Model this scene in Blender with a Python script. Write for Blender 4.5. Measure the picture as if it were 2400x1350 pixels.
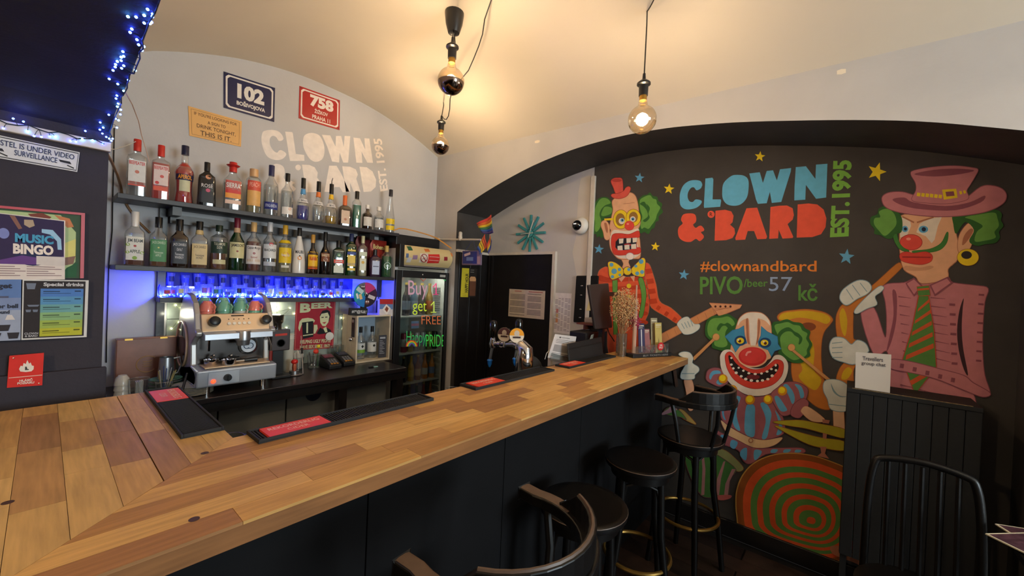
import bpy, bmesh, math, random
from mathutils import Vector, Matrix
from math import sin, cos, pi, radians
random.seed(7)
for o in list(bpy.data.objects): bpy.data.objects.remove(o)
SC = bpy.context.scene
COL = SC.collection

# ------------------------------------------------------------------ camera
CAMH = 1.56
FPX, YAW, PITCH, ROLL = 932.11, 0.703443, -0.00922, 0.04271
def cam_axes():
    cy, sy, cp, sp, cr, sr = cos(YAW), sin(YAW), cos(PITCH), sin(PITCH), cos(ROLL), sin(ROLL)
    f0 = Vector((cy, sy, 0)); r0 = Vector((sy, -cy, 0)); u0 = Vector((0, 0, 1))
    f = cp*f0 + sp*u0; u = -sp*f0 + cp*u0
    return cr*r0 + sr*u, -sr*r0 + cr*u, f
AR, AU, AF = cam_axes()
cam_d = bpy.data.cameras.new('camera'); cam = bpy.data.objects.new('camera', cam_d); COL.objects.link(cam)
cam.matrix_world = Matrix(((AR.x, AU.x, -AF.x, 0), (AR.y, AU.y, -AF.y, 0), (AR.z, AU.z, -AF.z, CAMH), (0, 0, 0, 1)))
cam_d.sensor_fit = 'HORIZONTAL'; cam_d.sensor_width = 36.0; cam_d.lens = 36.0*FPX/2400.0; cam_d.clip_start = 0.02
SC.camera = cam
# ------------------------------------------------------------------ world, exposure
wd = bpy.data.worlds.new('world'); SC.world = wd; wd.use_nodes = True
wd.node_tree.nodes['Background'].inputs[0].default_value = (0.9, 0.85, 0.8, 1)
wd.node_tree.nodes['Background'].inputs[1].default_value = 0.02
SC.view_settings.view_transform = 'Standard'; SC.view_settings.look = 'None'
SC.view_settings.exposure = 0.34; SC.view_settings.gamma = 1.0; SC.view_settings.use_curve_mapping = False
BULB_W = 18.5           # power of a clear pendant globe
WARM = (1.0, 0.84, 0.64)
dl = bpy.data.lights.new('cool_fill_light', 'AREA'); dl.shape = 'RECTANGLE'; dl.size = 1.5; dl.size_y = 1.35; dl.energy = 165.0; dl.color = (0.84, 0.93, 1.0)  # added area light at the made-up window, cool neutral fill for the room
dlo = bpy.data.objects.new('cool_fill_light', dl); COL.objects.link(dlo); dlo.location = (1.25, -3.66, 1.75); dlo.rotation_euler = (radians(90), 0, 0)

# ------------------------------------------------------------------ pixel -> place (a pixel is a direction, the plane gives the distance)
def ray(px, py): return AR*((px-1200)/FPX) - AU*((py-675)/FPX) + AF
CO = Vector((0, 0, CAMH))
def PX(px, py, X): d = ray(px, py); return CO + d*(X/d.x)
def PY(px, py, Y): d = ray(px, py); return CO + d*(Y/d.y)
def PZ(px, py, Z): d = ray(px, py); return CO + d*((Z-CAMH)/d.z)
def px_radius(P, wpx):
    d = P-CO; zc = d.dot(AF); ct = zc/math.hypot(zc, d.dot(AR)); return wpx/2*zc*ct/FPX
# main planes of the room
YB, XR, XM, YJ, YP, XP = 3.10, 2.457, 2.895, 2.784, 2.12, 0.148
ZC = 1.105              # bar top
ZBB = 0.90              # back bar top

# ------------------------------------------------------------------ materials
def lin(c):
    f = lambda v: v/12.92 if v <= 0.04045 else ((v+0.055)/1.055)**2.4
    return tuple(f(v/255.0) for v in c[:3])
MATS = {}
def mat(name, rgb, rough=0.55, metal=0.0, noise=0.0, nscale=8.0, bump=0.0, bscale=60.0, emit=0.0, spec=0.5, coat=0.0):
    if name in MATS: return MATS[name]
    m = bpy.data.materials.new(name); m.use_nodes = True; MATS[name] = m
    nt = m.node_tree; b = nt.nodes['Principled BSDF']; c = lin(rgb)
    b.inputs['Base Color'].default_value = (*c, 1); b.inputs['Roughness'].default_value = rough
    b.inputs['Metallic'].default_value = metal; b.inputs['Specular IOR Level'].default_value = spec
    if coat: b.inputs['Coat Weight'].default_value = coat
    if emit:
        b.inputs['Emission Color'].default_value = (*c, 1); b.inputs['Emission Strength'].default_value = emit
    tc = nt.nodes.new('ShaderNodeTexCoord')
    if noise:
        n = nt.nodes.new('ShaderNodeTexNoise'); n.inputs['Scale'].default_value = nscale; n.inputs['Detail'].default_value = 4
        nt.links.new(tc.outputs['Object'], n.inputs['Vector'])
        r = nt.nodes.new('ShaderNodeValToRGB')
        r.color_ramp.elements[0].position = 0.3; r.color_ramp.elements[1].position = 0.7
        r.color_ramp.elements[0].color = (*[max(0, v*(1-noise)) for v in c], 1)
        r.color_ramp.elements[1].color = (*[min(1, v*(1+noise)) for v in c], 1)
        nt.links.new(n.outputs['Fac'], r.inputs['Fac']); nt.links.new(r.outputs['Color'], b.inputs['Base Color'])
    if bump:
        n2 = nt.nodes.new('ShaderNodeTexNoise'); n2.inputs['Scale'].default_value = bscale; n2.inputs['Detail'].default_value = 3
        nt.links.new(tc.outputs['Object'], n2.inputs['Vector'])
        bp = nt.nodes.new('ShaderNodeBump'); bp.inputs['Strength'].default_value = bump; bp.inputs['Distance'].default_value = 0.004
        nt.links.new(n2.outputs['Fac'], bp.inputs['Height']); nt.links.new(bp.outputs['Normal'], b.inputs['Normal'])
    return m
def glass(name, tint=(255, 255, 255), gloss=0.12, body=0.0, bodyc=(255, 255, 255)):
    """thin glass: clear with a fresnel gloss; body mixes in a little diffuse for printed, frosted or filled glass"""
    if name in MATS: return MATS[name]
    m = bpy.data.materials.new(name); m.use_nodes = True; MATS[name] = m
    nt = m.node_tree; nt.nodes.clear(); N = nt.nodes.new; L = nt.links.new
    out = N('ShaderNodeOutputMaterial'); tr = N('ShaderNodeBsdfTransparent'); gl = N('ShaderNodeBsdfGlossy')
    tr.inputs[0].default_value = (*lin(tint), 1); gl.inputs['Roughness'].default_value = 0.06
    lw = N('ShaderNodeLayerWeight'); lw.inputs['Blend'].default_value = 0.35
    mul = N('ShaderNodeMath'); mul.operation = 'MULTIPLY_ADD'; mul.inputs[1].default_value = 0.75; mul.inputs[2].default_value = gloss
    mul.use_clamp = True; L(lw.outputs['Facing'], mul.inputs[0])
    mx = N('ShaderNodeMixShader'); src = tr.outputs[0]
    if body:
        df = N('ShaderNodeBsdfDiffuse'); df.inputs[0].default_value = (*lin(bodyc), 1)
        tl = N('ShaderNodeBsdfTranslucent'); tl.inputs[0].default_value = (*lin(bodyc), 1)
        m3 = N('ShaderNodeMixShader'); m3.inputs[0].default_value = 0.5; L(df.outputs[0], m3.inputs[1]); L(tl.outputs[0], m3.inputs[2])
        m2 = N('ShaderNodeMixShader'); m2.inputs[0].default_value = body
        L(tr.outputs[0], m2.inputs[1]); L(m3.outputs[0], m2.inputs[2]); src = m2.outputs[0]
    pw = N('ShaderNodeMath'); pw.operation = 'POWER'; pw.inputs[1].default_value = 2.0
    L(mul.outputs[0], pw.inputs[0])
    L(mul.outputs[0], mx.inputs[0]); L(src, mx.inputs[1]); L(gl.outputs[0], mx.inputs[2]); L(mx.outputs[0], out.inputs[0])
    nt.nodes.remove(pw)
    return m
def emitter(name, rgb, s):
    if name in MATS: return MATS[name]
    m = bpy.data.materials.new(name); m.use_nodes = True; MATS[name] = m
    nt = m.node_tree; nt.nodes.clear()
    o = nt.nodes.new('ShaderNodeOutputMaterial'); e = nt.nodes.new('ShaderNodeEmission')
    e.inputs[0].default_value = (*lin(rgb), 1); e.inputs[1].default_value = s; nt.links.new(e.outputs[0], o.inputs[0])
    return m
def paint(rgb):                              # matt wall paint of the mural and flat print on paper
    return mat('print_%d_%d_%d' % tuple(rgb), rgb, rough=0.65, noise=0.06, nscale=25, spec=0.3)

# ------------------------------------------------------------------ mesh helpers
class MB:
    def __init__(s): s.v = []; s.f = []; s.m = []
    def add(s, vs, fs, mi=0):
        b = len(s.v); s.v += [Vector(v) for v in vs]; s.f += [[b+i for i in f] for f in fs]; s.m += [mi]*len(fs); return s
    def box(s, x0, x1, y0, y1, z0, z1, mi=0):
        return s.add([(x, y, z) for z in (z0, z1) for y in (y0, y1) for x in (x0, x1)],
                     [(0, 2, 3, 1), (4, 5, 7, 6), (0, 1, 5, 4), (2, 6, 7, 3), (0, 4, 6, 2), (1, 3, 7, 5)], mi)
    def obox(s, c, ax, ay, az, mi=0):        # centre and three half-axis vectors
        c, ax, ay, az = map(Vector, (c, ax, ay, az))
        return s.add([c+i*ax+j*ay+k*az for k in (-1, 1) for j in (-1, 1) for i in (-1, 1)],
                     [(0, 2, 3, 1), (4, 5, 7, 6), (0, 1, 5, 4), (2, 6, 7, 3), (0, 4, 6, 2), (1, 3, 7, 5)], mi)
    def quad(s, a, b, c, d, mi=0): return s.add([a, b, c, d], [(0, 1, 2, 3)], mi)
    def lathe(s, prof, c=(0, 0, 0), seg=20, mi=0, n=2.0, asp=1.0, axis='z', cap=True):
        vs = []; fs = []; c = Vector(c)
        for r, z in prof:
            for k in range(seg):
                t = 2*pi*k/seg; cx, sx = cos(t), sin(t)
                x = r*math.copysign(abs(cx)**(2/n), cx); y = r*asp*math.copysign(abs(sx)**(2/n), sx)
                p = Vector((x, y, z)) if axis == 'z' else (Vector((x, z, y)) if axis == 'y' else Vector((z, x, y)))
                vs.append(c+p)
        for i in range(len(prof)-1):
            for k in range(seg):
                a = i*seg+k; b = i*seg+(k+1) % seg; fs.append((a, b, b+seg, a+seg))
        if cap:
            fs.append(tuple(range(seg))[::-1]); fs.append(tuple(range((len(prof)-1)*seg, len(prof)*seg)))
        return s.add(vs, fs, mi)
    def tube(s, path, r, seg=8, mi=0, closed=False, flat=None):
        P = [Vector(p) for p in path]; n = len(P); vs = []; fs = []; up = None
        for i in range(n):
            a = P[i-1] if (i > 0 or closed) else P[i]; b = P[(i+1) % n] if (i < n-1 or closed) else P[i]
            t = (b-a).normalized() if (b-a).length > 1e-9 else Vector((0, 0, 1))
            if up is None: up = Vector((0, 0, 1)) if abs(t.z) < 0.9 else Vector((1, 0, 0))
            sd = t.cross(up).normalized(); u2 = sd.cross(t).normalized(); up = u2
            rr = r[i] if isinstance(r, (list, tuple)) else r
            for k in range(seg):
                q = 2*pi*k/seg; w, h = (rr, rr) if flat is None else flat
                vs.append(P[i]+sd*(cos(q)*w)+u2*(sin(q)*h))
        m = n if closed else n-1
        for i in range(m):
            for k in range(seg):
                a = i*seg+k; b = i*seg+(k+1) % seg; j = ((i+1) % n)*seg
                fs.append((a, b, j+(k+1) % seg, j+k))
        if not closed: fs.append(tuple(range(seg))[::-1]); fs.append(tuple(range((n-1)*seg, n*seg)))
        return s.add(vs, fs, mi)
    def sphere(s, c, r, seg=16, rings=10, mi=0, z0=-1.0, z1=1.0, sq=(1, 1, 1)):
        c = Vector(c); a0 = math.asin(max(-1, z0)); a1 = math.asin(min(1, z1)); vs = []; fs = []
        for i in range(rings+1):
            a = a0+(a1-a0)*i/rings
            for k in range(seg):
                t = 2*pi*k/seg; vs.append(c+Vector((r*cos(a)*cos(t)*sq[0], r*cos(a)*sin(t)*sq[1], r*sin(a)*sq[2])))
        for i in range(rings):
            for k in range(seg):
                a = i*seg+k; b = i*seg+(k+1) % seg; fs.append((a, b, b+seg, a+seg))
        return s.add(vs, fs, mi)
    def prism(s, pts, d, mi=0, smi=None):    # polygon (3D points) pushed along vector d
        n = len(pts); P = [Vector(p) for p in pts]; d = Vector(d)
        s.add(P+[p+d for p in P], [tuple(range(n))[::-1], tuple(range(n, 2*n))], mi)
        b = len(s.v)-2*n
        for i in range(n): s.f.append([b+i, b+(i+1) % n, b+n+(i+1) % n, b+n+i]); s.m.append(mi if smi is None else smi)
        return s
    def poly(s, pts, mi=0): return s.add(pts, [tuple(range(len(pts)))], mi)
ROOT = {}
def thing(name, label, cat, loc, group=None, rotz=0.0, kind=None):
    o = bpy.data.objects.new(name, None); COL.objects.link(o); o.empty_display_size = 0.05
    o.location = loc; o.rotation_euler = (0, 0, rotz); o['label'] = label
    if cat: o['category'] = cat
    if group: o['group'] = group
    if kind: o['kind'] = kind
    ROOT[o.name] = Vector(loc); return o
def tag(o, label, cat, group=None, kind=None):
    o['label'] = label; o['category'] = cat
    if group: o['group'] = group
    if kind: o['kind'] = kind
    return o
def obj(name, mb, m, parent=None, local=False, smooth=False, bevel=0.0, label=None):
    """one mesh object. world coordinates unless local; a child hangs under the root of its thing"""
    vs = mb.v
    if parent is not None: off = Vector((0, 0, 0)) if local else ROOT[parent.name]
    else:
        xs = [v.x for v in vs]; ys = [v.y for v in vs]; zs = [v.z for v in vs]
        off = Vector(((min(xs)+max(xs))/2, (min(ys)+max(ys))/2, min(zs)))
    me = bpy.data.meshes.new(name); me.from_pydata([v-off for v in vs], [], mb.f)
    ms = m if isinstance(m, (list, tuple)) else [m]
    for k in ms: me.materials.append(k)
    if len(ms) > 1: me.polygons.foreach_set('material_index', mb.m)
    if smooth:
        me.polygons.foreach_set('use_smooth', [True]*len(me.polygons))
        try: me.set_sharp_from_angle(angle=radians(40))
        except Exception: pass
    me.update()
    o = bpy.data.objects.new(name, me); COL.objects.link(o)
    if parent is not None:
        o.parent = parent; ROOT[o.name] = Vector((0, 0, 0)) if local else ROOT[parent.name]
    else: o.location = off; ROOT[o.name] = off
    if bevel:
        b = o.modifiers.new('bevel', 'BEVEL'); b.width = bevel; b.segments = 2; b.limit_method = 'ANGLE'; b.angle_limit = radians(50)
    if label: o['label'] = label
    return o
def struct(name, mb, m, **k):
    o = obj(name, mb, m, **k); o['kind'] = 'structure'; return o
def dup(root, loc, label=None, rotz=None, group=None):
    r = root.copy(); COL.objects.link(r); r.location = loc
    if rotz is not None: r.rotation_euler = (0, 0, rotz)
    if label: r['label'] = label
    if group: r['group'] = group
    for ch in list(root.children):
        c = ch.copy(); COL.objects.link(c); c.parent = r
        for g in ch.children:
            d = g.copy(); COL.objects.link(d); d.parent = c
    return r
def circ(c, rx, ry=None, n=20, rot=0.0):
    ry = rx if ry is None else ry
    return [(c[0]+rx*cos(2*pi*k/n)*cos(rot)-ry*sin(2*pi*k/n)*sin(rot), c[1]+rx*cos(2*pi*k/n)*sin(rot)+ry*sin(2*pi*k/n)*cos(rot)) for k in range(n)]
def smooth_pts(pts, sub=4):
    n = len(pts); out = []
    for i in range(n):
        p0, p1, p2, p3 = pts[i-1], pts[i], pts[(i+1) % n], pts[(i+2) % n]
        for k in range(sub):
            t = k/sub
            out.append(tuple(0.5*(2*p1[j]+(p2[j]-p0[j])*t+(2*p0[j]-5*p1[j]+4*p2[j]-p3[j])*t*t+(3*p1[j]-p0[j]-3*p2[j]+p3[j])*t**3) for j in (0, 1)))
    return out
def grow(pts, d):
    n = len(pts); A = sum(pts[i][0]*pts[(i+1) % n][1]-pts[(i+1) % n][0]*pts[i][1] for i in range(n)); sg = 1 if A > 0 else -1
    out = []
    for i in range(n):
        a, b = pts[i-1], pts[(i+1) % n]; tx, ty = b[0]-a[0], b[1]-a[1]; l = math.hypot(tx, ty) or 1
        out.append((pts[i][0]+sg*ty/l*d, pts[i][1]-sg*tx/l*d))
    return out
# text: outlines of the built-in font, laid into a quad or onto a map
TXT = {}
def text_mesh(s, bold=0.0, shear=0.0):
    k = (s, bold, shear)
    if k in TXT: return TXT[k]
    c = bpy.data.curves.new('t', 'FONT'); c.body = s; c.resolution_u = 3; c.offset = bold; c.shear = shear; c.align_x = 'CENTER'
    c.space_line = 0.9
    o = bpy.data.objects.new('t', c); me = o.to_mesh()
    vs = [tuple(v.co) for v in me.vertices]; fs = [tuple(p.vertices) for p in me.polygons]
    o.to_mesh_clear(); bpy.data.objects.remove(o); bpy.data.curves.remove(c)
    if vs:
        x0 = min(v[0] for v in vs); x1 = max(v[0] for v in vs); y0 = min(v[1] for v in vs); y1 = max(v[1] for v in vs)
    else: x0 = x1 = y0 = y1 = 0
    TXT[k] = ([((v[0]-x0)/max(1e-6, x1-x0), (v[1]-y0)/max(1e-6, y1-y0)) for v in vs], fs, (x1-x0)/max(1e-6, y1-y0))
    return TXT[k]
def add_text(mb, s, fmap, bold=0.0, shear=0.0, mi=0):
    """fmap(u, v) -> 3D, u to the right, v up, both 0..1 over the text box"""
    vs, fs, asp = text_mesh(s, bold, shear); mb.add([fmap(u, v) for u, v in vs], fs, mi); return mb
def quadmap(tl, tr, br, bl, lift=Vector((0, 0, 0))):
    tl, tr, br, bl = map(Vector, (tl, tr, br, bl)); lift = Vector(lift)
    return lambda u, v: (bl*(1-u)+br*u)*(1-v)+(tl*(1-u)+tr*u)*v+lift
class Sheet:
    """flat printed sheet given by its corners; (u,v) runs 0..1 from the top left, v downwards"""
    def __init__(s, tl, tr, br, bl): s.c = [Vector(p) for p in (tl, tr, br, bl)]; s.n = (s.c[1]-s.c[0]).cross(s.c[3]-s.c[0]).normalized()*-1
    def at(s, u, v, k=0):
        tl, tr, br, bl = s.c; return (tl*(1-u)+tr*u)*(1-v)+(bl*(1-u)+br*u)*v+s.n*(0.0004*k)
    def rect(s, mb, u0, v0, u1, v1, mi, k=1): return mb.quad(s.at(u0, v1, k), s.at(u1, v1, k), s.at(u1, v0, k), s.at(u0, v0, k), mi)
    def poly(s, mb, pts, mi, k=1): return mb.poly([s.at(u, v, k) for u, v in pts], mi)
    def text(s, mb, t, u0, v0, u1, v1, mi, k=3, bold=0.0, shear=0.0):
        return add_text(mb, t, lambda u, v: s.at(u0+(u1-u0)*u, v1+(v0-v1)*v, k), bold, shear, mi)
    def slab(s, mb, th, mi=0):
        return mb.prism([p-s.n*th for p in (s.c[3], s.c[2], s.c[1], s.c[0])], s.n*th, mi)
def sheet_thing(name, label, cat, tl, tr, br, bl, th, base, group=None, edge=None):
    sh = Sheet(tl, tr, br, bl); c = (sh.c[2]+sh.c[3])/2
    t = thing(name, label, cat, c, group); mb = MB(); sh.slab(mb, th)
    b = obj('backing', mb, base if edge is None else edge, t); return t, sh, b
# ================================================================== THE ROOM
M_GREY = mat('grey_wall_paint', (190, 187, 186), 0.8, noise=0.05, nscale=3, bump=0.25, bscale=35, spec=0.2)
M_CEIL = mat('cream_ceiling_paint', (226, 214, 196), 0.85, noise=0.03, nscale=2, bump=0.2, bscale=20, spec=0.2)
M_BLACKW = mat('black_wall_paint', (66, 62, 60), 0.7, noise=0.12, nscale=5, bump=0.2, bscale=40, spec=0.3)
M_BLACKP = mat('black_pillar_paint', (52, 49, 58), 0.75, noise=0.1, nscale=9, bump=0.35, bscale=90, spec=0.25)
M_WHITET = mat('white_trim_paint', (205, 196, 184), 0.5, noise=0.06, nscale=20, bump=0.1, bscale=40)
M_BLACKWOOD = mat('black_stained_wood', (26, 23, 23), 0.38, noise=0.25, nscale=14, bump=0.1, bscale=80)
M_BLACKM = mat('black_metal', (24, 24, 26), 0.4, metal=0.3)
M_BLACKPL = mat('black_plastic', (22, 22, 24), 0.4)
M_BACKP = mat('grey_back_room_paint', (150, 140, 130), 0.8, noise=0.05, nscale=2)
VAULT = [(-0.2, 2.40), (0.148, 2.665), (0.339, 2.785), (0.458, 2.846), (0.619, 2.906), (0.798, 2.959), (0.999, 2.996), (1.225, 3.015), (1.483, 3.007), (1.702, 2.988), (1.946, 2.94), (2.221, 2.856), (2.457, 2.762), (2.7, 2.65)]
def vz(x):
    for i in range(1, len(VAULT)-2):
        x1, x2 = VAULT[i][0], VAULT[i+1][0]
        if x <= x2 or i == len(VAULT)-3:
            t = (x-x1)/(x2-x1); z0, z1, z2, z3 = (VAULT[i+k][1] for k in (-1, 0, 1, 2))
            return 0.5*(2*z1+(z2-z0)*t+(2*z0-5*z1+4*z2-z3)*t*t+(3*z1-z0-3*z2+z3)*t**3)
def vdrop(y): return -max(0.0, min(0.09, 0.026*(2.9-y)))
YBACK, XFAR = -3.6, -3.4
# ceiling: one barrel vault along the back bar
mb = MB(); NX = 40; ys = [YB, 2.6, 2.0, 1.4, 0.8, 0.2, -0.4, -1.2, -2.2, YBACK]
xs = [XP+(XR-XP)*i/NX for i in range(NX+1)]
vs = [(x, y, vz(x)+vdrop(y)) for y in ys for x in xs]
fs = [(j*(NX+1)+i, j*(NX+1)+i+1, (j+1)*(NX+1)+i+1, (j+1)*(NX+1)+i) for j in range(len(ys)-1) for i in range(NX)]
mb.add(vs, fs); struct('ceiling', mb, M_CEIL, smooth=True)
# back wall with the niche that takes the fridge
mb = MB(); NZ0, NX0 = 1.965, 1.872
cols = sorted(set([round(x, 4) for x in xs]+[NX0]))
for a, b in zip(cols, cols[1:]):
    lo = NZ0 if a >= NX0-1e-6 else 0.0
    mb.quad((a, YB, lo), (b, YB, lo), (b, YB, vz(b)), (a, YB, vz(a)))
wall_back = struct('wall_back', mb, M_GREY)
mb = MB(); mb.quad((NX0, 3.5, 0), (XR, 3.5, 0), (XR, 3.5, NZ0), (NX0, 3.5, NZ0)); mb.quad((NX0, YB, 0), (NX0, 3.5, 0), (NX0, 3.5, NZ0), (NX0, YB, NZ0))
mb.quad((XR, 3.5, 0), (XR, YB, 0), (XR, YB, NZ0), (XR, 3.5, NZ0)); mb.quad((NX0, YB, NZ0), (NX0, 3.5, NZ0), (XR, 3.5, NZ0), (XR, YB, NZ0))
obj('niche', mb, M_BLACKW, wall_back)
# right wall with the wide arch
ARCH = [(YJ, 2.205), (2.522, 2.314), (2.227, 2.412), (1.919, 2.494), (1.609, 2.547), (1.368, 2.567), (1.15, 2.572), (0.95, 2.563), (0.799, 2.549), (0.524, 2.509), (0.269, 2.459), (0.018, 2.404), (-0.197, 2.348), (-0.383, 2.284), (-0.6, 2.20)]
def arch_samples():
    P = [(ARCH[0][0]+0.25, ARCH[0][1]-0.14)]+ARCH+[(ARCH[-1][0]-0.2, ARCH[-1][1]-0.1)]; out = []
    for i in range(1, len(P)-2):
        for k in range(3):
            t = k/3; out.append(tuple(0.5*(2*P[i][j]+(P[i+1][j]-P[i-1][j])*t+(2*P[i-1][j]-5*P[i][j]+4*P[i+1][j]-P[i+2][j])*t*t+(3*P[i][j]-P[i-1][j]-3*P[i+1][j]+P[i+2][j])*t**3) for j in (0, 1)))
    return out+[ARCH[-1]]
AS = arch_samples(); mb = MB()
top = lambda y: vz(XR)+vdrop(y)+0.004
mb.quad((XR, YB, 0), (XR, YJ, 0), (XR, YJ, top(YJ)), (XR, YB, top(YB)))
for (y0, z0), (y1, z1) in zip(AS, AS[1:]): mb.quad((XR, y0, z0), (XR, y1, z1), (XR, y1, top(y1)), (XR, y0, top(y0)))
yl = AS[-1][0]
mb.quad((XR, yl, 0), (XR, YBACK, 0), (XR, YBACK, top(YBACK)), (XR, yl, top(yl)))
wall_right = struct('wall_right', mb, M_GREY)
mb = MB()
for (y0, z0), (y1, z1) in zip(AS, AS[1:]): mb.quad((XR, y0, z0), (XM, y0, z0), (XM, y1, z1), (XR, y1, z1))
mb.quad((XR, YJ, 0), (XM, YJ, 0), (XM, YJ, AS[0][1]), (XR, YJ, AS[0][1])); mb.quad((XM, yl, 0), (XR, yl, 0), (XR, yl, AS[-1][1]), (XM, yl, AS[-1][1]))
obj('arch_soffit', mb, M_BLACKW, wall_right, label='black painted underside and jambs of the arch')
# wall in the recess: grey beside the door, black behind the mural
YS = 1.625
mb = MB(); mb.quad((XM, YJ, 0), (XM, YS, 0), (XM, YS, 2.6), (XM, YJ, 2.6), 0); mb.quad((XM, YS, 0), (XM, yl, 0), (XM, yl, 2.6), (XM, YS, 2.6), 1)
wall_mural = struct('wall_recess', mb, [M_GREY, M_BLACKW])
mb = MB(); mb.box(XM-0.022, XM, 1.605, 1.645, 1.0, 2.47); struct('trim_1', mb, M_WHITET, bevel=0.004)
# black door with its white trim
mb = MB(); mb.box(XM-0.02, XM, 1.985, YJ-0.005, 0, 1.838); door = struct('door_1', mb, mat('matt_black_door_paint', (22, 20, 20), 0.7, noise=0.2, nscale=8, spec=0.2), bevel=0.003)
mb = MB(); mb.box(XM-0.03, XM, 1.955, 1.985, 0.6, 1.862); mb.box(XM-0.03, XM, 1.985, YJ-0.03, 1.838, 1.862); mb.box(XR+0.002, XM, YJ-0.03, YJ, 1.838, 1.862)
struct('trim_2', mb, M_WHITET)
for y in (2.70, 2.735): 
    mb = MB(); mb.box(XM-0.032, XM-0.02, y-0.012, y+0.012, 0, 1.838); obj('door_bead', mb, M_BLACKWOOD, door)
for x in (2.50, 2.64, 2.78):
    mb = MB(); mb.box(x, x+0.128, YJ-0.012, YJ, 0, 1.836); o = obj('plank', mb, M_BLACKWOOD, wall_right, bevel=0.003)
# lighter touched-up paint beside the batten, chips in the plaster
mb = MB(); mb.poly([PX(1020+x/6, 400+y/6, XM-0.0006) for x, y in ((2050,110),(2185,60),(2160,640),(2120,1320),(2100,1480),(1990,1480),(1960,1320),(1930,1150),(1985,900),(2000,560),(2015,300))]); obj('paint_patch', mb, mat('lighter_touch_up_paint', (204, 196, 186), 0.8, noise=0.06, nscale=6), wall_mural)
for cx, cy, w in ((1259, 332, 8), (1972, 168, 15)): mb = MB(); mb.poly([PX(cx+w*cos(k*0.785)*(1.0 if k % 2 else 0.7), cy+w*0.42*sin(k*0.785)-w*0.2*cos(k*0.785), XR-0.0008) for k in range(8)]); obj('plaster_chip', mb, mat('bare_plaster', (232, 220, 200), 0.9), wall_right)
# skirting along the mural wall
mb = MB(); mb.box(XM-0.022, XM, yl, 1.0, 0, 0.105); struct('baseboard_right', mb, M_BLACKWOOD, bevel=0.004)
# left pillar: jamb of the opening the camera stands in, and the low black soffit over it
SOF = [(YP, 2.008), (2.10, 2.05), (1.95, 2.088), (1.75, 2.098), (1.55, 2.106), (1.38, 2.118), (1.16, 2.138), (0.7, 2.155), (0.2, 2.16), (-0.6, 2.16), (-1.4, 2.13)]
XS0 = -0.95
mb = MB(); mb.quad((XS0, YP, 0), (XP, YP, 0), (XP, YP, 2.01), (XS0, YP, 2.01)); mb.quad((XP, YP, 0), (XP, YB, 0), (XP, YB, 2.01), (XP, YP, 2.01), 1)
mb.quad((XP, YP, 2.008), (XP, YB, 2.008), (XP, YB, vz(XP)), (XP, YP, vz(XP)), 1)
for (y0, z0), (y1, z1) in zip(SOF, SOF[1:]):
    mb.quad((XS0, y0, z0), (XP, y0, z0), (XP, y1, z1), (XS0, y1, z1))
    mb.quad((XP, y0, z0), (XP, y1, z1), (XP, y1, vz(XP)+vdrop(y1)), (XP, y0, vz(XP)+vdrop(y0)), 1)
    mb.quad((XS0, y0, z0), (XS0, y1, z1), (XS0, y1, 2.95), (XS0, y0, 2.95), 1)
mb.quad((XS0, YP, 0), (XS0, YB, 0), (XS0, YB, 2.95), (XS0, YP, 2.95), 1)
y1 = SOF[-1][0]
mb.quad((XP, y1, 0), (XP, YBACK, 0), (XP, YBACK, 2.7), (XP, y1, 2.7), 1); mb.quad((XS0, y1, 0), (XS0, YBACK, 0), (XS0, YBACK, 2.95), (XS0, y1, 2.95), 1)
mb.quad((XS0, y1, 0), (XP, y1, 0), (XP, y1, 2.14), (XS0, y1, 2.14))
wall_left = struct('wall_left', mb, [M_BLACKP, M_GREY])
mb = MB(); mb.box(-0.6, XP+0.004, YP-0.026, YP+0.001, 1.985, 2.018); struct('trim_3', mb, M_WHITET, bevel=0.003)
mb = MB(); mb.box(-0.6, XP+0.012, YP-0.022, YP, 0.0, 1.188); struct('trim_4', mb, M_BLACKP, bevel=0.004)
# the rest of the place behind the camera, for its light
WX0, WX1, WZ0, WZ1 = 0.50, 2.0, 1.08, 2.42      # unseen window behind the camera, added to go with the fill light
mb = MB()
for q in ((XFAR, WX0, 0, 3.1), (WX1, XR, 0, 3.1), (WX0, WX1, 0, WZ0), (WX0, WX1, WZ1, 3.1)): mb.quad((q[0], YBACK, q[2]), (q[1], YBACK, q[2]), (q[1], YBACK, q[3]), (q[0], YBACK, q[3]))
struct('wall_front', mb, M_BACKP)
mb = MB()
for q in ((WX0, WX0+0.05, WZ0, WZ1), (WX1-0.05, WX1, WZ0, WZ1), (WX0+0.05, WX1-0.05, WZ0, WZ0+0.05), (WX0+0.05, WX1-0.05, WZ1-0.05, WZ1), (1.225, 1.275, WZ0+0.05, WZ1-0.05)): mb.box(q[0], q[1], YBACK-0.04, YBACK+0.01, q[2], q[3])
win = struct('added_window_1', mb, M_WHITET)
for a, b in ((WX0+0.05, 1.225), (1.275, WX1-0.05)): mb = MB(); mb.box(a, b, YBACK-0.02, YBACK-0.014, WZ0+0.05, WZ1-0.05); obj('pane', mb, glass('added_window_glass', (246, 250, 250), 0.05), win)
mb = MB(); mb.quad((XFAR, YBACK, 0), (XFAR, YB, 0), (XFAR, YB, 2.95), (XFAR, YBACK, 2.95)); mb.quad((XFAR, YB, 0), (XS0, YB, 0), (XS0, YB, 2.95), (XFAR, YB, 2.95)); struct('wall_far', mb, M_BACKP)
mb = MB(); mb.quad((XFAR, YBACK, 2.95), (XS0, YBACK, 2.95), (XS0, YB, 2.95), (XFAR, YB, 2.95)); struct('ceiling_side', mb, M_CEIL)
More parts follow.
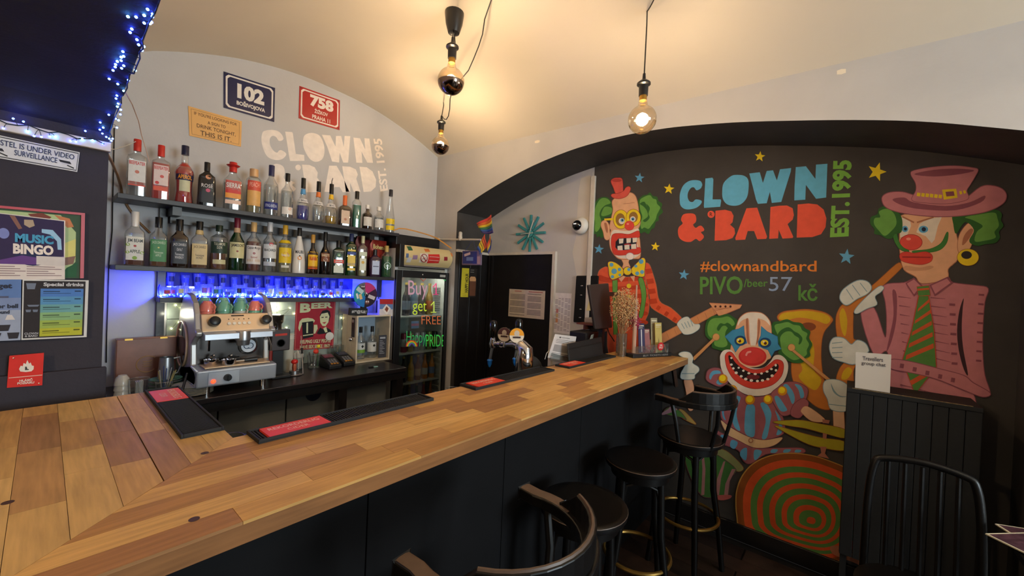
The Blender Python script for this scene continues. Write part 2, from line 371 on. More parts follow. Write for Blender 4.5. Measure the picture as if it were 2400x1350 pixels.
# floor of dark boards
M_FLOOR = [mat('dark_floor_board_%d' % i, c, 0.45, noise=0.3, nscale=12, bump=0.15, bscale=50) for i, c in enumerate([(44, 30, 25), (36, 25, 22), (52, 36, 29)])]
mb = MB(); mb.quad((XFAR, YBACK, -0.012), (XM, YBACK, -0.012), (XM, 3.5, -0.012), (XFAR, 3.5, -0.012)); floor = struct('floor', mb, mat('dark_floor_base', (20, 14, 12), 0.7))
plank_me = None
for i in range(12):
    for j in range(3):
        x0 = 1.32+i*0.13
        if plank_me is None:
            mb = MB(); mb.box(-0.0635, 0.0635, -0.62, 0.62, -0.012, 0.0); o = obj('plank', mb, M_FLOOR[0], floor, local=True); plank_me = o.data
            pm = [plank_me]
            for k in (1, 2):
                m2 = plank_me.copy(); m2.materials[0] = M_FLOOR[k]; pm.append(m2)
        else:
            o = bpy.data.objects.new('plank', pm[(i*2+j*5+i*j) % 3]); COL.objects.link(o); o.parent = floor
        o.location = Vector((x0, 0.55-j*1.25+(0.5 if i % 2 else 0), 0.0))-floor.location-Vector((0, 0, 0))
# ================================================================== MURAL (painted on the recess wall, on plane x = XM)
LAY = [0]
def on_wall(pts, zoom, X=XM, step=0.00004, lay=None):
    ox, oy, s = zoom
    if lay is None: LAY[0] += 1; lay = LAY[0]
    return [PX(ox+x/s, oy+y/s, X)-Vector((0.0006+step*lay, 0, 0)) for x, y in pts]
class Fig:
    def __init__(s, name, label, zoom, base, X=XM, cat='mural'):
        s.t = thing(name, label, cat, base); s.z = zoom; s.X = X
    def part(s, name, shapes, zoom=None, label=None):
        """shapes: (colour, points, smooth, outline colour or None)"""
        mb = MB(); ms = []
        def mi(c):
            k = paint(c)
            if k not in ms: ms.append(k)
            return ms.index(k)
        for sh in shapes:
            c, pts = sh[0], sh[1]; sm = sh[2] if len(sh) > 2 else True; ol = sh[3] if len(sh) > 3 else None
            P = smooth_pts(pts) if sm else list(pts)
            if ol: mb.poly(on_wall(grow(P, sh[4] if len(sh) > 4 else 5), zoom or s.z, s.X), mi(ol))
            mb.poly(on_wall(P, zoom or s.z, s.X), mi(c))
        return obj(name, mb, ms, s.t, label=label)
def star(c, r, rot=0.1, k=0.42): return [(c[0]+(r if i % 2 == 0 else r*k)*sin(pi*i/5+rot), c[1]-(r if i % 2 == 0 else r*k)*cos(pi*i/5+rot)) for i in range(10)]
def bar(a, b, w0, w1=None):
    w1 = w0 if w1 is None else w1; dx, dy = b[0]-a[0], b[1]-a[1]; l = math.hypot(dx, dy); nx, ny = -dy/l, dx/l
    return [(a[0]+nx*w0, a[1]+ny*w0), (b[0]+nx*w1, b[1]+ny*w1), (b[0]-nx*w1, b[1]-ny*w1), (a[0]-nx*w0, a[1]-ny*w0)]
Z1 = (1380, 380, 3.068); Z2 = (1560, 340, 3.375); Z3 = (1940, 360, 2.178); Z4 = (1540, 700, 3.375); Z5 = (1540, 960, 3.461)
SKIN = (226, 172, 134); SKIND = (176, 112, 82); WHT = (228, 216, 200); LIP = (214, 66, 52); LIPD = (160, 40, 36); GRN = (104, 158, 70); GRND = (46, 98, 40); DRK = (40, 24, 26)
ORG = (226, 92, 56); ORGD = (196, 66, 34); YEL = (236, 206, 36); BLU = (96, 166, 206); BLUD = (44, 104, 150); MAU = (160, 92, 100); MAUD = (110, 58, 72); GLV = (214, 218, 212); GLVD = (130, 160, 172)
PNK = (196, 124, 132); PNKD = (140, 76, 90); TAN = (196, 118, 48); TAND = (140, 76, 34); GOLD = (206, 168, 30)
wbase = lambda y: Vector((XM-0.001, y, 0.1))
# ---- painted lettering
L_CLOWN = {
 'C': [(285,330),(290,310),(275,285),(235,277),(185,285),(140,320),(115,380),(112,440),(120,480),(150,505),(195,508),(245,495),(280,465),(283,440),(240,430),(215,450),(190,445),(175,415),(178,375),(200,340),(225,335),(245,358),(275,345)],
 'L': [(315,265),(370,258),(378,270),(372,430),(435,430),(440,440),(432,488),(305,497),(303,480)],
 'O': [(520,245),(575,236),(625,245),(655,280),(655,360),(640,420),(600,465),(550,480),(490,470),(455,430),(448,370),(460,300)],
 'W': [(662,225),(745,215),(770,300),(800,205),(850,200),(880,280),(905,192),(993,182),(990,210),(915,450),(840,458),(825,370),(800,460),(730,465),(715,430),(690,330)],
 'N': [(1030,175),(1110,168),(1185,268),(1190,155),(1280,148),(1275,290),(1270,415),(1190,425),(1110,315),(1105,432),(1018,438),(1020,330)]}
L_BARD = {
 '&': [(190,540),(230,548),(243,580),(238,610),(218,630),(238,655),(265,640),(285,640),(305,665),(300,680),(280,690),(300,715),(300,735),(270,760),(240,742),(200,765),(150,762),(110,735),(98,690),(105,650),(135,620),(122,590),(140,550)],
 'B': [(395,520),(470,512),(520,525),(538,560),(530,610),(510,630),(545,660),(550,700),(530,735),(480,752),(388,757)],
 'A': [(640,500),(725,495),(760,600),(803,725),(795,742),(725,745),(700,680),(650,680),(630,748),(555,752),(552,735)],
 'R': [(830,490),(900,480),(960,478),(1005,500),(1015,555),(1005,590),(965,625),(1010,725),(1005,735),(925,740),(895,670),(890,738),(820,742)],
 'D': [(1045,470),(1130,462),(1200,470),(1250,510),(1272,580),(1265,650),(1230,705),(1160,728),(1037,732)]}
ROUND = {'C', 'O', '&', 'B', 'D', 'R'}
f = Fig('painted_logo', 'pub name painted in big blue, red and green letters on the black mural wall', Z2, PX(1770, 570, XM))
for k, p in L_CLOWN.items(): f.part('letter', [((98, 178, 214), p, k in 'CO')])
for k, p in L_BARD.items(): f.part('letter', [((224, 84, 60), p, k in '&' )])
def wall_text(fig, name, s, tl, tr, br, bl, c, bold=0.0, shear=0.0, zoom=None, X=XM):
    q = [on_wall([p], zoom or fig.z, X, lay=LAY[0]+1)[0] for p in (tl, tr, br, bl)]; LAY[0] += 1
    mb = MB(); add_text(mb, s, quadmap(*q), bold, shear); return obj(name, mb, paint(c), fig.t)
f.part('registered_mark', [((224, 84, 60), circ((360, 548), 28), False)])
wall_text(f, 'registered_letter', 'R', (349,532), (371,532), (371,563), (349,563), (70, 36, 32), 0.02)
wall_text(f, 'year_lettering', 'EST.', (1298,730), (1312,450), (1458,450), (1450,722), (120, 178, 72), 0.045); wall_text(f, 'year_lettering', '1995', (1313,418), (1325,120), (1478,120), (1463,412), (120, 178, 72), 0.045)
f = Fig('chalk_lettering', 'orange hashtag and green beer price chalked under the painted pub name', Z2, PX(1770, 700, XM))
wall_text(f, 'hashtag_text', '#clownandbard', (275,915), (1195,915), (1195,1010), (275,1005), (222, 128, 48), 0.01)
wall_text(f, 'beer_text', 'PIVO', (272,1040), (610,1036), (612,1180), (272,1182), (86, 138, 62), 0.02)
wall_text(f, 'beer_text', '/beer', (618,1058), (808,1062), (808,1118), (618,1125), (86, 138, 62), 0.012)
wall_text(f, 'price_text', '57', (818,1044), (1003,1044), (1003,1155), (818,1155), (140, 160, 190), 0.0)
wall_text(f, 'currency_text', 'kč', (1050,1095), (1203,1098), (1203,1235), (1050,1232), (86, 138, 62), 0.02)
for (c, r, col, w) in [((1499, 417), 12, BLU, 'left of the pub name'), ((1404, 584), 12, BLU, 'beside the tall clown\'s chin'), ((1603, 644), 13, BLU, 'left of the hashtag'), ((1984, 602), 19, BLU, 'right of the hashtag'),
                       ((1568, 443), 13, YEL, 'left of the letter C'), ((1781, 367), 13, YEL, 'above the pub name'), ((2055, 403), 23, YEL, 'beside the pink hat'), ((1536, 578), 11, YEL, 'right of the tall clown\'s mouth')]:
    P = on_wall(star(c, r, 0.12 if r < 20 else 0.3), (0, 0, 1)); mb = MB(); mb.poly(P)
    tag(obj('painted_star', mb, paint(col)), 'small %s five-pointed star painted %s' % ('blue' if col == BLU else 'yellow', w), 'star', 'painted stars')

# ---- saxophone clown
LAY[0] = 0
f = Fig('painted_saxophone_clown', 'painted clown in pink hat and striped green tie playing a golden saxophone', Z3, PX(2180, 930, XM))
f.part('saxophone_bell', [(TAN, [(955,160),(985,110),(1080,92),(1200,86),(1330,112),(1388,160),(1370,200),(1322,260),(1300,350),(1298,500),(1320,640),(1372,760),(1372,870),(1280,862),(1190,795),(1110,710),(1070,620),(1065,500),(1085,400),(1060,250)], True, TAND),
    (GOLD, [(965,160),(990,118),(1080,102),(1200,97),(1325,120),(1372,160),(1340,200),(1250,170),(1130,150),(1020,170)]), ((130,66,34), circ((1195,222), 62, 34)),
    (GOLD, [(1130,480),(1200,430),(1220,330),(1245,420),(1240,560),(1300,640),(1260,720),(1200,700),(1120,620),(1150,560)])], Z4)
f.part('saxophone_neck', [(TAN, [(220,680),(350,565),(375,570),(370,590),(240,712),(140,800),(130,830),(130,940),(145,960),(142,1070),(130,1110),(125,1200),(48,1165),(60,1100),(90,1060),(80,1040),(50,940),(42,850),(55,800),(90,760)], True, TAND, 3),
    (GOLD, [(60,820),(80,790),(100,850),(90,930),(70,900)]), (GOLD, [(70,1150),(80,1110),(105,1090),(125,1110),(100,1150)])])
f.part('shirt', [(PNK, [(285,675),(390,660),(430,645),(470,660),(520,655),(610,632),(640,660),(760,675),(818,690),(800,760),(790,900),(790,1020),(800,1130),(828,1222),(800,1236),(742,1215),(748,1285),(600,1262),(330,1215),(318,1080),(300,1005),(235,1022),(170,812),(235,788),(292,940),(302,850),(296,760)], True, PNKD, 4),
    ((60,34,42), [(694,738),(672,800),(660,900),(668,1000),(694,1100),(716,1128),(692,1000),(684,900),(688,800)]),
    (PNKD, [(330,700),(352,720),(350,850),(325,960),(300,1010),(318,920),(336,820)])]+
    [(PNKD, bar((360+4*i, 730+46*i), (425-3*i, 738+46*i), 3, 1), False) for i in range(8)]+[(PNKD, bar((525+2*i, 735+44*i), (600+4*i, 742+46*i), 3, 1), False) for i in range(8)]+
    [(PNKD, bar((770-2*i, 720+48*i), (798-2*i, 722+48*i), 5), False) for i in range(8)]+[(PNKD, bar((620+2*i, 770+50*i), (650+2*i, 772+50*i), 6), False) for i in range(7)]+[(PNKD, bar((370+60*i, 1180+16*i), (440+60*i, 1195+16*i), 4, 1), False) for i in range(4)])
f.part('face', [(SKIN, [(376,318),(480,315),(640,318),(652,400),(668,480),(660,540),(640,562),(612,590),(604,640),(482,662),(450,628),(402,602),(385,580),(376,550),(368,480),(368,400)], True, SKIND, 4),
    (WHT, [(378,325),(420,340),(425,370),(404,420),(370,428),(368,370)], False), (WHT, [(468,360),(510,332),(582,324),(562,370),(545,440),(530,458),(500,422),(452,402)], False),
    (SKIND, bar((380,322), (440,352), 4), False), (SKIND, bar((455,352), (540,325), 4), False), ((206,150,114), [(388,592),(400,572),(470,582),(520,572),(540,580),(500,596),(420,598)])])
f.part('eye', [(BLU, circ((394,385), 16)), ((20,30,60), circ((396,385), 8))]); f.part('eye', [(BLU, circ((488,387), 24, 18)), ((20,30,60), circ((490,387), 11))])
f.part('nose', [((222,76,64), circ((425,453), 55, 38), True, LIPD, 3), ((240,150,130), circ((412,436), 12, 7))])
f.part('moustache', [((62,124,52), [(334,405),(340,445),(368,488),(408,502),(412,494),(385,480),(362,450),(350,405)], True, GRND, 2), ((62,124,52), [(438,497),(520,488),(578,458),(606,405),(614,410),(606,455),(570,492),(500,506),(440,506)], True, GRND, 2)])
f.part('mouth', [(LIP, [(368,515),(400,502),(440,509),(500,502),(532,520),(526,550),(480,566),(420,560),(376,545)], True, LIPD, 2), (LIPD, bar((380,528), (525,530), 4, 3), False)])
f.part('ear', [(SKIN, [(680,400),(720,355),(755,360),(766,395),(742,440),(726,480),(700,512),(668,502),(664,450)], True, SKIND, 3), (SKIND, [(695,420),(725,385),(742,390),(730,420),(700,460),(685,465)])])
f.part('earring', [(YEL, circ((715,530), 54, 42), True, TAND, 2), ((44,40,40), circ((708,518), 27, 20))])
f.part('hair', [(GRND, [(262,280),(310,268),(360,300),(380,340),(376,400),(342,412),(330,432),(300,434),(270,417),(238,410),(238,385),(218,360),(220,325),(252,310)], True), (GRN, [(262,296),(305,282),(340,310),(350,360),(320,400),(290,420),(262,395),(236,360),(240,330),(268,325)])])
f.part('hair', [(GRND, [(640,310),(720,310),(800,293),(860,288),(888,310),(883,340),(896,370),(873,400),(878,430),(852,457),(800,463),(770,472),(733,462),(722,440),(745,390),(700,350),(655,410),(640,360)]), (GRN, [(700,325),(780,310),(850,302),(865,330),(872,370),(850,400),(855,430),(800,445),(750,448),(760,400),(790,370),(740,340)])])
f.part('hat', [(PNK, [(278,240),(285,215),(320,200),(380,198),(440,215),(560,255),(690,235),(780,172),(840,166),(890,183),(910,215),(892,255),(820,292),(720,312),(600,321),(480,316),(370,300),(300,275)], True, PNKD, 4),
    (PNK, [(425,108),(440,88),(540,70),(650,64),(740,74),(766,84),(752,115),(725,160),(708,190),(718,225),(690,242),(600,256),(500,251),(430,238),(450,190),(448,150)], True, PNKD, 3), (PNKD, [(440,106),(540,84),(660,78),(748,88),(660,108),(540,118)]), (PNKD, [(330,235),(390,225),(440,250),(600,268),(720,250),(800,215),(780,250),(650,290),(480,285),(380,265)])])
f.part('hat_band', [(YEL, bar((455+22*i, 208+2*i), (472+22*i, 211+2*i), 9), False) for i in range(6)]+[(YEL, [(583,185),(655,180),(662,226),(592,236)], False), (PNKD, [(600,196),(642,193),(647,216),(605,220)], False)]+[(YEL, bar((672+20*i, 202-4*i), (684+20*i, 199-4*i), 8), False) for i in range(2)])
f.part('collar', [(PNKD, [(396,662),(440,632),(485,676),(440,730)], False), (PNK, [(404,664),(440,642),(474,676),(440,718)], False), (PNKD, [(520,670),(612,628),(638,660),(545,728)], False), (PNK, [(528,674),(608,638),(626,660),(548,716)], False)])
f.part('tie', [((84,132,62), [(455,680),(515,674),(522,722),(462,727)], False, ORGD, 3), ((84,132,62), [(465,727),(512,727),(540,900),(552,1088),(446,1226),(382,1055),(430,900)], False, ORGD, 4)]+
    [((206,88,44), [(461-15*i, 800+60*i-(8+i)), (519+5*i, 748+58*i-(8+i)), (521+5*i, 748+58*i+8+i), (457-15*i, 800+60*i+8+i)], False) for i in range(5)]+[((206,88,44), bar((424,1170), (545,1100), 12), False), ((206,88,44), bar((458,695), (516,690), 5), False)])
f.part('forearm', [(PNK, [(322,1052),(420,1062),(560,1097),(690,1132),(740,1170),(828,1222),(790,1240),(700,1207),(560,1150),(430,1117),(322,1095)], True, PNKD, 4)]+[(PNKD, bar((380+65*i, 1072+18*i), (376+65*i, 1094+18*i), 10), False) for i in range(5)])
f.part('glove', [(GLV, [(63,728),(85,690),(150,650),(200,654),(222,685),(200,715),(150,740),(100,772),(72,757)], True, GLVD, 4)]+[(GLVD, bar(a, b, 2), False) for a, b in (((95,692),(130,745)),((125,670),(165,725)),((165,660),(200,705)))]+[(GLV, [(138,800),(190,740),(260,680),(285,685),(270,706),(240,730),(250,770),(200,790),(150,816)], True, GLVD, 3)])
f.part('glove', [(GLV, [(10,985),(30,942),(80,943),(120,975),(150,953),(190,968),(207,1000),(200,1015),(140,1072),(80,1062),(28,1040)], True, GLVD, 4)]+[(GLVD, bar((22,968+24*i), (75,962+26*i), 2), False) for i in range(4)])

# ---- guitar clown
lay_sax = LAY[0]; LAY[0] = 0
f = Fig('painted_guitar_clown', 'painted thin clown with yellow glasses and orange striped shirt holding a guitar', Z1, PX(1490, 830, XM))
f.part('shirt', [(ORG, [(66,880),(70,795),(100,763),(140,760),(172,838),(240,828),(340,828),(396,822),(416,900),(432,1000),(428,1080),(404,1140),(384,1200),(374,1400),(150,1400),(150,1000),(140,890)], True, SKIND, 4)]+
    [(ORGD, [(78+12*i*(i > 1), 812+62*i), (150, 832+62*i), (290, 828+62*i), (410, 818+64*i), (414, 846+64*i), (290, 856+62*i), (150, 866+62*i), (75+20*min(i, 3), 850+62*i)]) for i in range(6)]+
    [(SKIN, [(212,832),(245,816),(265,822),(234,862)], False), (SKIN, [(298,822),(332,816),(326,862)], False), (SKIND, bar((289,830), (289,1100), 2), False)])
f.part('sleeve', [(ORG, [(398,735),(430,732),(452,780),(482,880),(508,1000),(590,1050),(668,1125),(640,1160),(560,1112),(452,1045),(442,980),(424,880),(404,820)], True, SKIND, 4)]+
    [(ORGD, [(406+8*i, 770+72*i), (450+12*i, 764+72*i), (459+12*i, 798+72*i), (414+8*i, 806+72*i)], False) for i in range(4)]+[(ORGD, bar((510+58*i, 1035+42*i), (492+58*i, 1062+42*i), 13), False) for i in range(3)])
f.part('suspender', [(GRN, [(172,852),(205,846),(206,1240),(180,1240)], False, GRND, 3)]); f.part('suspender', [(GRN, [(358,840),(388,838),(411,930),(406,1010),(386,1110),(362,1110),(381,1000),(376,920)], True, GRND, 3)])
f.part('button', [(YEL, circ((289,890), 16), True, SKIND, 2)]); f.part('button', [(YEL, circ((289,968), 15), True, SKIND, 2)])
f.part('neck', [(SKIN, [(235,685),(295,685),(285,720),(297,760),(244,762),(250,730)], True, SKIND, 3)])
f.part('hair', [(GRND, [(105,250),(140,256),(167,290),(180,330),(172,385),(112,402),(127,430),(97,440),(102,480),(107,532),(90,547),(75,532),(60,542),(53,517),(33,512),(38,460),(28,420),(33,370),(38,330),(48,290),(75,260)]),
    (GRN, [(105,258),(138,266),(158,295),(120,310),(90,340),(78,380),(90,420),(82,470),(60,500),(45,490),(45,430),(38,400),(45,340),(60,300),(80,270)]), (GRN, [(120,320),(165,330),(160,370),(110,388),(90,380),(100,345)])])
f.part('hair', [(GRND, [(358,270),(390,240),(420,234),(440,218),(462,243),(492,250),(502,280),(529,300),(522,330),(534,360),(503,390),(503,420),(482,432),(472,472),(452,482),(430,517),(400,502),(380,512),(358,492),(364,430),(370,370),(348,320)]),
    (GRN, [(368,276),(400,250),(440,238),(462,262),(485,270),(492,300),(514,325),(505,350),(490,380),(480,415),(455,450),(430,480),(400,470),(380,480),(372,440),(385,390),(370,340)]), (GRND, [(368,300),(400,285),(420,320),(415,300),(440,330),(430,370),(438,400),(410,430),(390,420),(425,390),(418,350),(395,320)])])
f.part('face', [(SKIN, [(172,278),(228,242),(290,220),(332,240),(352,300),(362,380),(370,440),(352,495),(366,560),(370,680),(325,694),(230,697),(190,672),(158,620),(150,540),(162,490),(150,470),(165,400),(176,340)], True, SKIND, 4), (SKIND, bar((250,300), (330,292), 1.5), False)])
f.part('ear', [(SKIN, [(95,430),(120,420),(146,450),(151,500),(156,540),(135,560),(115,547),(105,500),(90,460)], True, SKIND, 3), (SKIND, [(112,440),(128,440),(138,480),(134,510),(122,490)])])
f.part('mouth', [(WHT, [(154,570),(160,520),(182,488),(240,494),(300,492),(350,477),(362,488),(362,515),(340,560),(362,620),(372,655),(325,690),(230,690),(190,668),(162,620)]),
    (LIP, [(163,600),(165,545),(180,518),(230,514),(290,520),(345,498),(362,500),(366,535),(345,550),(345,612),(366,615),(374,640),(355,660),(290,664),(215,669),(180,655)], True, LIPD, 3), ((34,30,40), [(192,612),(194,572),(216,548),(342,544),(342,618),(280,632),(210,634)], False),
    ((170,44,44), circ((280,595), 26, 10))]+[(WHT, [(a, 552-k*3), (a+32, 550-k*3), (a+29, 582-k*4), (a+2, 586-k*4)], False, GLVD, 2) for k, a in enumerate((218, 272, 316))]+[(WHT, [(a, 604-k*6), (a+34, 600-k*6), (a+36, 632-k*5), (a+1, 632-k*4)], False, GLVD, 2) for k, a in enumerate((208, 258, 306))])
f.part('chin', [((236,224,216), circ((297,677), 28, 24), True, GLVD, 2)])
f.part('glasses', [(YEL, [(112,406),(182,402),(182,418),(114,420)], False), (YEL, circ((232,412), 53, 67), True, TAND, 3), ((150,110,50), circ((228,414), 34, 46)), (YEL, circ((322,400), 51, 60), True, TAND, 3), ((150,110,50), circ((322,396), 32, 38)), (YEL, [(276,380),(288,378),(288,420),(274,420)], False)])
f.part('eye', [(WHT, circ((238,424), 22, 22)), (BLU, circ((242,418), 13)), ((20,30,50), circ((243,418), 6))]); f.part('eye', [(WHT, circ((318,410), 20, 20)), (BLU, circ((318,410), 12)), ((20,30,50), circ((318,411), 6))])
f.part('nose', [((222,72,62), circ((293,457), 33), True, LIPD, 2), ((240,150,140), circ((282,445), 9, 6))])
f.part('hat', [((218,88,74), [(162,140),(180,119),(210,115),(240,123),(247,190),(242,228),(200,232),(180,185)], True, LIPD, 3), ((218,88,74), [(163,240),(178,256),(225,262),(276,242),(301,195),(290,177),(268,186),(252,208),(215,226),(175,230)], True, LIPD, 3), ((190,66,56), circ((202,132), 36, 12))])
f.part('bow_tie', [(YEL, [(140,725),(165,716),(202,730),(247,770),(247,810),(215,830),(170,844),(150,815),(145,770)], True, MAUD, 4), (YEL, [(308,770),(350,725),(387,690),(408,708),(402,780),(397,822),(340,817),(314,800)], True, MAUD, 4), (YEL, circ((280,783), 28), True, MAUD, 4)]+
    [(BLU, circ(c, r)) for c, r in (((184,785),20),((165,738),14),((222,772),12),((172,824),12),((225,812),10),((378,715),17),((340,748),11),((350,800),14),((385,790),14),((290,772),12))])
f.part('guitar', [((206,140,92), [(330,1340),(500,1250),(890,1045),(922,1086),(520,1305),(360,1392)], False, SKIND, 5), ((214,152,110), [(868,1015),(1102,1028),(1088,1046),(940,1108),(904,1060)], False, SKIND, 5)]+
    [(SKIND, bar((560+55*i, 1226-29*i), (578+55*i, 1268-29*i), 1.5), False) for i in range(7)]+[((70,30,26), circ((912+36*i, 1038), 8)) for i in range(4)]+[(SKIND, bar((905,1070-9*i), (985+20*i, 1052-2*i), 1.5), False) for i in range(3)])
f.part('glove', [(GLV, [(638,1162),(670,1126),(712,1113),(737,1140),(762,1165),(797,1168),(792,1200),(742,1232),(690,1237),(664,1212),(650,1190)], True, GLVD, 3)]+[(GLVD, bar((668+22*i, 1160-8*i), (690+20*i, 1198-6*i), 2.5), False) for i in range(4)])

# ---- drumming clown
LAY[0] = lay_sax
f = Fig('painted_drummer_clown', 'painted grinning clown with red nose in blue and mauve stripes behind a bass drum', Z4, PX(1800, 1280, XM))
f.part('small_drum', [((150,150,96), [(470,310),(560,332),(640,398),(697,462),(692,490),(650,497),(600,440),(520,385),(380,350),(236,300),(240,285),(350,300)], True, TAND, 4), ((70,118,58), [(380,352),(470,364),(520,386),(640,484),(592,560),(574,700),(480,705),(360,690),(250,480),(236,310)], True, MAUD, 5),
    ((178,124,124), [(556,415),(540,420),(488,560),(480,690),(505,690),(520,560)], False), ((178,124,124), [(640,482),(610,478),(556,600),(545,695),(575,698),(590,580)], False), ((178,124,124), [(380,360),(362,360),(370,480),(360,690),(385,690),(395,480)], False), ((190,96,92), [(480,695),(596,690),(598,715),(540,732),(490,725)])], Z5)
f.part('tom_drum', [((176,150,84), [(180,0),(220,10),(312,105),(296,112),(200,60)], True, TAND, 4), ((84,130,66), [(100,-20),(180,5),(240,80),(200,60),(60,30)], True, MAUD, 4), ((186,138,150), [(95,-10),(115,-25),(165,0),(60,40),(40,30)])], Z5)
f.part('sleeve', [(MAU, [(393,600),(408,565),(450,547),(502,555),(532,590),(562,660),(502,692),(440,672),(395,642)], True, MAUD, 5), (BLU, [(415,612),(440,572),(490,568),(505,590),(450,600),(425,640)]), (BLU, [(470,660),(510,620),(545,650),(500,680)])])
f.part('arm', [((222,170,140), [(218,640),(276,640),(302,780),(288,872),(250,872),(234,740)], True, SKIND, 3)])
f.part('shirt', [(MAU, [(518,745),(560,702),(620,710),(700,762),(790,777),(880,762),(932,742),(952,860),(992,930),(1012,1010),(1002,1062),(930,1097),(840,1112),(740,1092),(620,1030),(530,970),(503,890)], True, MAUD, 5),
    (BLU, [(525,760),(560,735),(540,800),(530,900),(545,960),(520,930),(514,850)]), (BLU, [(615,770),(662,780),(640,850),(632,930),(660,1040),(612,1010),(585,900),(590,830)]), (BLU, [(712,840),(772,845),(775,940),(770,1085),(700,1065),(695,950)]), (BLU, [(818,830),(862,825),(905,900),(895,980),(870,1095),(830,1098),(860,980),(850,910)]), (BLU, [(935,880),(975,940),(990,1000),(985,1060),(945,1075),(965,1000),(950,930)])])
f.part('belly', [((220,184,142), [(508,962),(560,1000),(640,1050),(750,1100),(860,1116),(990,1095),(952,1142),(880,1172),(790,1178),(690,1162),(600,1110),(540,1040)], True, MAUD, 5), (SKIND, circ((743,1120), 20)), ((220,184,142), circ((743,1120), 12))])
f.part('trousers', [(MAU, [(458,1040),(520,1065),(640,1120),(720,1162),(790,1182),(960,1180),(1140,1180),(1162,1215),(1000,1222),(860,1227),(740,1302),(680,1272),(650,1200),(560,1162),(480,1132)], True, MAUD, 5)]+
    [(BLU, p) for p in ([(508,1075),(545,1090),(530,1150),(498,1130)],[(592,1115),(640,1135),(615,1185),(580,1165)],[(668,1195),(712,1180),(705,1275),(660,1240)],[(772,1195),(830,1205),(800,1260),(770,1270)],[(910,1190),(955,1190),(940,1215),(900,1215)],[(1010,1190),(1060,1190),(1040,1212),(1000,1214)],[(1100,1192),(1140,1195),(1130,1212),(1090,1212)])])
f.part('hair', [(GRND, [(383,230),(398,170),(440,138),(500,133),(560,122),(612,150),(643,180),(643,230),(602,262),(572,320),(612,382),(575,403),(520,412),(480,402),(438,387),(432,340),(392,300),(383,270)]), (GRN, [(400,235),(415,180),(450,155),(510,150),(560,140),(600,165),(615,205),(560,235),(540,290),(560,360),(520,385),(460,370),(450,330),(410,290)]), (GRND, [(475,235),(500,195),(535,200),(560,190),(592,215),(575,245),(545,215),(515,220),(490,255)])])
f.part('hair', [(GRND, [(918,188),(970,178),(1030,162),(1080,183),(1142,193),(1172,233),(1213,258),(1203,310),(1228,360),(1208,410),(1213,450),(1173,472),(1152,503),(1090,508),(1040,492),(980,452),(958,420),(975,390),(940,300),(903,250)]), (GRN, [(930,215),(980,195),(1035,185),(1080,205),(1130,215),(1150,250),(1190,275),(1180,315),(1203,360),(1185,405),(1185,440),(1150,465),(1090,485),(1050,470),(1000,430),(985,400),(960,300)]),
    (GRND, [(950,300),(980,250),(1040,225),(1090,260),(1120,275),(1150,310),(1140,350),(1120,360),(1125,315),(1090,290),(1060,260),(1010,265),(975,310),(985,400),(970,370)])])
f.part('face', [(SKIN, [(636,200),(658,150),(708,113),(770,106),(832,116),(882,160),(903,220),(903,400),(872,482),(600,482),(588,380),(618,260)], True, SKIND, 4),
    (WHT, [(640,190),(665,145),(715,115),(770,109),(835,120),(880,160),(896,212),(862,178),(820,160),(796,165),(792,300),(775,378),(748,378),(736,300),(728,165),(700,160),(665,180),(642,212)], True), (SKIND, [(705,170),(722,165),(728,300),(735,360),(715,340),(708,260)]), (SKIND, [(800,170),(818,180),(812,260),(800,340),(785,360),(796,280)])])
f.part('eye_patch', [((62,140,180), [(540,300),(600,250),(650,240),(687,213),(692,290),(712,350),(655,372),(622,422),(600,370),(562,322)], False, BLUD, 4), ((28,66,110), circ((660,332), 46, 40)), (YEL, circ((660,332), 30, 24)), ((90,40,20), circ((656,335), 12)), (WHT, circ((646,325), 7))])
f.part('eye_patch', [((62,140,180), [(827,218),(872,262),(952,300),(957,360),(983,395),(930,412),(907,457),(880,402),(808,378),(803,340),(825,290)], False, BLUD, 4), ((28,66,110), circ((856,348), 48, 40)), (YEL, circ((852,348), 30, 24)), ((90,40,20), circ((858,352), 12)), (WHT, circ((846,340), 7))])
teeth = [(590,468,9,8),(590,520,11,9),(628,585,13,11),(648,545,9,8),(685,568,10,9),(728,588,12,9),(778,594,13,9),(828,590,11,9),(872,575,12,9),(906,555,11,9),(940,525,9,11),(942,565,10,10),(912,608,13,11),(878,635,13,10),(836,645,13,10),(796,650,12,10),(748,645,14,11),(704,634,14,11),(668,612,12,10),(606,550,10,9)]
f.part('mouth', [((226,214,204), [(503,445),(530,408),(580,403),(612,430),(642,490),(702,530),(780,550),(852,540),(902,490),(930,450),(982,447),(1028,490),(1038,550),(1017,630),(962,702),(882,753),(790,768),(700,753),(620,703),(558,642),(513,560),(501,490)], True),
    (LIP, [(543,450),(565,423),(597,430),(632,480),(682,530),(760,560),(842,550),(902,510),(940,483),(988,494),(1001,540),(982,612),(922,673),(840,703),(760,708),(680,683),(608,632),(563,560),(546,500)], True, LIPD, 4), ((36,22,24), [(566,455),(587,453),(627,510),(692,560),(770,590),(852,580),(912,540),(947,513),(964,530),(952,572),(902,622),(832,652),(760,658),(690,638),(623,582),(583,527)]), ((110,34,40), circ((762,618), 52, 20))]+[((236,228,216), circ((a, b), c, d, 10), False) for a, b, c, d in teeth])
f.part('nose', [((206,46,44), circ((757,456), 110, 74), True, SKIN, 12), ((214,60,56), circ((757,450), 96, 60)), ((236,150,140), [(700,445),(715,418),(745,412),(745,425),(722,432),(712,452)])])
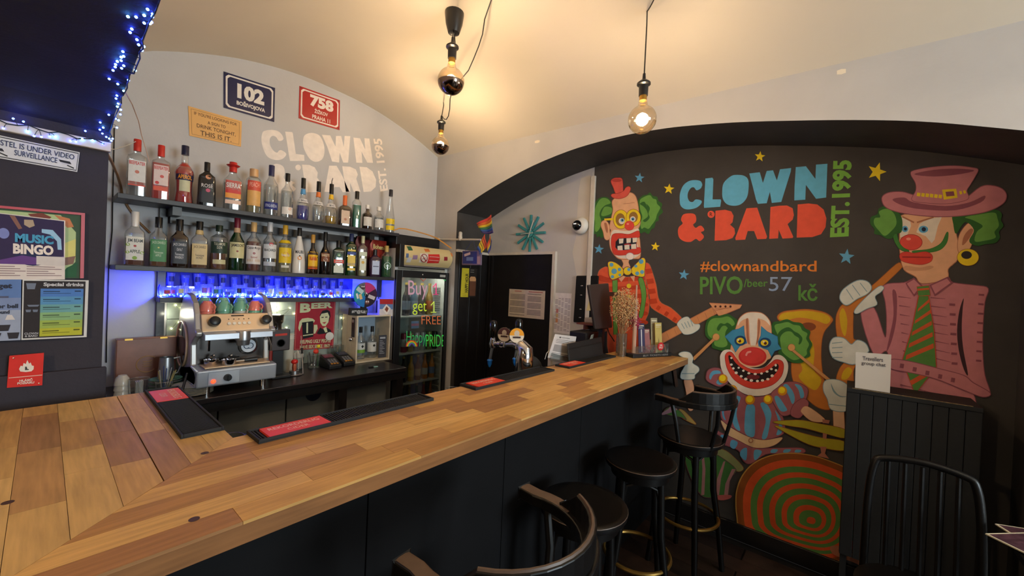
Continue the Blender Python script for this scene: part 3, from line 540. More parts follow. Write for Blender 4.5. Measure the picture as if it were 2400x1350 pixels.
f.part('sleeve', [(MAU, [(903,762),(960,700),(1010,664),(1090,658),(1152,680),(1193,720),(1173,800),(1120,842),(1070,902),(1000,922),(958,882)], True, MAUD, 5), (BLU, [(1000,690),(1030,675),(1080,740),(1090,800),(1070,830),(1040,760)]), (BLU, [(1090,675),(1140,690),(1165,760),(1140,790),(1120,720)]), (BLU, [(930,780),(960,770),(1010,840),(1030,880),(990,890),(960,860)]), (MAU, [(1058,890),(1088,830),(1150,788),(1192,808),(1192,852),(1132,937),(1070,925)], True, MAUD, 4)])
f.part('arm', [((222,178,144), [(1140,880),(1190,850),(1322,945),(1302,972),(1220,962),(1158,912)], True, SKIND, 3), ((222,178,144), [(1393,880),(1477,880),(1484,1032),(1398,1002)], False, SKIND, 4)])
for c, r in (((525,632),36),((600,718),37),((738,797),38),((880,795),37),((993,727),37)): f.part('pompom', [((214,140,22), circ(c, r)), ((244,216,30), circ((c[0]-4, c[1]-5), r*0.68))])
f.part('drumstick', [((206,148,92), bar((455,318), (290,478), 9, 11), False, SKIND, 2), ((216,160,96), circ((470,302), 25), True, SKIND, 3)]); f.part('drumstick', [((206,148,92), bar((1078,408), (1370,650), 9, 11), False, SKIND, 2), ((216,160,96), circ((1065,385), 26), True, SKIND, 3)])
f.part('glove', [(GLV, [(176,440),(210,420),(262,428),(288,470),(282,508),(328,540),(333,570),(302,600),(292,632),(200,632),(194,590),(215,550),(240,500),(225,470)], True, GLVD, 4), (GLVD, bar((200,592), (300,590), 3), False)])
f.part('glove', [(GLV, [(1328,652),(1400,638),(1470,658),(1513,700),(1502,780),(1497,882),(1380,872),(1350,792),(1318,722)], True, GLVD, 5), (GLVD, [(1375,665),(1395,735),(1450,775),(1508,770),(1450,765),(1405,725)]), (GLVD, bar((1360,832), (1500,848), 3), False)])
f.part('cymbal', [((172,160,40), [(918,972),(1040,960),(1150,960),(1280,985),(1482,1030),(1482,1097),(1330,1062),(1180,1022),(1040,1000)], True, TAND, 4)]); f.part('cymbal', [((172,160,40), [(933,1003),(1010,1020),(1150,1060),(1300,1097),(1477,1125),(1477,1194),(1350,1182),(1200,1147),(1050,1072)], True, TAND, 4)])
f.part('cymbal_stand', [((176,112,92), [(1308,950),(1368,958),(1360,985),(1310,980)], False)]); f.part('cymbal_stand', [((176,112,92), [(1312,1060),(1345,1066),(1340,1108),(1312,1100)], False)]); f.part('cymbal_stand', [((176,112,92), [(1290,1165),(1342,1168),(1330,1220),(1362,1262),(1268,1240),(1300,1215)], False)])
OUT = [(668,960),(645,850),(638,760),(645,650),(690,530),(780,430),(920,365),(1080,345),(1250,362),(1400,408),(1560,480),(1680,600),(1740,760),(1740,930),(1680,1080),(1560,1190),(1400,1230),(1200,1200),(960,1130),(780,1060)]
cols = [((190,140,66), 1.0), ((140,76,30), 0.985), ((212,84,40), 0.90), ((88,134,66), 0.80), ((212,84,40), 0.715), ((88,134,66), 0.64), ((212,84,40), 0.555), ((88,134,66), 0.48), ((212,84,40), 0.395), ((88,134,66), 0.325), ((212,84,40), 0.24), ((88,134,66), 0.165), ((212,84,40), 0.065)]
f.part('bass_drum', [(c, [(1255+(x-1255)*t+(1-t)*0, 900+(y-900)*t) for x, y in OUT]) for c, t in cols], Z5)
mb = MB(); mb.poly([PX(1540+x/3.461, 960+y/3.461, XM-0.0225) for x, y in smooth_pts([(1405,1112),(1480,1108),(1560,1158),(1690,1194),(1752,1250),(1767,1302),(1700,1292),(1600,1242),(1520,1212),(1428,1172)])])
obj('shoe', mb, paint((176, 112, 84)), f.t)
# ================================================================== PENDANT LAMPS
M_FLEX = mat('black_cable', (26, 25, 25), 0.5)
M_SOCK = mat('black_bakelite', (20, 20, 22), 0.35)
M_BRASS = mat('brass', (196, 150, 70), 0.3, metal=1.0)
M_BULBG = glass('amber_bulb_glass', (255, 240, 214), 0.04)
M_FILA = emitter('glowing_filament', (255, 232, 186), 45)
M_MIRROR = mat('smoked_mirror_cap', (150, 128, 112), 0.12, metal=1.0)
def pendant(label, bulb, r, mirrored, path, power, extra=None, rose=None, group='globe pendant lamps'):
    b = Vector(bulb); t = thing('pendant_lamp', label, 'lamp', b-Vector((0, 0, r)), group)
    mb = MB(); mb.sphere(b, r, 24, 14, z0=-0.1 if mirrored else -1, z1=0.93); mb.lathe([(r*0.37, 0), (0.017, 0.028)], b+Vector((0, 0, r*0.93)), 16, cap=False); g = obj('bulb', mb, M_BULBG, t, smooth=True)
    if mirrored: mb = MB(); mb.sphere(b, r, 24, 8, z0=-1, z1=-0.1); obj('mirror_cap', mb, M_MIRROR, g, smooth=True)
    mb = MB(); mb.tube([b+Vector((0.004*cos(k), 0.004*sin(k), -0.018+0.006*k)) for k in range(9)], 0.006, 6); mb.sphere(b, 0.02, 12, 8); obj('filament', mb, M_FILA, g, smooth=True)
    mb = MB(); z = r*0.93+0.026; mb.lathe([(0.0165, 0), (0.0165, 0.022)], b+Vector((0, 0, z)), 16); obj('brass_collar', mb, M_BRASS, t, smooth=True)
    mb = MB(); mb.lathe([(0.02, 0), (0.021, 0.045), (0.03, 0.05), (0.03, 0.057), (0.02, 0.066), (0.008, 0.075), (0.006, 0.1)], b+Vector((0, 0, z+0.022)), 18); obj('socket', mb, M_SOCK, t, smooth=True)
    top = b+Vector((0, 0, z+0.12))
    mb = MB(); mb.tube([top]+[Vector(p) for p in path], 0.0032, 8); obj('cable', mb, M_FLEX, t, smooth=True)
    for e in (extra or []): mb = MB(); mb.tube(e, 0.0032, 8); obj('cable', mb, M_FLEX, t, smooth=True)
    if rose is not None:
        mb = MB(); mb.lathe([(0.012, -0.115), (0.03, -0.108), (0.044, -0.06), (0.05, -0.01), (0.05, 0.0)], rose, 20); obj('ceiling_rose', mb, M_SOCK, t, smooth=True)
    ld = bpy.data.lights.new('bulb_light', 'POINT'); ld.energy = power; ld.color = WARM; ld.shadow_soft_size = 0.03
    lo = bpy.data.objects.new('bulb_light', ld); COL.objects.link(lo); lo.location = b - ROOT[t.name]; lo.parent = t
    return t
def sag(a, b, d, n=14): a, b = Vector(a), Vector(b); return [a*(1-k/n)+b*(k/n)-Vector((0, 0, d*4*(k/n)*(1-k/n))) for k in range(n+1)]
zv = lambda x, y: vz(x)+vdrop(y)
RB = 0.0625
B1 = (1.227, 1.473, 2.507); B2 = (1.772, 2.213, 2.506); B3 = (1.731, 0.742, 2.327)
rose = Vector((1.375, 1.645, zv(1.375, 1.645))); rb = rose-Vector((0, 0, 0.115))
hk2 = Vector((1.95, 2.42, zv(1.95, 2.42))); hk3 = Vector((1.86, 0.797, zv(1.86, 0.797)))
pendant('half-mirrored globe bulb hanging lowest under the black ceiling rose', B1, RB, True, [(1.25, 1.50, 2.75), rb+Vector((-0.01, -0.01, 0))], BULB_W, rose=rose,
        extra=[[rb+Vector((0.012, 0.006, 0)), rb+Vector((0.0, -0.02, -0.09)), Vector(B1)+Vector((0.02, -0.01, 0.16))]])
loop = [PY(x, y, Yk) for x, y, Yk in ((1037,288,2.213),(1037,272,2.213),(1041,279,2.205),(1046,280,2.20),(1051,272,2.19),(1054,255,2.17),(1055,232,2.14),(1060,212,2.05),(1085,181,1.85),(1098,165,1.78),(1110,138,1.70),(1122,108,1.62),(1131,80,1.55),(1136,45,1.47))]+[Vector((1.395, 1.385, zv(1.395, 1.385)))]
pendant('smaller-looking half-mirrored globe bulb hanging in front of the wall corner', B2, RB, True, [(1.772, 2.213, 2.70), (1.80, 2.23, 2.8), tuple(hk2)], BULB_W, extra=[loop])
pendant('clear amber globe bulb with brass collar on a long straight cable', B3, RB, False, [(1.742, 0.746, 2.6), (1.80, 0.77, 2.8), tuple(hk3)], BULB_W*1.0, extra=[sag(tuple(hk3), (1.52, 0.55, zv(1.52, 0.55)), 0.05)])
# the same lamps go on over the tables behind the camera
for i, (x, y, z) in enumerate([(1.3, -0.9, 2.35), (1.2, -2.3, 2.4), (-1.15, 0.9, 2.0), (-1.9, -1.9, 2.3)]):
    zt = zv(x, y) if x > XP else 2.95
    pendant('clear amber globe bulb over the tables behind, number %d from the bar' % (i+1), (x, y, z), RB, False, [(x, y, zt)], BULB_W*(0.5 if x > 0 else (3.2 if y > 0 else 1.0)))

# ================================================================== SIGNS ON THE BACK WALL
def wallrect(tl, tr, br, bl, Y): return [PY(*p, Y) for p in (tl, tr, br, bl)]
def plate_sign(name, label, corners, base, rimc, lines, rim=0.05, notch=0.07, Y=YB-0.004, bw=0.014):
    C = wallrect(*corners, Y); sh = Sheet(*C); t = thing(name, label, 'sign', (C[2]+C[3])/2)
    mb = MB(); sh.slab(mb, 0.003); obj('plate', mb, mat('sign_enamel_%d_%d_%d' % base, base, 0.12, coat=0.5, noise=0.04, nscale=20), t, bevel=0.001)
    W = (C[1]-C[0]).length; Hh = (C[3]-C[0]).length; mb = MB(); a = Hh/W
    def ring(o, n):
        u0, v0 = o*a, o; u1, v1 = 1-u0, 1-v0; k = n; q = n*a
        return [(u0+q, v0), (u1-q, v0), (u1-q*0.45, v0+k*0.45), (u1, v0+k), (u1, v1-k), (u1-q*0.45, v1-k*0.45), (u1-q, v1), (u0+q, v1), (u0+q*0.45, v1-k*0.45), (u0, v1-k), (u0, v0+k), (u0+q*0.45, v0+k*0.45)]
    A, Bq = ring(rim, notch), ring(rim+bw/Hh*0.5+0.012, notch)
    for i in range(12):
        j = (i+1) % 12; mb.quad(sh.at(*A[i], 1), sh.at(*A[j], 1), sh.at(*Bq[j], 1), sh.at(*Bq[i], 1))
    obj('border', mb, paint(rimc), t)
    for s, u0, v0, u1, v1, b in lines:
        mb = MB(); sh.text(mb, s, u0, v0, u1, v1, 0, 2, b); obj('lettering', mb, paint(rimc), t)
    for u, v in ((0.035, 0.045), (0.965, 0.045), (0.965, 0.955), (0.035, 0.955)):
        mb = MB(); mb.sphere(sh.at(u, v, 2), 0.004, 8, 4, z0=-1, sq=(1, 0.5, 1)); obj('screw', mb, mat('sign_screw', (60, 56, 54), 0.4, metal=0.8), t)
    return t
plate_sign('house_number_sign', 'dark blue enamel house number plate reading 102 with white border', ((524,167),(645,206),(643,286),(524,252)), (30, 34, 74), (226, 218, 208), [('102', 0.25, 0.2, 0.78, 0.62, 0.055), ('BOŘIVOJOVA', 0.24, 0.66, 0.8, 0.84, 0.035)])
plate_sign('house_number_sign', 'red enamel house number plate reading 758 with white border', ((702,201),(797,235),(796,305),(700,277)), (176, 44, 42), (232, 218, 208), [('758', 0.25, 0.13, 0.83, 0.5, 0.055), ('ŽIŽKOV', 0.36, 0.54, 0.69, 0.68, 0.02), ('PRAHA 11', 0.31, 0.75, 0.75, 0.88, 0.02)])
C = wallrect((441,248),(567,284),(565,344),(444,318), YB-0.004); sh = Sheet(*C); t = thing('drink_sign', 'orange rectangular sign joking about looking for a sign to drink tonight', 'sign', (C[2]+C[3])/2)
mb = MB(); sh.slab(mb, 0.003); obj('plate', mb, mat('orange_sign_board', (224, 168, 92), 0.5, noise=0.05, nscale=15), t, bevel=0.001)
mb = MB()
for a in ((0.045, 0.07, 0.955, 0.078), (0.045, 0.922, 0.955, 0.93), (0.045, 0.07, 0.05, 0.93), (0.95, 0.07, 0.955, 0.93)): sh.rect(mb, *a, 0, 1)
obj('border', mb, paint((110, 78, 48)), t)
for s, a in (("IF YOU'RE LOOKING FOR", (0.1, 0.13, 0.9, 0.24)), ('A SIGN TO', (0.34, 0.34, 0.68, 0.45)), ('DRINK TONIGHT,', (0.14, 0.52, 0.88, 0.67)), ('THIS IS IT.', (0.2, 0.73, 0.8, 0.9))):
    mb = MB(); sh.text(mb, s, *a, 0, 2, 0.004); obj('lettering', mb, paint((88, 62, 44)), t)
# white painted logo on the wall (same letters as in the mural)
LOGO_SRC = [(112, 277), (1280, 148), (1272, 760), (98, 765)]
t = thing('painted_wall_logo', 'pub name painted in white block letters on the grey wall above the bottles', 'mural', PY(750, 450, YB))
WL = {'C': [(880,660),(905,640),(960,632),(1020,640),(1060,670),(1082,715),(1062,735),(1035,735),(1010,700),(975,690),(950,720),(955,780),(985,830),(1020,850),(1040,830),(1065,828),(1105,855),(1100,885),(1060,915),(1000,920),(930,890),(890,820),(870,730)],
 'L': [(1098,648),(1165,652),(1172,668),(1200,862),(1280,872),(1283,928),(1145,930),(1138,900)],
 'O': [(1275,700),(1310,668),(1370,662),(1430,690),(1465,760),(1475,840),(1455,910),(1400,938),(1345,920),(1300,860),(1270,780)],
 'W': [(1450,678),(1530,685),(1580,790),(1585,690),(1635,690),(1660,795),(1668,690),(1722,692),(1702,945),(1655,945),(1620,850),(1615,945),(1548,935),(1500,790)],
 'N': [(1752,705),(1815,712),(1865,820),(1858,712),(1905,715),(1940,948),(1885,945),(1830,840),(1838,948),(1780,945)],
 '&': [(985,970),(1030,958),(1080,985),(1095,1040),(1085,1090),(1120,1130),(1150,1120),(1190,1140),(1165,1160),(1200,1195),(1170,1225),(1120,1220),(1060,1240),(1010,1225),(990,1150),(985,1050)],
 'B': [(1258,965),(1330,968),(1380,990),(1410,1040),(1405,1090),(1440,1140),(1440,1200),(1410,1228),(1300,1230)],
 'A': [(1520,975),(1590,975),(1640,1060),(1715,1228),(1650,1230),(1620,1180),(1570,1180),(1550,1228),(1475,1225)],
 'R': [(1645,980),(1720,985),(1775,1010),(1795,1060),(1780,1100),(1820,1225),(1755,1225),(1720,1140),(1722,1225),(1680,1225)],
 'D': [(1810,985),(1880,990),(1935,1030),(1970,1110),(1965,1180),(1920,1222),(1850,1228)]}
for k, p in WL.items():
    P = smooth_pts(p) if k in 'CO&' else p
    mb = MB(); mb.poly([PY(400+x/4.091, 150+y/4.091, YB-0.0008) for x, y in P]); obj('letter', mb, paint((236, 224, 214)), t)
mb = MB(); mb.poly([PY(400+x/4.091, 150+y/4.091, YB-0.0008) for x, y in circ((1222, 992), 27)]); obj('dot', mb, paint((236, 224, 214)), t)
for s_, Q in (('EST.', ((2010,1222),(1982,1000),(2062,1000),(2085,1210))), ('1995', ((1975,950),(1942,712),(2025,716),(2055,945)))):
    q = [PY(400+x/4.091, 150+y/4.091, YB-0.0008) for x, y in Q]; mb = MB(); add_text(mb, s_, quadmap(*q), 0.03); obj('year_lettering', mb, paint((236, 224, 214)), t)

# ================================================================== SHELVES
YSF = 2.86; ZS1, ZS2, ZS3 = 1.942, 1.574, 1.402
def shelf_board(label, x0, x1, y0, y1, z, th, m=M_BLACKWOOD):
    mb = MB(); mb.box(x0, x1, y0, y1, z-th, z); return tag(obj('wall_shelf', mb, m, bevel=0.002), label, 'shelf')
M_SHELF = mat('black_shelf_paint', (44, 42, 46), 0.45, noise=0.15, nscale=20)
shelf_board('long black upper shelf carrying a row of liqueur and gin bottles', 0.235, 1.90, YSF, YB-0.002, ZS1, 0.026, M_SHELF)
shelf_board('long black middle shelf carrying a row of whisky and rum bottles', 0.235, 1.868, YSF, YB-0.002, ZS2, 0.026, M_SHELF)
shelf_board('short black lower shelf for shot glasses lit by blue lights', 0.425, 1.63, 2.95, YB-0.002, ZS3, 0.03, M_SHELF)
fr = thing('shelf_frame', 'black wooden frame of posts and a rail carrying the bottle shelves', 'frame', (1.16, 3.06, ZBB))
for x in (0.43, 1.856):
    for z0, z1 in ((ZBB+0.001, ZS3-0.031), (ZS3+0.001, ZS2-0.027), (ZS2+0.001, ZS1-0.027)): mb = MB(); mb.box(x, x+(0.035 if x < 1 else 0.014), 3.062, YB-0.004, z0, z1); obj('post', mb, M_BLACKWOOD, fr)
mb = MB(); mb.box(0.47, 1.63, 3.0865, 3.094, ZS3+0.001, ZS2-0.027); obj('added_glow_panel', mb, mat('blue_glow_board', (40, 44, 128), 0.6, noise=0.1, nscale=10), fr, label='added dark blue board deepening the LED glow behind the shot glasses')  # made-up board, the blue LED glow is put into its colour
mb = MB(); mb.box(0.47, 1.88, 3.02, 3.06, ZS1-0.11, ZS1-0.06); obj('rail', mb, M_BLACKWOOD, fr)
mb = MB(); mb.box(0.46, 0.50, 2.90, 3.06, ZS1-0.075, ZS1-0.0275); obj('bracket', mb, M_BLACKWOOD, fr)
mb = MB(); mb.box(1.66, 1.70, 2.90, 3.06, ZS1-0.075, ZS1-0.0275); obj('bracket', mb, M_BLACKWOOD, fr)

# ================================================================== BOTTLES
PROF = {
 'gin': [(0.96,0),(1,0.02),(1,0.66),(0.93,0.70),(0.42,0.745),(0.33,0.77),(0.33,0.86)],
 'aperitif': [(0.92,0),(0.97,0.02),(0.84,0.2),(0.86,0.35),(1,0.52),(0.98,0.56),(0.75,0.62),(0.44,0.67),(0.37,0.72),(0.33,0.86)],
 'flat': [(0.97,0),(1,0.02),(0.92,0.6),(0.86,0.68),(0.5,0.74),(0.3,0.78),(0.27,0.88)],
 'tequila': [(0.97,0),(1,0.02),(1,0.55),(0.9,0.63),(0.5,0.72),(0.36,0.78),(0.36,0.86)],
 'stout': [(0.97,0),(1,0.02),(1,0.7),(0.92,0.76),(0.6,0.82),(0.48,0.85),(0.48,0.89)],
 'vodka': [(0.97,0),(1,0.02),(1,0.56),(0.94,0.62),(0.62,0.69),(0.4,0.75),(0.34,0.8),(0.33,0.88)],
 'bols': [(0.86,0),(0.9,0.02),(1,0.12),(1,0.34),(0.86,0.40),(0.78,0.46),(0.56,0.52),(0.42,0.6),(0.32,0.72),(0.3,0.86)],
 'orange': [(0.97,0),(1,0.02),(1,0.52),(0.9,0.6),(0.55,0.66),(0.3,0.69),(0.27,0.72)],
 'tall': [(0.97,0),(1,0.02),(1,0.62),(0.96,0.7),(0.6,0.76),(0.42,0.79),(0.4,0.86)],
 'cone': [(0.97,0),(1,0.02),(1,0.34),(0.9,0.38),(0.62,0.6),(0.4,0.8),(0.34,0.9)],
 'whisky': [(0.97,0),(1,0.02),(1,0.58),(0.93,0.63),(0.58,0.69),(0.36,0.75),(0.35,0.86)],
 'jameson': [(0.97,0),(1,0.02),(1,0.5),(0.95,0.56),(0.62,0.65),(0.42,0.71),(0.34,0.85)],
 'rum': [(0.97,0),(1,0.02),(1,0.55),(0.93,0.62),(0.6,0.68),(0.36,0.74),(0.33,0.87)],
 'coconut': [(0.97,0),(1,0.03),(0.98,0.25),(0.84,0.45),(0.6,0.62),(0.36,0.78),(0.28,0.88)],
 'cream': [(0.95,0),(1,0.02),(1,0.42),(0.93,0.5),(0.6,0.58),(0.36,0.66),(0.32,0.86)],
 'herbal': [(0.97,0),(1,0.02),(1,0.66),(0.93,0.72),(0.55,0.77),(0.34,0.8),(0.33,0.88)],
 'squat': [(0.96,0),(1,0.02),(1,0.62),(0.85,0.70),(0.45,0.76),(0.3,0.8),(0.3,0.88)],
}
G_CLEAR = glass('clear_bottle_glass', (250, 252, 252), 0.12, 0.06, (230, 234, 238)); G_BROWN = glass('brown_bottle_glass', (110, 58, 24), 0.08, 0.35, (66, 34, 18)); G_GREEN = glass('green_bottle_glass', (50, 130, 64), 0.08, 0.45, (20, 92, 46)); G_DARK = mat('dark_bottle_glass', (16, 13, 14), 0.1, coat=0.5)
G_WHITE = mat('white_bottle_glaze', (216, 212, 206), 0.25, coat=0.3)
def liquid(name, tint, body): return glass('liquid_'+name, tint, 0.0, 0.72, body)
LQ = {'red': liquid('red', (240, 70, 40), (236, 44, 28)), 'pink': liquid('pink', (250, 120, 100), (232, 78, 66)), 'blue': liquid('blue', (20, 40, 200), (24, 40, 190)), 'yellow': liquid('yellow', (240, 210, 30), (222, 184, 20)), 'green': liquid('green', (0, 150, 100), (0, 150, 104)), 'amber': liquid('amber', (180, 90, 30), (140, 70, 26)), 'honey': liquid('honey', (220, 150, 60), (160, 96, 34)), 'rum': liquid('rum', (170, 76, 30), (150, 66, 28)), 'clear': glass('liquid_clear', (236, 240, 242), 0.0, 0.06, (210, 216, 220)), 'pale': liquid('pale', (240, 236, 200), (190, 180, 130)), 'emerald': liquid('emerald', (0, 120, 40), (0, 130, 52))}
def capm(c): return mat('cap_%d_%d_%d' % c, c, 0.35, metal=0.1)
SHARED_LBL = lambda c: mat('label_%d_%d_%d' % c, c, 0.5, noise=0.05, nscale=60)
def bottle(name, label, px, ytop, wpx, kind, zb, glassm, cap=None, liq=None, labels=(), n=2.0, asp=1.0, Y=2.935, texts=(), caplen=None, group='bottles on the upper shelf', neck=None, discs=()):
    base = PY(px, 0.5*(ytop+620), Y); X = base.x; top = PY(px, ytop, Y).z; H = top-zb
    R = px_radius(Vector((X, Y, (top+zb)/2)), wpx)
    if n > 3: R *= 0.93
    t = thing(name, label, 'bottle', (X, Y, zb), group, rotz=-0.55*math.atan2(X, Y))
    pr = [(r*R, z*H) for r, z in PROF[kind]]; seg = 28 if n > 3 else 22
    mb = MB(); mb.lathe(pr, (0, 0, 0), seg, n=n, asp=asp); body = obj('body', mb, glassm, t, local=True, smooth=True)
    def rad(z):
        for (r0, z0), (r1, z1) in zip(pr, pr[1:]):
            if z <= z1: return r0+(r1-r0)*(z-z0)/max(1e-6, z1-z0)
        return pr[-1][0]
    if liq:
        lq, lev = liq; zl = lev*H; ip = [(max(0.002, r*0.93), z+0.003) for r, z in pr if z < zl-0.004]+[(rad(zl)*0.93, zl)]
        mb = MB(); mb.lathe(ip, (0, 0, 0), seg, n=n, asp=asp); obj('liquid', mb, LQ[lq], t, local=True, smooth=True)
    ntop = pr[-1][1]; rn = pr[-1][0]
    if cap:
        c0 = ntop-(0.02 if caplen is None else caplen*H); rc = rn*1.12+0.001
        mb = MB(); mb.lathe([(rc, c0), (rc, H*0.995), (rc*0.94, H)], (0, 0, 0), 16); obj('cap', mb, capm(cap), t, local=True, smooth=True)
    if neck:
        for z0, z1, c in neck:
            mb = MB(); mb.lathe([(rad(z0*H)*1.03+0.0006, z0*H), (rad(z1*H)*1.03+0.0006, z1*H)], (0, 0, 0), 18, cap=False, n=n if rad(z0*H) > 0.7*R else 2.0, asp=asp if rad(z0*H) > 0.7*R else 1.0); obj('neck_band', mb, SHARED_LBL(c), t, local=True, smooth=True)
    def surf(x, z, k):
        r = rad(z)*k; q = min(0.999, abs(x)/r); return Vector((x, -asp*r*(1-q**n)**(1/n), z))
    lo = None
    for z0, z1, c, w in labels:
        mb = MB(); N = 10; K = 1 if n > 3 else 5
        grid = [[surf((-1+2*i/N)*w*R*0.97, (z0+(z1-z0)*j/K)*H, 1.015) for i in range(N+1)] for j in range(K+1)]
        vs = [p for row in grid for p in row]; mb.add(vs, [(j*(N+1)+i, j*(N+1)+i+1, (j+1)*(N+1)+i+1, (j+1)*(N+1)+i) for j in range(K) for i in range(N)])
        lo = obj('label', mb, SHARED_LBL(c), t, local=True, smooth=True)
    for x, z, r, c in discs:
        mb = MB(); mb.poly([surf((x+r*cos(a*pi/8))*R, z*H+r*R*sin(a*pi/8), 1.022) for a in range(16)]); obj('emblem', mb, SHARED_LBL(c), lo or t, local=True)
    for s, z0, z1, w, c, b in texts:
        mb = MB(); add_text(mb, s, lambda u, v: surf((-1+2*u)*w*R, (z0+(z1-z0)*v)*H, 1.028), b); obj('lettering', mb, SHARED_LBL(c), lo or t, local=True)
    return t
WH, CR, BK, RD, GD = (226, 220, 212), (216, 200, 160), (18, 18, 20), (200, 46, 36), (190, 150, 60)
U = ZS1+0.0005; Lw = ZS2+0.0005
bottle('gin_bottle', 'clear square gin bottle with red cap, white and red label, leftmost on upper shelf', 318, 326, 52, 'gin', U, G_CLEAR, RD, ('clear', 0.6), [(0.2, 0.62, (214, 210, 206), 0.86), (0.18, 0.25, (206, 70, 44), 0.86)], 7, 0.8, texts=[('BEEFEATER', 0.54, 0.6, 0.78, RD, 0.02)], discs=[(0, 0.42, 0.22, (190, 110, 90))])
bottle('gin_bottle', 'square pink gin bottle with red cap and white label', 374, 340, 47, 'gin', U, G_CLEAR, RD, ('pink', 0.66), [(0.26, 0.62, (220, 196, 190), 0.8), (0.16, 0.24, (214, 80, 50), 0.8)], 7, 0.8, texts=[('BEEFEATER', 0.54, 0.6, 0.74, RD, 0.02)], discs=[(0.1, 0.42, 0.22, (200, 80, 70)), (-0.4, 0.3, 0.22, (196, 40, 36))])
bottle('aperitif_bottle', 'curvy bottle of bright red aperitif with dark blue cap', 430, 341, 47, 'aperitif', U, G_CLEAR, (26, 28, 58), ('red', 0.7), [(0.39, 0.49, (34, 30, 66), 0.9), (0.2, 0.39, (200, 196, 160), 0.55)], texts=[('APEROL', 0.41, 0.48, 0.7, (232, 150, 30), 0.03)], caplen=0.02)
bottle('cream_liqueur_bottle', 'matt black flat-shouldered liqueur bottle with copper rose on its label', 482, 380, 48, 'flat', U, G_DARK, (24, 22, 24), None, [(0.08, 0.66, (24, 20, 24), 0.86)], 6, 0.7, texts=[('ROSÉ', 0.42, 0.52, 0.6, (210, 200, 196), 0.01)], discs=[(0.1, 0.66, 0.3, (206, 140, 100)), (0.1, 0.36, 0.24, (200, 80, 110))])
t = bottle('tequila_bottle', 'clear tequila bottle with a red sombrero cap and red label', 543, 380, 48, 'tequila', U, G_CLEAR, (196, 40, 34), ('clear', 0.55), [(0.34, 0.6, (206, 48, 36), 0.84), (0.24, 0.34, (232, 150, 50), 0.84), (0.12, 0.2, (224, 190, 170), 0.84)], 5, 0.85, texts=[('SIERRA', 0.45, 0.55, 0.74, WH, 0.02)])
R_ = 0.03; mb = MB(); mb.lathe([(0.004, 0.30), (0.028, 0.298), (0.036, 0.306), (0.03, 0.309), (0.016, 0.306), (0.013, 0.32), (0.004, 0.326)], (0, 0, -0.028), 18); obj('sombrero', mb, capm((196, 40, 34)), t, local=True, smooth=True)
bottle('vodka_bottle', 'stout clear bottle with wooden stopper, red and peach coloured label', 592, 396, 38, 'stout', U, G_CLEAR, (206, 160, 110), ('pale', 0.62), [(0.5, 0.72, (214, 82, 58), 0.84), (0.16, 0.5, (224, 170, 96), 0.84)], texts=[('PEACH', 0.58, 0.68, 0.6, (240, 170, 150), 0.01)])
bottle('vodka_bottle', 'clear round-shouldered vodka bottle with dark blue label low on the glass', 633, 387, 36, 'vodka', U, G_CLEAR, (40, 42, 84), ('clear', 0.6), [(0.12, 0.26, (34, 44, 120), 0.9)], texts=[('FINLANDIA', 0.16, 0.22, 0.74, (200, 206, 226), 0.01)], caplen=0.09)
bottle('liqueur_bottle', 'clear long-necked bottle with black cap and white apricot label', 671, 406, 30, 'rum', U, G_CLEAR, BK, ('clear', 0.6), [(0.08, 0.24, (226, 220, 214), 0.86)], discs=[(0.35, 0.2, 0.22, (222, 130, 50))], caplen=0.05)
BT = lambda label, px, yt, w, liq, band: bottle('liqueur_bottle', label, px, yt, w, 'bols', U, G_CLEAR, BK, liq, (), neck=[(0.42, 0.5, (226, 222, 220)), (0.62, 0.74, band)], caplen=0.1, texts=[('BOLS', 0.435, 0.485, 0.36, (60, 60, 70), 0.01)])
BT('fluted liqueur bottle half full of vivid blue liquid', 708, 417, 31, ('blue', 0.34), (80, 150, 200)); BT('fluted clear liqueur bottle with an orange neck band', 744, 425, 29, ('clear', 0.5), (232, 120, 50))
t = BT('fluted liqueur bottle with yellow neck band, pourer and a little yellow liquid', 774, 431, 29, ('yellow', 0.2), (226, 180, 30))
Hb = PY(774, 431, 2.935).z-U; mb = MB(); mb.tube([(0, 0, Hb-0.002), (0, 0, Hb+0.022), (0.004, -0.006, Hb+0.045)], [0.006, 0.004, 0.003], 8); obj('pourer', mb, mat('steel_pourer', (170, 170, 172), 0.25, metal=1), t, local=True)
bottle('orange_liqueur_bottle', 'square brown liqueur bottle with an orange capped neck and cream label', 806, 458, 35, 'orange', U, G_BROWN, (222, 110, 56), ('amber', 0.5), [(0.08, 0.5, (206, 176, 150), 0.62)], 7, 0.75, neck=[(0.69, 0.72, (222, 110, 56))], caplen=0.04, discs=[(0, 0.22, 0.2, (180, 120, 90))])
bottle('mint_liqueur_bottle', 'tall bottle of deep green liqueur with a black cap on upper shelf', 834, 448, 23, 'tall', U, G_CLEAR, (28, 24, 22), ('green', 0.62), (), 4, 0.9)
bottle('bitter_bottle', 'small brown bottle with a white label and white cap', 859, 480, 24, 'whisky', U, G_BROWN, WH, ('amber', 0.5), [(0.14, 0.5, (214, 208, 200), 0.84)], texts=[('-', 0.38, 0.41, 0.6, (60, 50, 50), 0.01)], caplen=0.02)
bottle('gin_bottle', 'small clear bottle with white label and white cap next to the yellow-labelled one', 886, 485, 25, 'whisky', U, G_CLEAR, WH, ('clear', 0.55), [(0.14, 0.48, (216, 212, 208), 0.84)], texts=[('-', 0.36, 0.39, 0.6, (60, 60, 80), 0.01)], caplen=0.02)
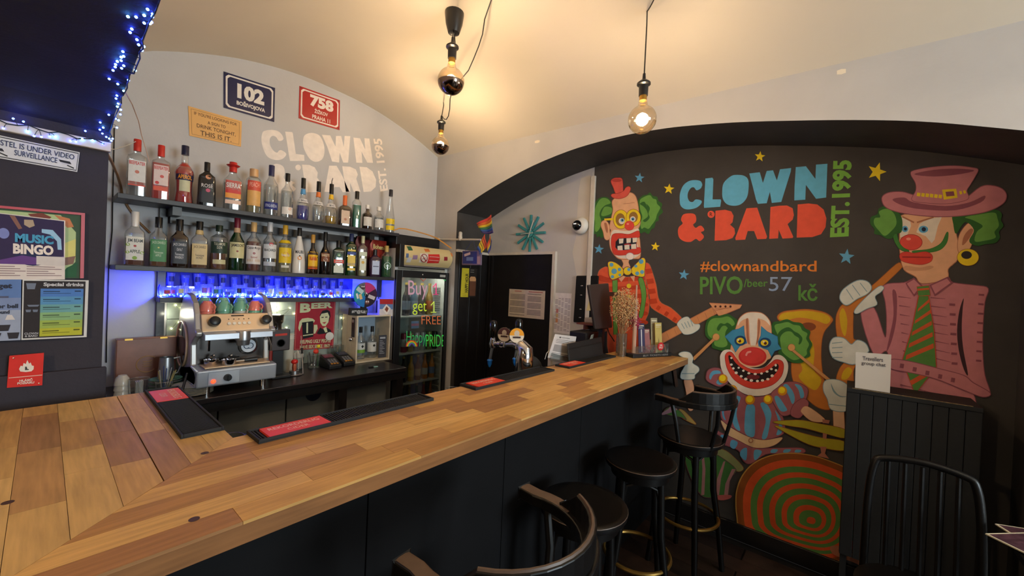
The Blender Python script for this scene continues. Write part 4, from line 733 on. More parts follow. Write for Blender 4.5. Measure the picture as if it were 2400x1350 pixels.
bottle('herb_liqueur_bottle', 'tall slim cone-necked bottle with yellow label, rightmost on upper shelf', 913, 444, 23, 'cone', U, G_CLEAR, (24, 26, 40), ('clear', 0.3), [(0.06, 0.16, (232, 196, 30), 0.9), (0.2, 0.32, (232, 196, 30), 0.9)], texts=[('-', 0.25, 0.28, 0.6, (40, 30, 20), 0.01)])
GL = 'bottles on the middle shelf'
bottle('bourbon_bottle', 'square bourbon bottle with white cap and green apple label, leftmost on middle shelf', 316, 496, 52, 'whisky', Lw, G_CLEAR, WH, ('amber', 0.5), [(0.1, 0.53, (220, 214, 196), 0.88)], 6, 0.85, texts=[('JIM BEAM', 0.41, 0.49, 0.74, (40, 44, 40), 0.02), ('APPLE', 0.23, 0.29, 0.5, (50, 60, 40), 0.02)], discs=[(0, 0.36, 0.15, (176, 50, 40)), (-0.68, 0.38, 0.2, (140, 170, 40)), (-0.7, 0.24, 0.18, (140, 170, 40)), (0.7, 0.24, 0.2, (140, 170, 40)), (0, 0.14, 0.24, (130, 166, 40))], group=GL, caplen=0.14)
JK = dict(n=6, asp=0.92, group=GL)
bottle('whiskey_bottle', 'square whiskey bottle with a bright green apple label', 371, 509, 47, 'whisky', Lw, G_CLEAR, BK, ('honey', 0.5), [(0.1, 0.54, (66, 130, 70), 0.9)], texts=[('JACK DANIELS', 0.44, 0.51, 0.72, (190, 206, 170), 0.01), ('Tennessee\nAPPLE', 0.2, 0.31, 0.5, (190, 206, 170), 0.01)], discs=[(0, 0.38, 0.11, (206, 200, 110))], **JK)
bottle('whiskey_bottle', 'square whiskey bottle with a black label and black cap', 420, 514, 47, 'whisky', Lw, G_BROWN, BK, ('amber', 0.55), [(0.08, 0.54, (30, 30, 36), 0.88)], texts=[('JACK DANIELS', 0.43, 0.5, 0.7, (206, 200, 196), 0.01), ('Old No.7', 0.34, 0.4, 0.3, (206, 200, 196), 0.01), ('Tennessee\nWHISKEY', 0.18, 0.3, 0.48, (206, 200, 196), 0.01)], caplen=0.1, **JK)
bottle('whiskey_bottle', 'square honey whiskey bottle with a cream label', 467, 519, 44, 'whisky', Lw, G_CLEAR, BK, ('honey', 0.5), [(0.08, 0.52, (212, 186, 130), 0.9)], texts=[('JACK DANIELS', 0.41, 0.48, 0.7, (90, 66, 40), 0.01), ('Tennessee\nHONEY', 0.2, 0.3, 0.5, (70, 50, 30), 0.01)], neck=[(0.72, 0.86, (206, 176, 120))], **JK)
bottle('whiskey_bottle', 'round whiskey bottle with dark green label over amber liquid', 513, 528, 44, 'herbal', Lw, G_CLEAR, (30, 46, 32), ('honey', 0.36), [(0.36, 0.62, (34, 56, 40), 0.9), (0.12, 0.22, (206, 196, 150), 0.7)], texts=[('TULLAMORE\nD.E.W.', 0.46, 0.6, 0.6, (206, 200, 170), 0.01)], group=GL, caplen=0.02)
bottle('whiskey_bottle', 'green whiskey bottle with cream label and dark red capsule', 555, 511, 38, 'jameson', Lw, G_GREEN, (110, 24, 44), None, [(0.23, 0.53, (214, 204, 150), 0.92)], texts=[('JAMESON', 0.43, 0.5, 0.74, (60, 50, 40), 0.02)], discs=[(0, 0.36, 0.14, (140, 50, 34))], group=GL, caplen=0.04, neck=[(0.72, 0.84, (200, 160, 120))])
bottle('rum_bottle', 'brown spiced rum bottle with a white label and gold stripe', 594, 521, 38, 'rum', Lw, G_CLEAR, (210, 170, 110), ('rum', 0.6), [(0.14, 0.52, (222, 212, 204), 0.92), (0.19, 0.24, (196, 150, 90), 0.93)], texts=[('Captain Morgan', 0.43, 0.5, 0.78, (60, 40, 44), 0.01), ('Spiced', 0.25, 0.3, 0.4, (170, 70, 50), 0.01)], discs=[(0, 0.36, 0.16, (150, 50, 60))], group=GL)
bottle('rum_bottle', 'clear white rum bottle with white label and red disc', 632, 521, 34, 'rum', Lw, G_CLEAR, (206, 206, 206), ('clear', 0.6), [(0.27, 0.55, (216, 216, 214), 0.92), (0.12, 0.2, (190, 192, 196), 0.86)], texts=[('BACARDI', 0.41, 0.46, 0.78, (40, 40, 44), 0.02)], discs=[(0.1, 0.55, 0.3, (190, 44, 50))], group=GL)
bottle('rum_bottle', 'clear rum bottle with a big round yellow label and gold cap', 668, 528, 32, 'rum', Lw, G_CLEAR, (206, 160, 50), ('pale', 0.58), [(0.2, 0.52, (226, 190, 30), 0.93), (0.1, 0.15, (206, 204, 190), 0.6)], texts=[('Havana Club', 0.34, 0.4, 0.6, WH, 0.01)], discs=[(0, 0.37, 0.44, (196, 60, 40))], group=GL, neck=[(0.62, 0.68, (226, 190, 30))])
bottle('coconut_liqueur_bottle', 'white tapering coconut liqueur bottle with palm emblem and black cap', 701, 534, 32, 'coconut', Lw, G_WHITE, BK, None, (), texts=[('MALIBU', 0.43, 0.5, 0.6, (50, 50, 56), 0.02)], discs=[(0, 0.33, 0.32, (222, 140, 60)), (0, 0.38, 0.12, (40, 60, 40))], group=GL)
bottle('coffee_liqueur_bottle', 'dark brown bottle with an arched yellow label and red lettering', 733, 550, 27, 'cream', Lw, G_BROWN, (190, 140, 60), ('amber', 0.5), [(0.14, 0.56, (234, 180, 30), 0.86), (0.12, 0.19, (206, 70, 30), 0.86)], texts=[('Kahlúa', 0.34, 0.44, 0.62, (190, 40, 26), 0.03)], group=GL)
bottle('cream_liqueur_bottle', 'dark cream liqueur bottle with an oval picture label', 762, 544, 26, 'cream', Lw, G_DARK, BK, None, [(0.3, 0.5, (120, 66, 40), 0.8)], texts=[('BAILEYS', 0.42, 0.48, 0.7, (226, 206, 170), 0.02)], discs=[(0, 0.34, 0.4, (200, 190, 170)), (0, 0.56, 0.16, (190, 140, 60))], group=GL)
bottle('herbal_liqueur_bottle', 'square dark green bottle with a white and orange bordered label', 793, 564, 31, 'herbal', Lw, mat('dark_green_bottle_glass', (16, 34, 22), 0.12, coat=0.5), BK, None, [(0.06, 0.7, (206, 210, 196), 0.84), (0.34, 0.44, (206, 60, 34), 0.84)], 7, 0.7, texts=[('JÄGER', 0.36, 0.42, 0.6, WH, 0.02)], discs=[(0, 0.57, 0.4, (34, 90, 50)), (0, 0.57, 0.2, (170, 190, 150))], group=GL)
bottle('herbal_liqueur_bottle', 'green flat bottle with yellow and blue labels and blue cap', 823, 548, 28, 'herbal', Lw, G_GREEN, (40, 50, 90), None, [(0.22, 0.48, (222, 190, 70), 0.72), (0.24, 0.3, (44, 60, 140), 0.8), (0.5, 0.56, (44, 60, 140), 0.84), (0.58, 0.62, (222, 190, 70), 0.72), (0.12, 0.18, (222, 190, 70), 0.72)], 4, 0.7, group=GL)
bottle('lemon_liqueur_bottle', 'pale flat liqueur bottle with cream labels and a lemon picture', 850, 553, 24, 'herbal', Lw, G_CLEAR, (206, 200, 160), ('pale', 0.6), [(0.14, 0.44, (214, 214, 190), 0.7), (0.5, 0.6, (200, 206, 180), 0.86)], 4, 0.7, discs=[(0, 0.34, 0.34, (206, 160, 40))], group=GL)
bottle('almond_liqueur_bottle', 'square purple-brown liqueur bottle with a pale blue label', 879, 585, 29, 'squat', Lw, mat('purple_bottle_glass', (44, 22, 50), 0.15, coat=0.4), BK, None, [(0.08, 0.58, (176, 186, 214), 0.66)], 6, 0.85, texts=[('-', 0.36, 0.39, 0.5, (60, 60, 90), 0.01)], group=GL, Y=2.925)
bottle('apple_liqueur_bottle', 'round emerald green liqueur bottle with white ring emblem, rightmost on middle shelf', 906, 576, 28, 'squat', Lw, G_CLEAR, (190, 160, 90), ('emerald', 0.66), (), discs=[(0, 0.36, 0.6, (206, 226, 210)), (0, 0.36, 0.5, (10, 96, 44))], texts=[('ZELENÁ', 0.33, 0.4, 0.36, (206, 226, 210), 0.01)], group=GL, Y=2.925)
# crisp packets behind the last bottles
def packet(label, px0, px1, py0, py1, Y, c, text=None):
    C = wallrect((px0,py0),(px1,py0),(px1,py1),(px0,py1), Y); w = (C[1]-C[0]).length; h = (C[3]-C[0]).length; z0 = Lw; h = C[0].z-z0; c0 = C[0]
    t = thing('crisp_packet', label, 'packet', (c0.x+w/2, Y, z0)); mb = MB(); N = 8
    vs = []
    for s in (1, -1):
        for j in range(N+1):
            for i in range(N+1): u, v = i/N, j/N; vs.append((c0.x+w*u, Y-s*0.022*(sin(pi*u)**0.5)*(sin(pi*v)**0.6) if 0 < u < 1 and 0 < v < 1 else Y, z0+h*v))
    K = (N+1)**2; mb.add(vs, [(k*K+j*(N+1)+i, k*K+j*(N+1)+i+1, k*K+(j+1)*(N+1)+i+1, k*K+(j+1)*(N+1)+i) for k in (0, 1) for j in range(N) for i in range(N)])
    obj('bag', mb, mat('packet_foil_%d' % c[0], c, 0.3, metal=0.2, noise=0.2, nscale=30), t, smooth=True)
    if text:
        q = [(c0.x+w*u, Y-0.024, z0+h*v) for u, v in ((0.1, 0.88), (0.9, 0.86), (0.9, 0.74), (0.1, 0.76))]; mb = MB(); add_text(mb, text, quadmap(*q), 0.02); obj('lettering', mb, paint((216, 196, 130)), t)
packet('dark red crisp packet standing behind the purple liqueur bottle', 868, 906, 561, 640, 2.993, (140, 40, 30), 'Bohemia'); packet('brownish red crisp packet standing behind the lemon liqueur bottle', 834, 868, 553, 640, 2.993, (96, 30, 36))
# ================================================================== SHOT GLASSES AND BLUE LIGHTS
G_SHOT = glass('shot_glass', (236, 240, 255), 0.12, 0.34, (190, 200, 236))
M_BLUELED = emitter('blue_led', (20, 40, 255), 26); M_CYANLED = emitter('pale_blue_led', (120, 200, 255), 30)
prints = [(190, 60, 60), (60, 120, 100), (206, 190, 120), (70, 80, 190), (210, 210, 220), (40, 40, 70), (150, 90, 170)]
protos = []; PN_ = ['red', 'green', 'cream', 'blue', 'white', 'navy', 'violet']
for k, (r0, r1, h) in enumerate([(0.018, 0.023, 0.055), (0.017, 0.021, 0.066), (0.021, 0.024, 0.048), (0.015, 0.022, 0.078)]):
    for c in prints[k:k+4]:
        t = thing('shot_glass', '%s souvenir shot glass with %s print on the blue-lit shelf' % (['small', 'medium', 'squat', 'tall'][k], PN_[prints.index(c)]), 'glass', (0, 0, -5), 'souvenir shot glasses on the blue-lit shelf')
        mb = MB(); mb.lathe([(r0, 0), (r0, 0.008), (r1, h)], (0, 0, 0), 14, cap=False); mb.lathe([(r0*0.95, 0.008), (0.001, 0.008)], (0, 0, 0), 14, cap=False); mb.lathe([(0.001, 0.0), (r0, 0.0)], (0, 0, 0), 14, cap=False); obj('glass_wall', mb, G_SHOT, t, local=True, smooth=True)
        mb = MB(); ra = r0+(r1-r0)*0.6; N = 6
        vs = [(ra*1.03*sin(-0.7+1.4*i/N), -ra*1.03*cos(-0.7+1.4*i/N), z) for z in (h*0.35, h*0.75) for i in range(N+1)]
        mb.add(vs, [(i, i+1, N+2+i, N+1+i) for i in range(N)]); obj('print', mb, SHARED_LBL(c), t, local=True)
        protos.append([t, False, h])
def put_shot(i, x, y, z):
    p = protos[i % len(protos)]
    if not p[1]: p[0].location = (x, y, z); p[1] = True
    else: dup(p[0], (x, y, z))
i = 0
for row, (y, n, ph) in enumerate([(2.978, 19, 0.0), (3.022, 19, 0.03)]):
    for k in range(n):
        put_shot(i*5+row, 0.46+ph+k*0.0585+random.uniform(-.006, .006), y+random.uniform(-.003, .003), ZS3+0.0005); i += 1
riser = MB(); riser.box(0.47, 1.6, 3.047, 3.085, ZS3+0.0005, ZS3+0.062); tag(obj('glass_riser', riser, glass('clear_acrylic', (220, 228, 250), 0.1, 0.3, (190, 200, 240))), 'clear acrylic step at the back of the shot glass shelf', 'riser')
for k in range(17): put_shot(i*5+k*3, 0.49+k*0.064+random.uniform(-.005, .005), 3.061, ZS3+0.0625); i += 1
for p_ in protos:                         # kinds that found no place on the shelf
    if not p_[1]:
        for ch in list(p_[0].children): bpy.data.objects.remove(ch)
        bpy.data.objects.remove(p_[0])
st = thing('led_string', 'blue LED string light lying along the shot glass shelf', 'string light', (1.03, 2.962, ZS3))
pts = [Vector((0.43+k*0.0295, 2.958+0.004*sin(k*1.7), ZS3+0.006)) for k in range(41)]
mb = MB(); mb.tube([Vector((0.43, 3.0, ZS3+0.07)), Vector((0.42, 2.97, ZS3+0.05)), Vector((0.422, 2.96, ZS3+0.02))]+pts, 0.0025, 6); obj('cord', mb, glass('clear_led_cord', (120, 140, 255), 0.1, 0.4, (60, 70, 220)), st)
led = None
for k, p in enumerate(pts):
    mb = MB(); mb.sphere(p+Vector((0, -0.002, 0.003)), 0.0048, 8, 6); obj('led', mb, M_CYANLED if k % 3 == 0 else M_BLUELED, st)
BLUE_W = 4.2
for k in range(7):
    ld = bpy.data.lights.new('led_glow', 'POINT'); ld.energy = BLUE_W; ld.color = (0.03, 0.05, 1.0); ld.shadow_soft_size = 0.008
    lo = bpy.data.objects.new('led_glow', ld); COL.objects.link(lo); lo.parent = st; lo.location = Vector((0.448+k*0.195, 3.0, ZS3+0.013))-ROOT[st.name]

# ================================================================== BACK BAR
M_STEEL = mat('brushed_steel', (168, 168, 170), 0.32, metal=0.9, noise=0.05, nscale=40); M_CHROME = mat('chrome', (210, 210, 212), 0.1, metal=1.0)
M_BBTOP = mat('dark_back_bar_top', (34, 29, 30), 0.3, noise=0.15, nscale=25)
mb = MB(); mb.prism([(0.22, 2.525, ZBB), (1.79, 2.525, ZBB), (1.79, 2.84, ZBB), (1.872, 2.84, ZBB), (1.872, YB-0.002, ZBB), (0.22, YB-0.002, ZBB)], (0, 0, -0.03))
tag(obj('back_bar_worktop', mb, M_BBTOP, bevel=0.003), 'long dark worktop behind the bar under the bottle shelves', 'worktop')
bb = thing('back_bar_cabinet', 'dark framed back bar base with grey panels under the worktop', 'cabinet', (1.0, 2.8, 0))
mb = MB(); mb.box(0.22, 1.79, 2.545, 2.565, ZBB-0.085, ZBB-0.0305); obj('apron', mb, M_BLACKWOOD, bb)
for x in (0.24, 1.28, 1.72): mb = MB(); mb.box(x, x+0.055, 2.545, 2.60, 0, ZBB-0.086); obj('leg', mb, M_BLACKWOOD, bb)
M_PANEL = mat('grey_under_bar_panel', (120, 122, 122), 0.5, noise=0.08, nscale=6)
for k in range(4): x0 = 0.30+k*0.36; mb = MB(); mb.box(x0, x0+0.352, 2.70, 2.72, 0.08, ZBB-0.09); obj('panel', mb, M_PANEL, bb, bevel=0.003)
mb = MB(); mb.box(0.22, 1.79, 2.73, 3.05, 0.0, 0.08); obj('plinth', mb, M_BLACKWOOD, bb)
q = PY(735, 922, 2.699); mb = MB(); mb.lathe([(0.05, 0), (0.05, 0.004), (0.03, 0.006)], q, 20, axis='y'); 
for v in mb.v: v.y = 2.699-(v.y-2.699)
obj('round_vent', mb, mat('dark_blue_vent', (26, 30, 54), 0.5), bb)
# splashback of pale green tiles (children of the wall)
M_TILE = [mat('pale_green_tile_%d' % k, c, 0.35, noise=0.12, nscale=18, bump=0.1, bscale=30) for k, c in enumerate([(150, 160, 150), (140, 152, 146), (158, 164, 152)])]
mb = MB(); mb.box(0.0, 0.146, -0.008, 0, 0, 0.118); o0 = obj('tile', mb, M_TILE[0], wall_back, local=True, bevel=0.002); tm = [o0.data]
for k in (1, 2): m2 = o0.data.copy(); m2.materials[0] = M_TILE[k]; tm.append(m2)
for i in range(9):
    for j in range(4):
        o = o0 if i+j == 0 else bpy.data.objects.new('tile', tm[(i*2+j*3+i*j) % 3])
        if i+j: COL.objects.link(o); o.parent = wall_back; b = o.modifiers.new('bevel', 'BEVEL'); b.width = 0.002; b.segments = 1
        o.location = Vector((0.48+i*0.15, YB, ZBB+0.002+j*0.121))-ROOT[wall_back.name]
# warm fairy lights on the tiles
M_WARMLED = emitter('warm_led', (255, 250, 190), 14)
st = thing('fairy_light_string', 'warm white fairy light string draped over the green tiles behind the machine', 'string light', (0.9, YB-0.02, ZBB+0.2))
wp = [PY(x, y, YB-0.016) for x, y in ((412,715),(425,722),(437,716),(402,770),(420,755),(440,742),(620,711),(650,716),(640,727),(680,722),(655,740),(637,742),(660,752),(645,765),(672,768),(800,745),(805,770),(690,735),(430,765),(650,700+28))]
mb = MB()
for a, b in zip(wp, wp[1:]):
    if (a-b).length < 0.3: mb.tube(sag(a, b, 0.012, 5), 0.0009, 5)
obj('wire', mb, mat('green_wire', (60, 70, 50), 0.5), st)
for p in wp: mb = MB(); mb.sphere(p, 0.0042, 8, 6); obj('led', mb, M_WARMLED, st)
for x_, z_ in ((0.46, 1.30), (1.06, 1.33)):
    ld = bpy.data.lights.new('fairy_string_glow', 'POINT'); ld.energy = 0.5; ld.color = (1.0, 0.98, 0.75); ld.shadow_soft_size = 0.03; lo = bpy.data.objects.new('fairy_string_glow', ld); COL.objects.link(lo); lo.parent = st; lo.location = Vector((x_, 3.06, z_))-ROOT[st.name]

# ---- wooden coffee case, milk jug, crockery
Yc = 2.99; a = PY(273, 797, Yc); b = PY(415, 790, Yc)
t = thing('wooden_case', 'brown wooden coffee case standing upright behind the milk jug', 'case', ((a.x+b.x)/2, Yc, ZBB)); M_CASE = mat('brown_case_wood', (138, 88, 66), 0.4, noise=0.18, nscale=10, bump=0.05)
mb = MB(); mb.box(a.x, b.x, Yc, Yc+0.07, ZBB+0.001, a.z); obj('lid', mb, M_CASE, t, bevel=0.004)
for px in (302, 384): p = PY(px, 797-(px-273)*0.045, Yc); mb = MB(); mb.box(p.x-0.016, p.x+0.016, Yc-0.003, Yc+0.02, a.z-0.006, a.z+0.003); obj('hinge', mb, M_BRASS, t)
mb = MB(); c = PY(345, 853, Yc-0.002); mb.tube([c+Vector((0.045*cos(k*pi/12), 0, 0.045*sin(k*pi/12))) for k in range(3, 22)], 0.0025, 6)
for k in (-1, 0, 1): mb.tube([c+Vector((-0.018, 0, 0.013*k)), c+Vector((0.012, 0, 0.013*k)), c+Vector((0.02, 0, 0.013*k+0.005))], 0.002, 6)
obj('emblem', mb, mat('branded_wood', (176, 130, 80), 0.5), t)
p = PZ(378, 888, 0.935); p = Vector((0.45, 2.86, ZBB+0.061)); R = px_radius(p, 37)
t = thing('milk_jug', 'small brushed steel milk jug standing on stacked saucers', 'jug', p); h = PY(378, 838, p.y).z-p.z
mb = MB(); mb.lathe([(R*1.1, 0), (R*1.12, 0.01), (R*1.0, h*0.6), (R*0.92, h)], p, 22, cap=False); mb.lathe([(0.001, 0.002), (R*1.08, 0.002)], p, 22, cap=False); obj('body', mb, M_STEEL, t, smooth=True)
mb = MB(); mb.tube([p+Vector((R*0.9, 0, h*0.9)), p+Vector((R*1.7, 0, h*0.95)), p+Vector((R*2.0, 0, h*0.6)), p+Vector((R*1.5, 0, h*0.2)), p+Vector((R*1.02, 0, h*0.15))], 0.005, 8); obj('handle', mb, M_STEEL, t, smooth=True)
M_CHINA = mat('white_china', (206, 200, 186), 0.25, coat=0.3); M_GREENCH = mat('mint_glaze', (116, 176, 148), 0.2, coat=0.4); M_PINKCH = mat('coral_glaze', (226, 124, 108), 0.2, coat=0.4)
for k in range(6):
    mb = MB(); z = ZBB+0.0005+k*0.010; mb.lathe([(0.03, 0), (0.032, 0.003), (0.072, 0.0085), (0.072, 0.0098), (0.03, 0.005), (0.001, 0.005)], (0.45, 2.86, z), 24)
    tag(obj('saucer', mb, M_GREENCH if k in (1, 3, 5) else M_CHINA, smooth=True), '%s saucer, %s from the bottom of the stack under the milk jug' % ('mint' if k in (1, 3, 5) else 'white', ['first', 'second', 'third', 'fourth', 'fifth', 'sixth'][k]), 'saucer', 'stacked saucers')
for k in range(7):
    mb = MB(); z = ZBB+0.0005+k*0.007; mb.lathe([(0.05, 0), (0.052, 0.002), (0.09, 0.0058), (0.09, 0.0069), (0.05, 0.004), (0.001, 0.004)], (0.535, 2.68, z), 26)
    tag(obj('plate', mb, M_CHINA, smooth=True), 'white plate, %s from the bottom of the stack left of the coffee machine' % ['first', 'second', 'third', 'fourth', 'fifth', 'sixth', 'seventh'][k], 'plate', 'stacked plates')
CUPP = [(0.018, 0), (0.02, 0.004), (0.03, 0.02), (0.036, 0.05), (0.036, 0.055)]
def cup(name, label, loc, m, flip=False, ang=0.0, group=None, s=1.0):
    t = thing(name, label, 'cup', loc, group, rotz=ang); mb = MB(); P = [(r*s, z*s) for r, z in CUPP]
    if flip: P = [(r, 0.055*s-z) for r, z in P][::-1]
    mb.lathe(P, (0, 0, 0), 20, cap=False); mb.lathe([(0.001, P[-1][1] if flip else 0.001), (P[-1][0] if flip else P[0][0], P[-1][1] if flip else 0.001)], (0, 0, 0), 20, cap=False); obj('bowl', mb, m, t, local=True, smooth=True)
    mb = MB(); mb.tube([(0.033*s, 0, 0.042*s), (0.05*s, 0, 0.044*s), (0.055*s, 0, 0.03*s), (0.047*s, 0, 0.018*s), (0.03*s, 0, 0.016*s)] if not flip else [(0.033*s, 0, 0.013*s), (0.05*s, 0, 0.011*s), (0.055*s, 0, 0.025*s), (0.047*s, 0, 0.037*s), (0.03*s, 0, 0.039*s)], 0.0038*s, 7); obj('handle', mb, m, t, local=True, smooth=True); return t
for k in range(3): cup('espresso_cup', 'small white cup, %s of the stack at the left end of the back bar' % ['bottom', 'middle', 'top'][k], (0.275, 2.84, ZBB+0.001+k*0.028), M_CHINA, True, 2.0, 'white cups at the left end', 0.9)
G_TUMB = glass('tumbler_glass', (236, 240, 240), 0.10, 0.04, (220, 224, 226))
def tumbler(name, label, loc, r0, r1, h, group=None, m=None, seg=24, cat='glass'):
    t = thing(name, label, cat, loc, group); mb = MB(); mb.lathe([(r0, 0), (r1, h)], (0, 0, 0), seg, cap=False); obj('wall', mb, m or G_TUMB, t, local=True, smooth=True)
    mb = MB(); mb.lathe([(r0*0.98, 0.0), (r0*0.98, 0.008)], (0, 0, 0), seg); obj('base', mb, m or G_TUMB, t, local=True)
    mb = MB(); mb.tube([(r1*cos(2*pi*k/seg), r1*sin(2*pi*k/seg), h) for k in range(seg)], 0.0012, 6, closed=True); obj('rim', mb, glass('glass_rim', (255, 255, 255), 0.35, 0.3, (220, 224, 226)), t, local=True, smooth=True)
    return t
tumbler('sugar_glass', 'wide glass holding sugar sachets at the left end of the back bar', (0.335, 2.80, ZBB+0.001), 0.036, 0.042, 0.085)
tumbler('stirrer_glass', 'short glass holding sugar sticks in front of the wooden case', (0.425, 2.74, ZBB+0.001), 0.032, 0.038, 0.07)
for k in range(7):
    c = Vector((0.425, 2.74, ZBB+0.009)); a = k*0.9; d = Vector((0.016*cos(a), 0.016*sin(a), 0)); top = c+d*2.3+Vector((0.01, 0, 0.115+0.01*(k % 3)))
    mb = MB(); mb.tube([c+d*0.6, top], 0.005, 6, flat=(0.006, 0.0018)); tag(obj('sugar_stick', mb, paint([(206, 190, 120), (210, 206, 196), (70, 90, 150)][k % 3])), 'thin paper sugar stick standing in the short glass', 'sugar stick', 'sugar sticks')
for k in range(5):
    mb = MB(); mb.obox((0.322+0.006*k, 2.80, ZBB+0.042+0.001*k), (0.002, 0, 0), (0, 0.02, 0), (0, 0, 0.03)); tag(obj('sugar_sachet', mb, paint((206, 200, 190))), 'white paper sachet in the wide glass', 'sachet', 'sugar sachets')
mb = MB(); mb.tube([(0.515, 2.62, ZBB+0.002), (0.53, 2.70, ZBB+0.12)], [0.006, 0.004], 8); 
t = thing('brush', 'black handled cleaning brush leaning against the plate stack', 'brush', (0.515, 2.60, ZBB)); mb = MB(); mb.tube([(0.475, 2.60, ZBB+0.04), (0.50, 2.64, ZBB+0.12)], [0.007, 0.005], 8); obj('handle', mb, M_BLACKPL, t, smooth=True); mb = MB(); mb.tube([(0.46, 2.575, ZBB+0.0065), (0.475, 2.60, ZBB+0.04)], [0.005, 0.006], 8); obj('ferrule', mb, M_CHROME, t, smooth=True)

# ================================================================== COFFEE MACHINE
x0, x1 = 0.525, 0.905
t = thing('coffee_machine', 'silver espresso machine with arched sides, cream panel and cups on top', 'coffee machine', ((x0+x1)/2, 2.8, ZBB)); M_MACH = mat('silver_machine_paint', (168, 164, 160), 0.35, metal=0.35); M_CREAM = mat('cream_machine_panel', (224, 190, 152), 0.35, metal=0.2); M_BLUEST = mat('satin_blue_steel', (176, 184, 196), 0.35, metal=0.35)
SIDE = [(2.60, 0.955), (2.585, 1.0), (2.62, 1.03), (2.70, 1.045), (2.715, 1.16), (2.64, 1.205), (2.605, 1.215), (2.60, 1.235), (2.635, 1.25), (2.665, 1.33), (2.70, 1.385), (2.77, 1.425), (2.85, 1.435), (2.93, 1.41), (3.0, 1.34), (3.04, 1.22), (3.04, 1.08), (3.0, 0.98), (2.94, 0.945)]
for xa, xb in ((x0, x0+0.028), (x1-0.028, x1)): mb = MB(); mb.prism([(xa, y, z) for y, z in SIDE], (xb-xa, 0, 0)); obj('side_panel', mb, M_MACH, t, bevel=0.006)
mb = MB(); c = Vector((x0-0.001, 2.90, 1.14)); mb.lathe([(0.125, 0.0), (0.118, -0.006), (0.04, -0.008), (0.001, -0.008)], c, 32, axis='x'); obj('side_disc', mb, mat('smoked_side_disc', (70, 62, 66), 0.15, metal=0.6), t, smooth=True)
mb = MB(); mb.tube([c+Vector((-0.004, 0.127*cos(2*pi*k/32), 0.127*sin(2*pi*k/32))) for k in range(32)], 0.006, 8, closed=True); obj('side_ring', mb, M_CREAM, t, smooth=True)
xa, xb = x0+0.028, x1-0.028
mb = MB(); mb.box(xa, xb, 2.72, 3.03, 0.96, 1.235); obj('body', mb, M_STEEL, t)
mb = MB(); mb.box(xa, xb, 2.715, 2.72, 1.045, 1.235); obj('back_plate', mb, mat('dark_back_plate', (90, 86, 84), 0.25, metal=0.9), t)
mb = MB(); mb.prism([(xa, 2.618, 1.235), (xa, 2.655, 1.325), (xa, 2.70, 1.325), (xa, 2.72, 1.235)], (xb-xa, 0, 0)); obj('front_panel', mb, M_CREAM, t, bevel=0.004)
PN = Vector((0, -0.925, 0.38)); pan = lambda u, v: Vector((xa+(xb-xa)*u, 2.618+0.037*v, 1.235+0.09*v))+PN*0.002
for u in (0.16, 0.93): mb = MB(); k = pan(u, 0.5); mb.tube([k, k+PN*0.012, k+PN*0.014, k+PN*0.04, k+PN*0.046], [0.01, 0.012, 0.027, 0.026, 0.018], 14); obj('steam_knob', mb, M_BLACKPL, t, smooth=True)
for k in range(5):
    c = pan(0.38+k*0.075, 0.42); mb = MB(); mb.tube([c, c+PN*0.005], 0.0085, 12); b_ = obj('button', mb, mat('white_button', (226, 216, 200), 0.3), t, smooth=True)
    c = pan(0.38+k*0.075, 0.68); mb = MB(); mb.tube([c, c+PN*0.001], 0.003, 8); obj('symbol', mb, paint((70, 56, 48)), b_)
mb = MB(); q = [pan(0.42, 0.92), pan(0.61, 0.92), pan(0.61, 0.85), pan(0.42, 0.85)]; add_text(mb, '-', quadmap(*q, lift=PN*0.0006)); obj('lettering', mb, paint((60, 44, 36)), t)
mb = MB(); mb.prism([(xa, 2.56, 1.195), (xa, 2.565, 1.228), (xa, 2.62, 1.236), (xa, 2.72, 1.236), (xa, 2.72, 1.20)], (xb-xa, 0, 0)); obj('group_bar', mb, M_BLUEST, t, bevel=0.003)
mb = MB(); gx = (x0+x1)/2+0.02; mb.lathe([(0.036, 0.03), (0.04, 0.0), (0.04, -0.02), (0.034, -0.022), (0.03, -0.05)], (gx, 2.59, 1.205), 22); obj('group_head', mb, M_STEEL, t, smooth=True)
mb = MB(); mb.tube([(x0+0.06, 2.62, 1.2), (x0+0.06, 2.62, 1.13)], 0.006, 8); obj('water_spout', mb, M_CHROME, t, smooth=True)
mb = MB(); mb.tube([(x1-0.045, 2.60, 1.20), (x1-0.03, 2.58, 1.14), (x1-0.035, 2.565, 1.05)], 0.005, 8); obj('steam_wand', mb, M_CHROME, t, smooth=True)
mb = MB(); mb.tube([(x1-0.033, 2.572, 1.11), (x1-0.035, 2.566, 1.055)], 0.009, 8); obj('wand_grip', mb, mat('dark_red_rubber', (120, 30, 26), 0.5), t, smooth=True)
mb = MB(); mb.lathe([(0.045, 0), (0.05, -0.006), (0.05, -0.014), (0.001, -0.014)], (gx+0.06, 2.714, 1.13), 28, axis='y'); g_ = obj('gauge', mb, M_CHROME, t, smooth=True)
mb = MB(); mb.lathe([(0.038, -0.0145), (0.001, -0.0145)], (gx+0.06, 2.714, 1.13), 28, axis='y', cap=False); obj('gauge_face', mb, paint((206, 214, 224)), g_)
mb = MB(); c = Vector((gx+0.06, 2.699, 1.13))
for s in (-1, 1): mb.tube([c+Vector((s*0.008+0.016*s*cos(a*pi/8), 0, 0.016*sin(a*pi/8))) for a in range(-6, 7)], 0.0022, 6)
obj('gauge_scale', mb, paint((50, 66, 90)), g_)
mb = MB(); mb.prism([(x0, 2.57, 0.945), (x0, 2.565, 1.035), (x0, 2.72, 1.045), (x0, 2.98, 1.0), (x0, 2.94, 0.945)], (x1-x0, 0, 0)); obj('base', mb, M_BLUEST, t, bevel=0.008)
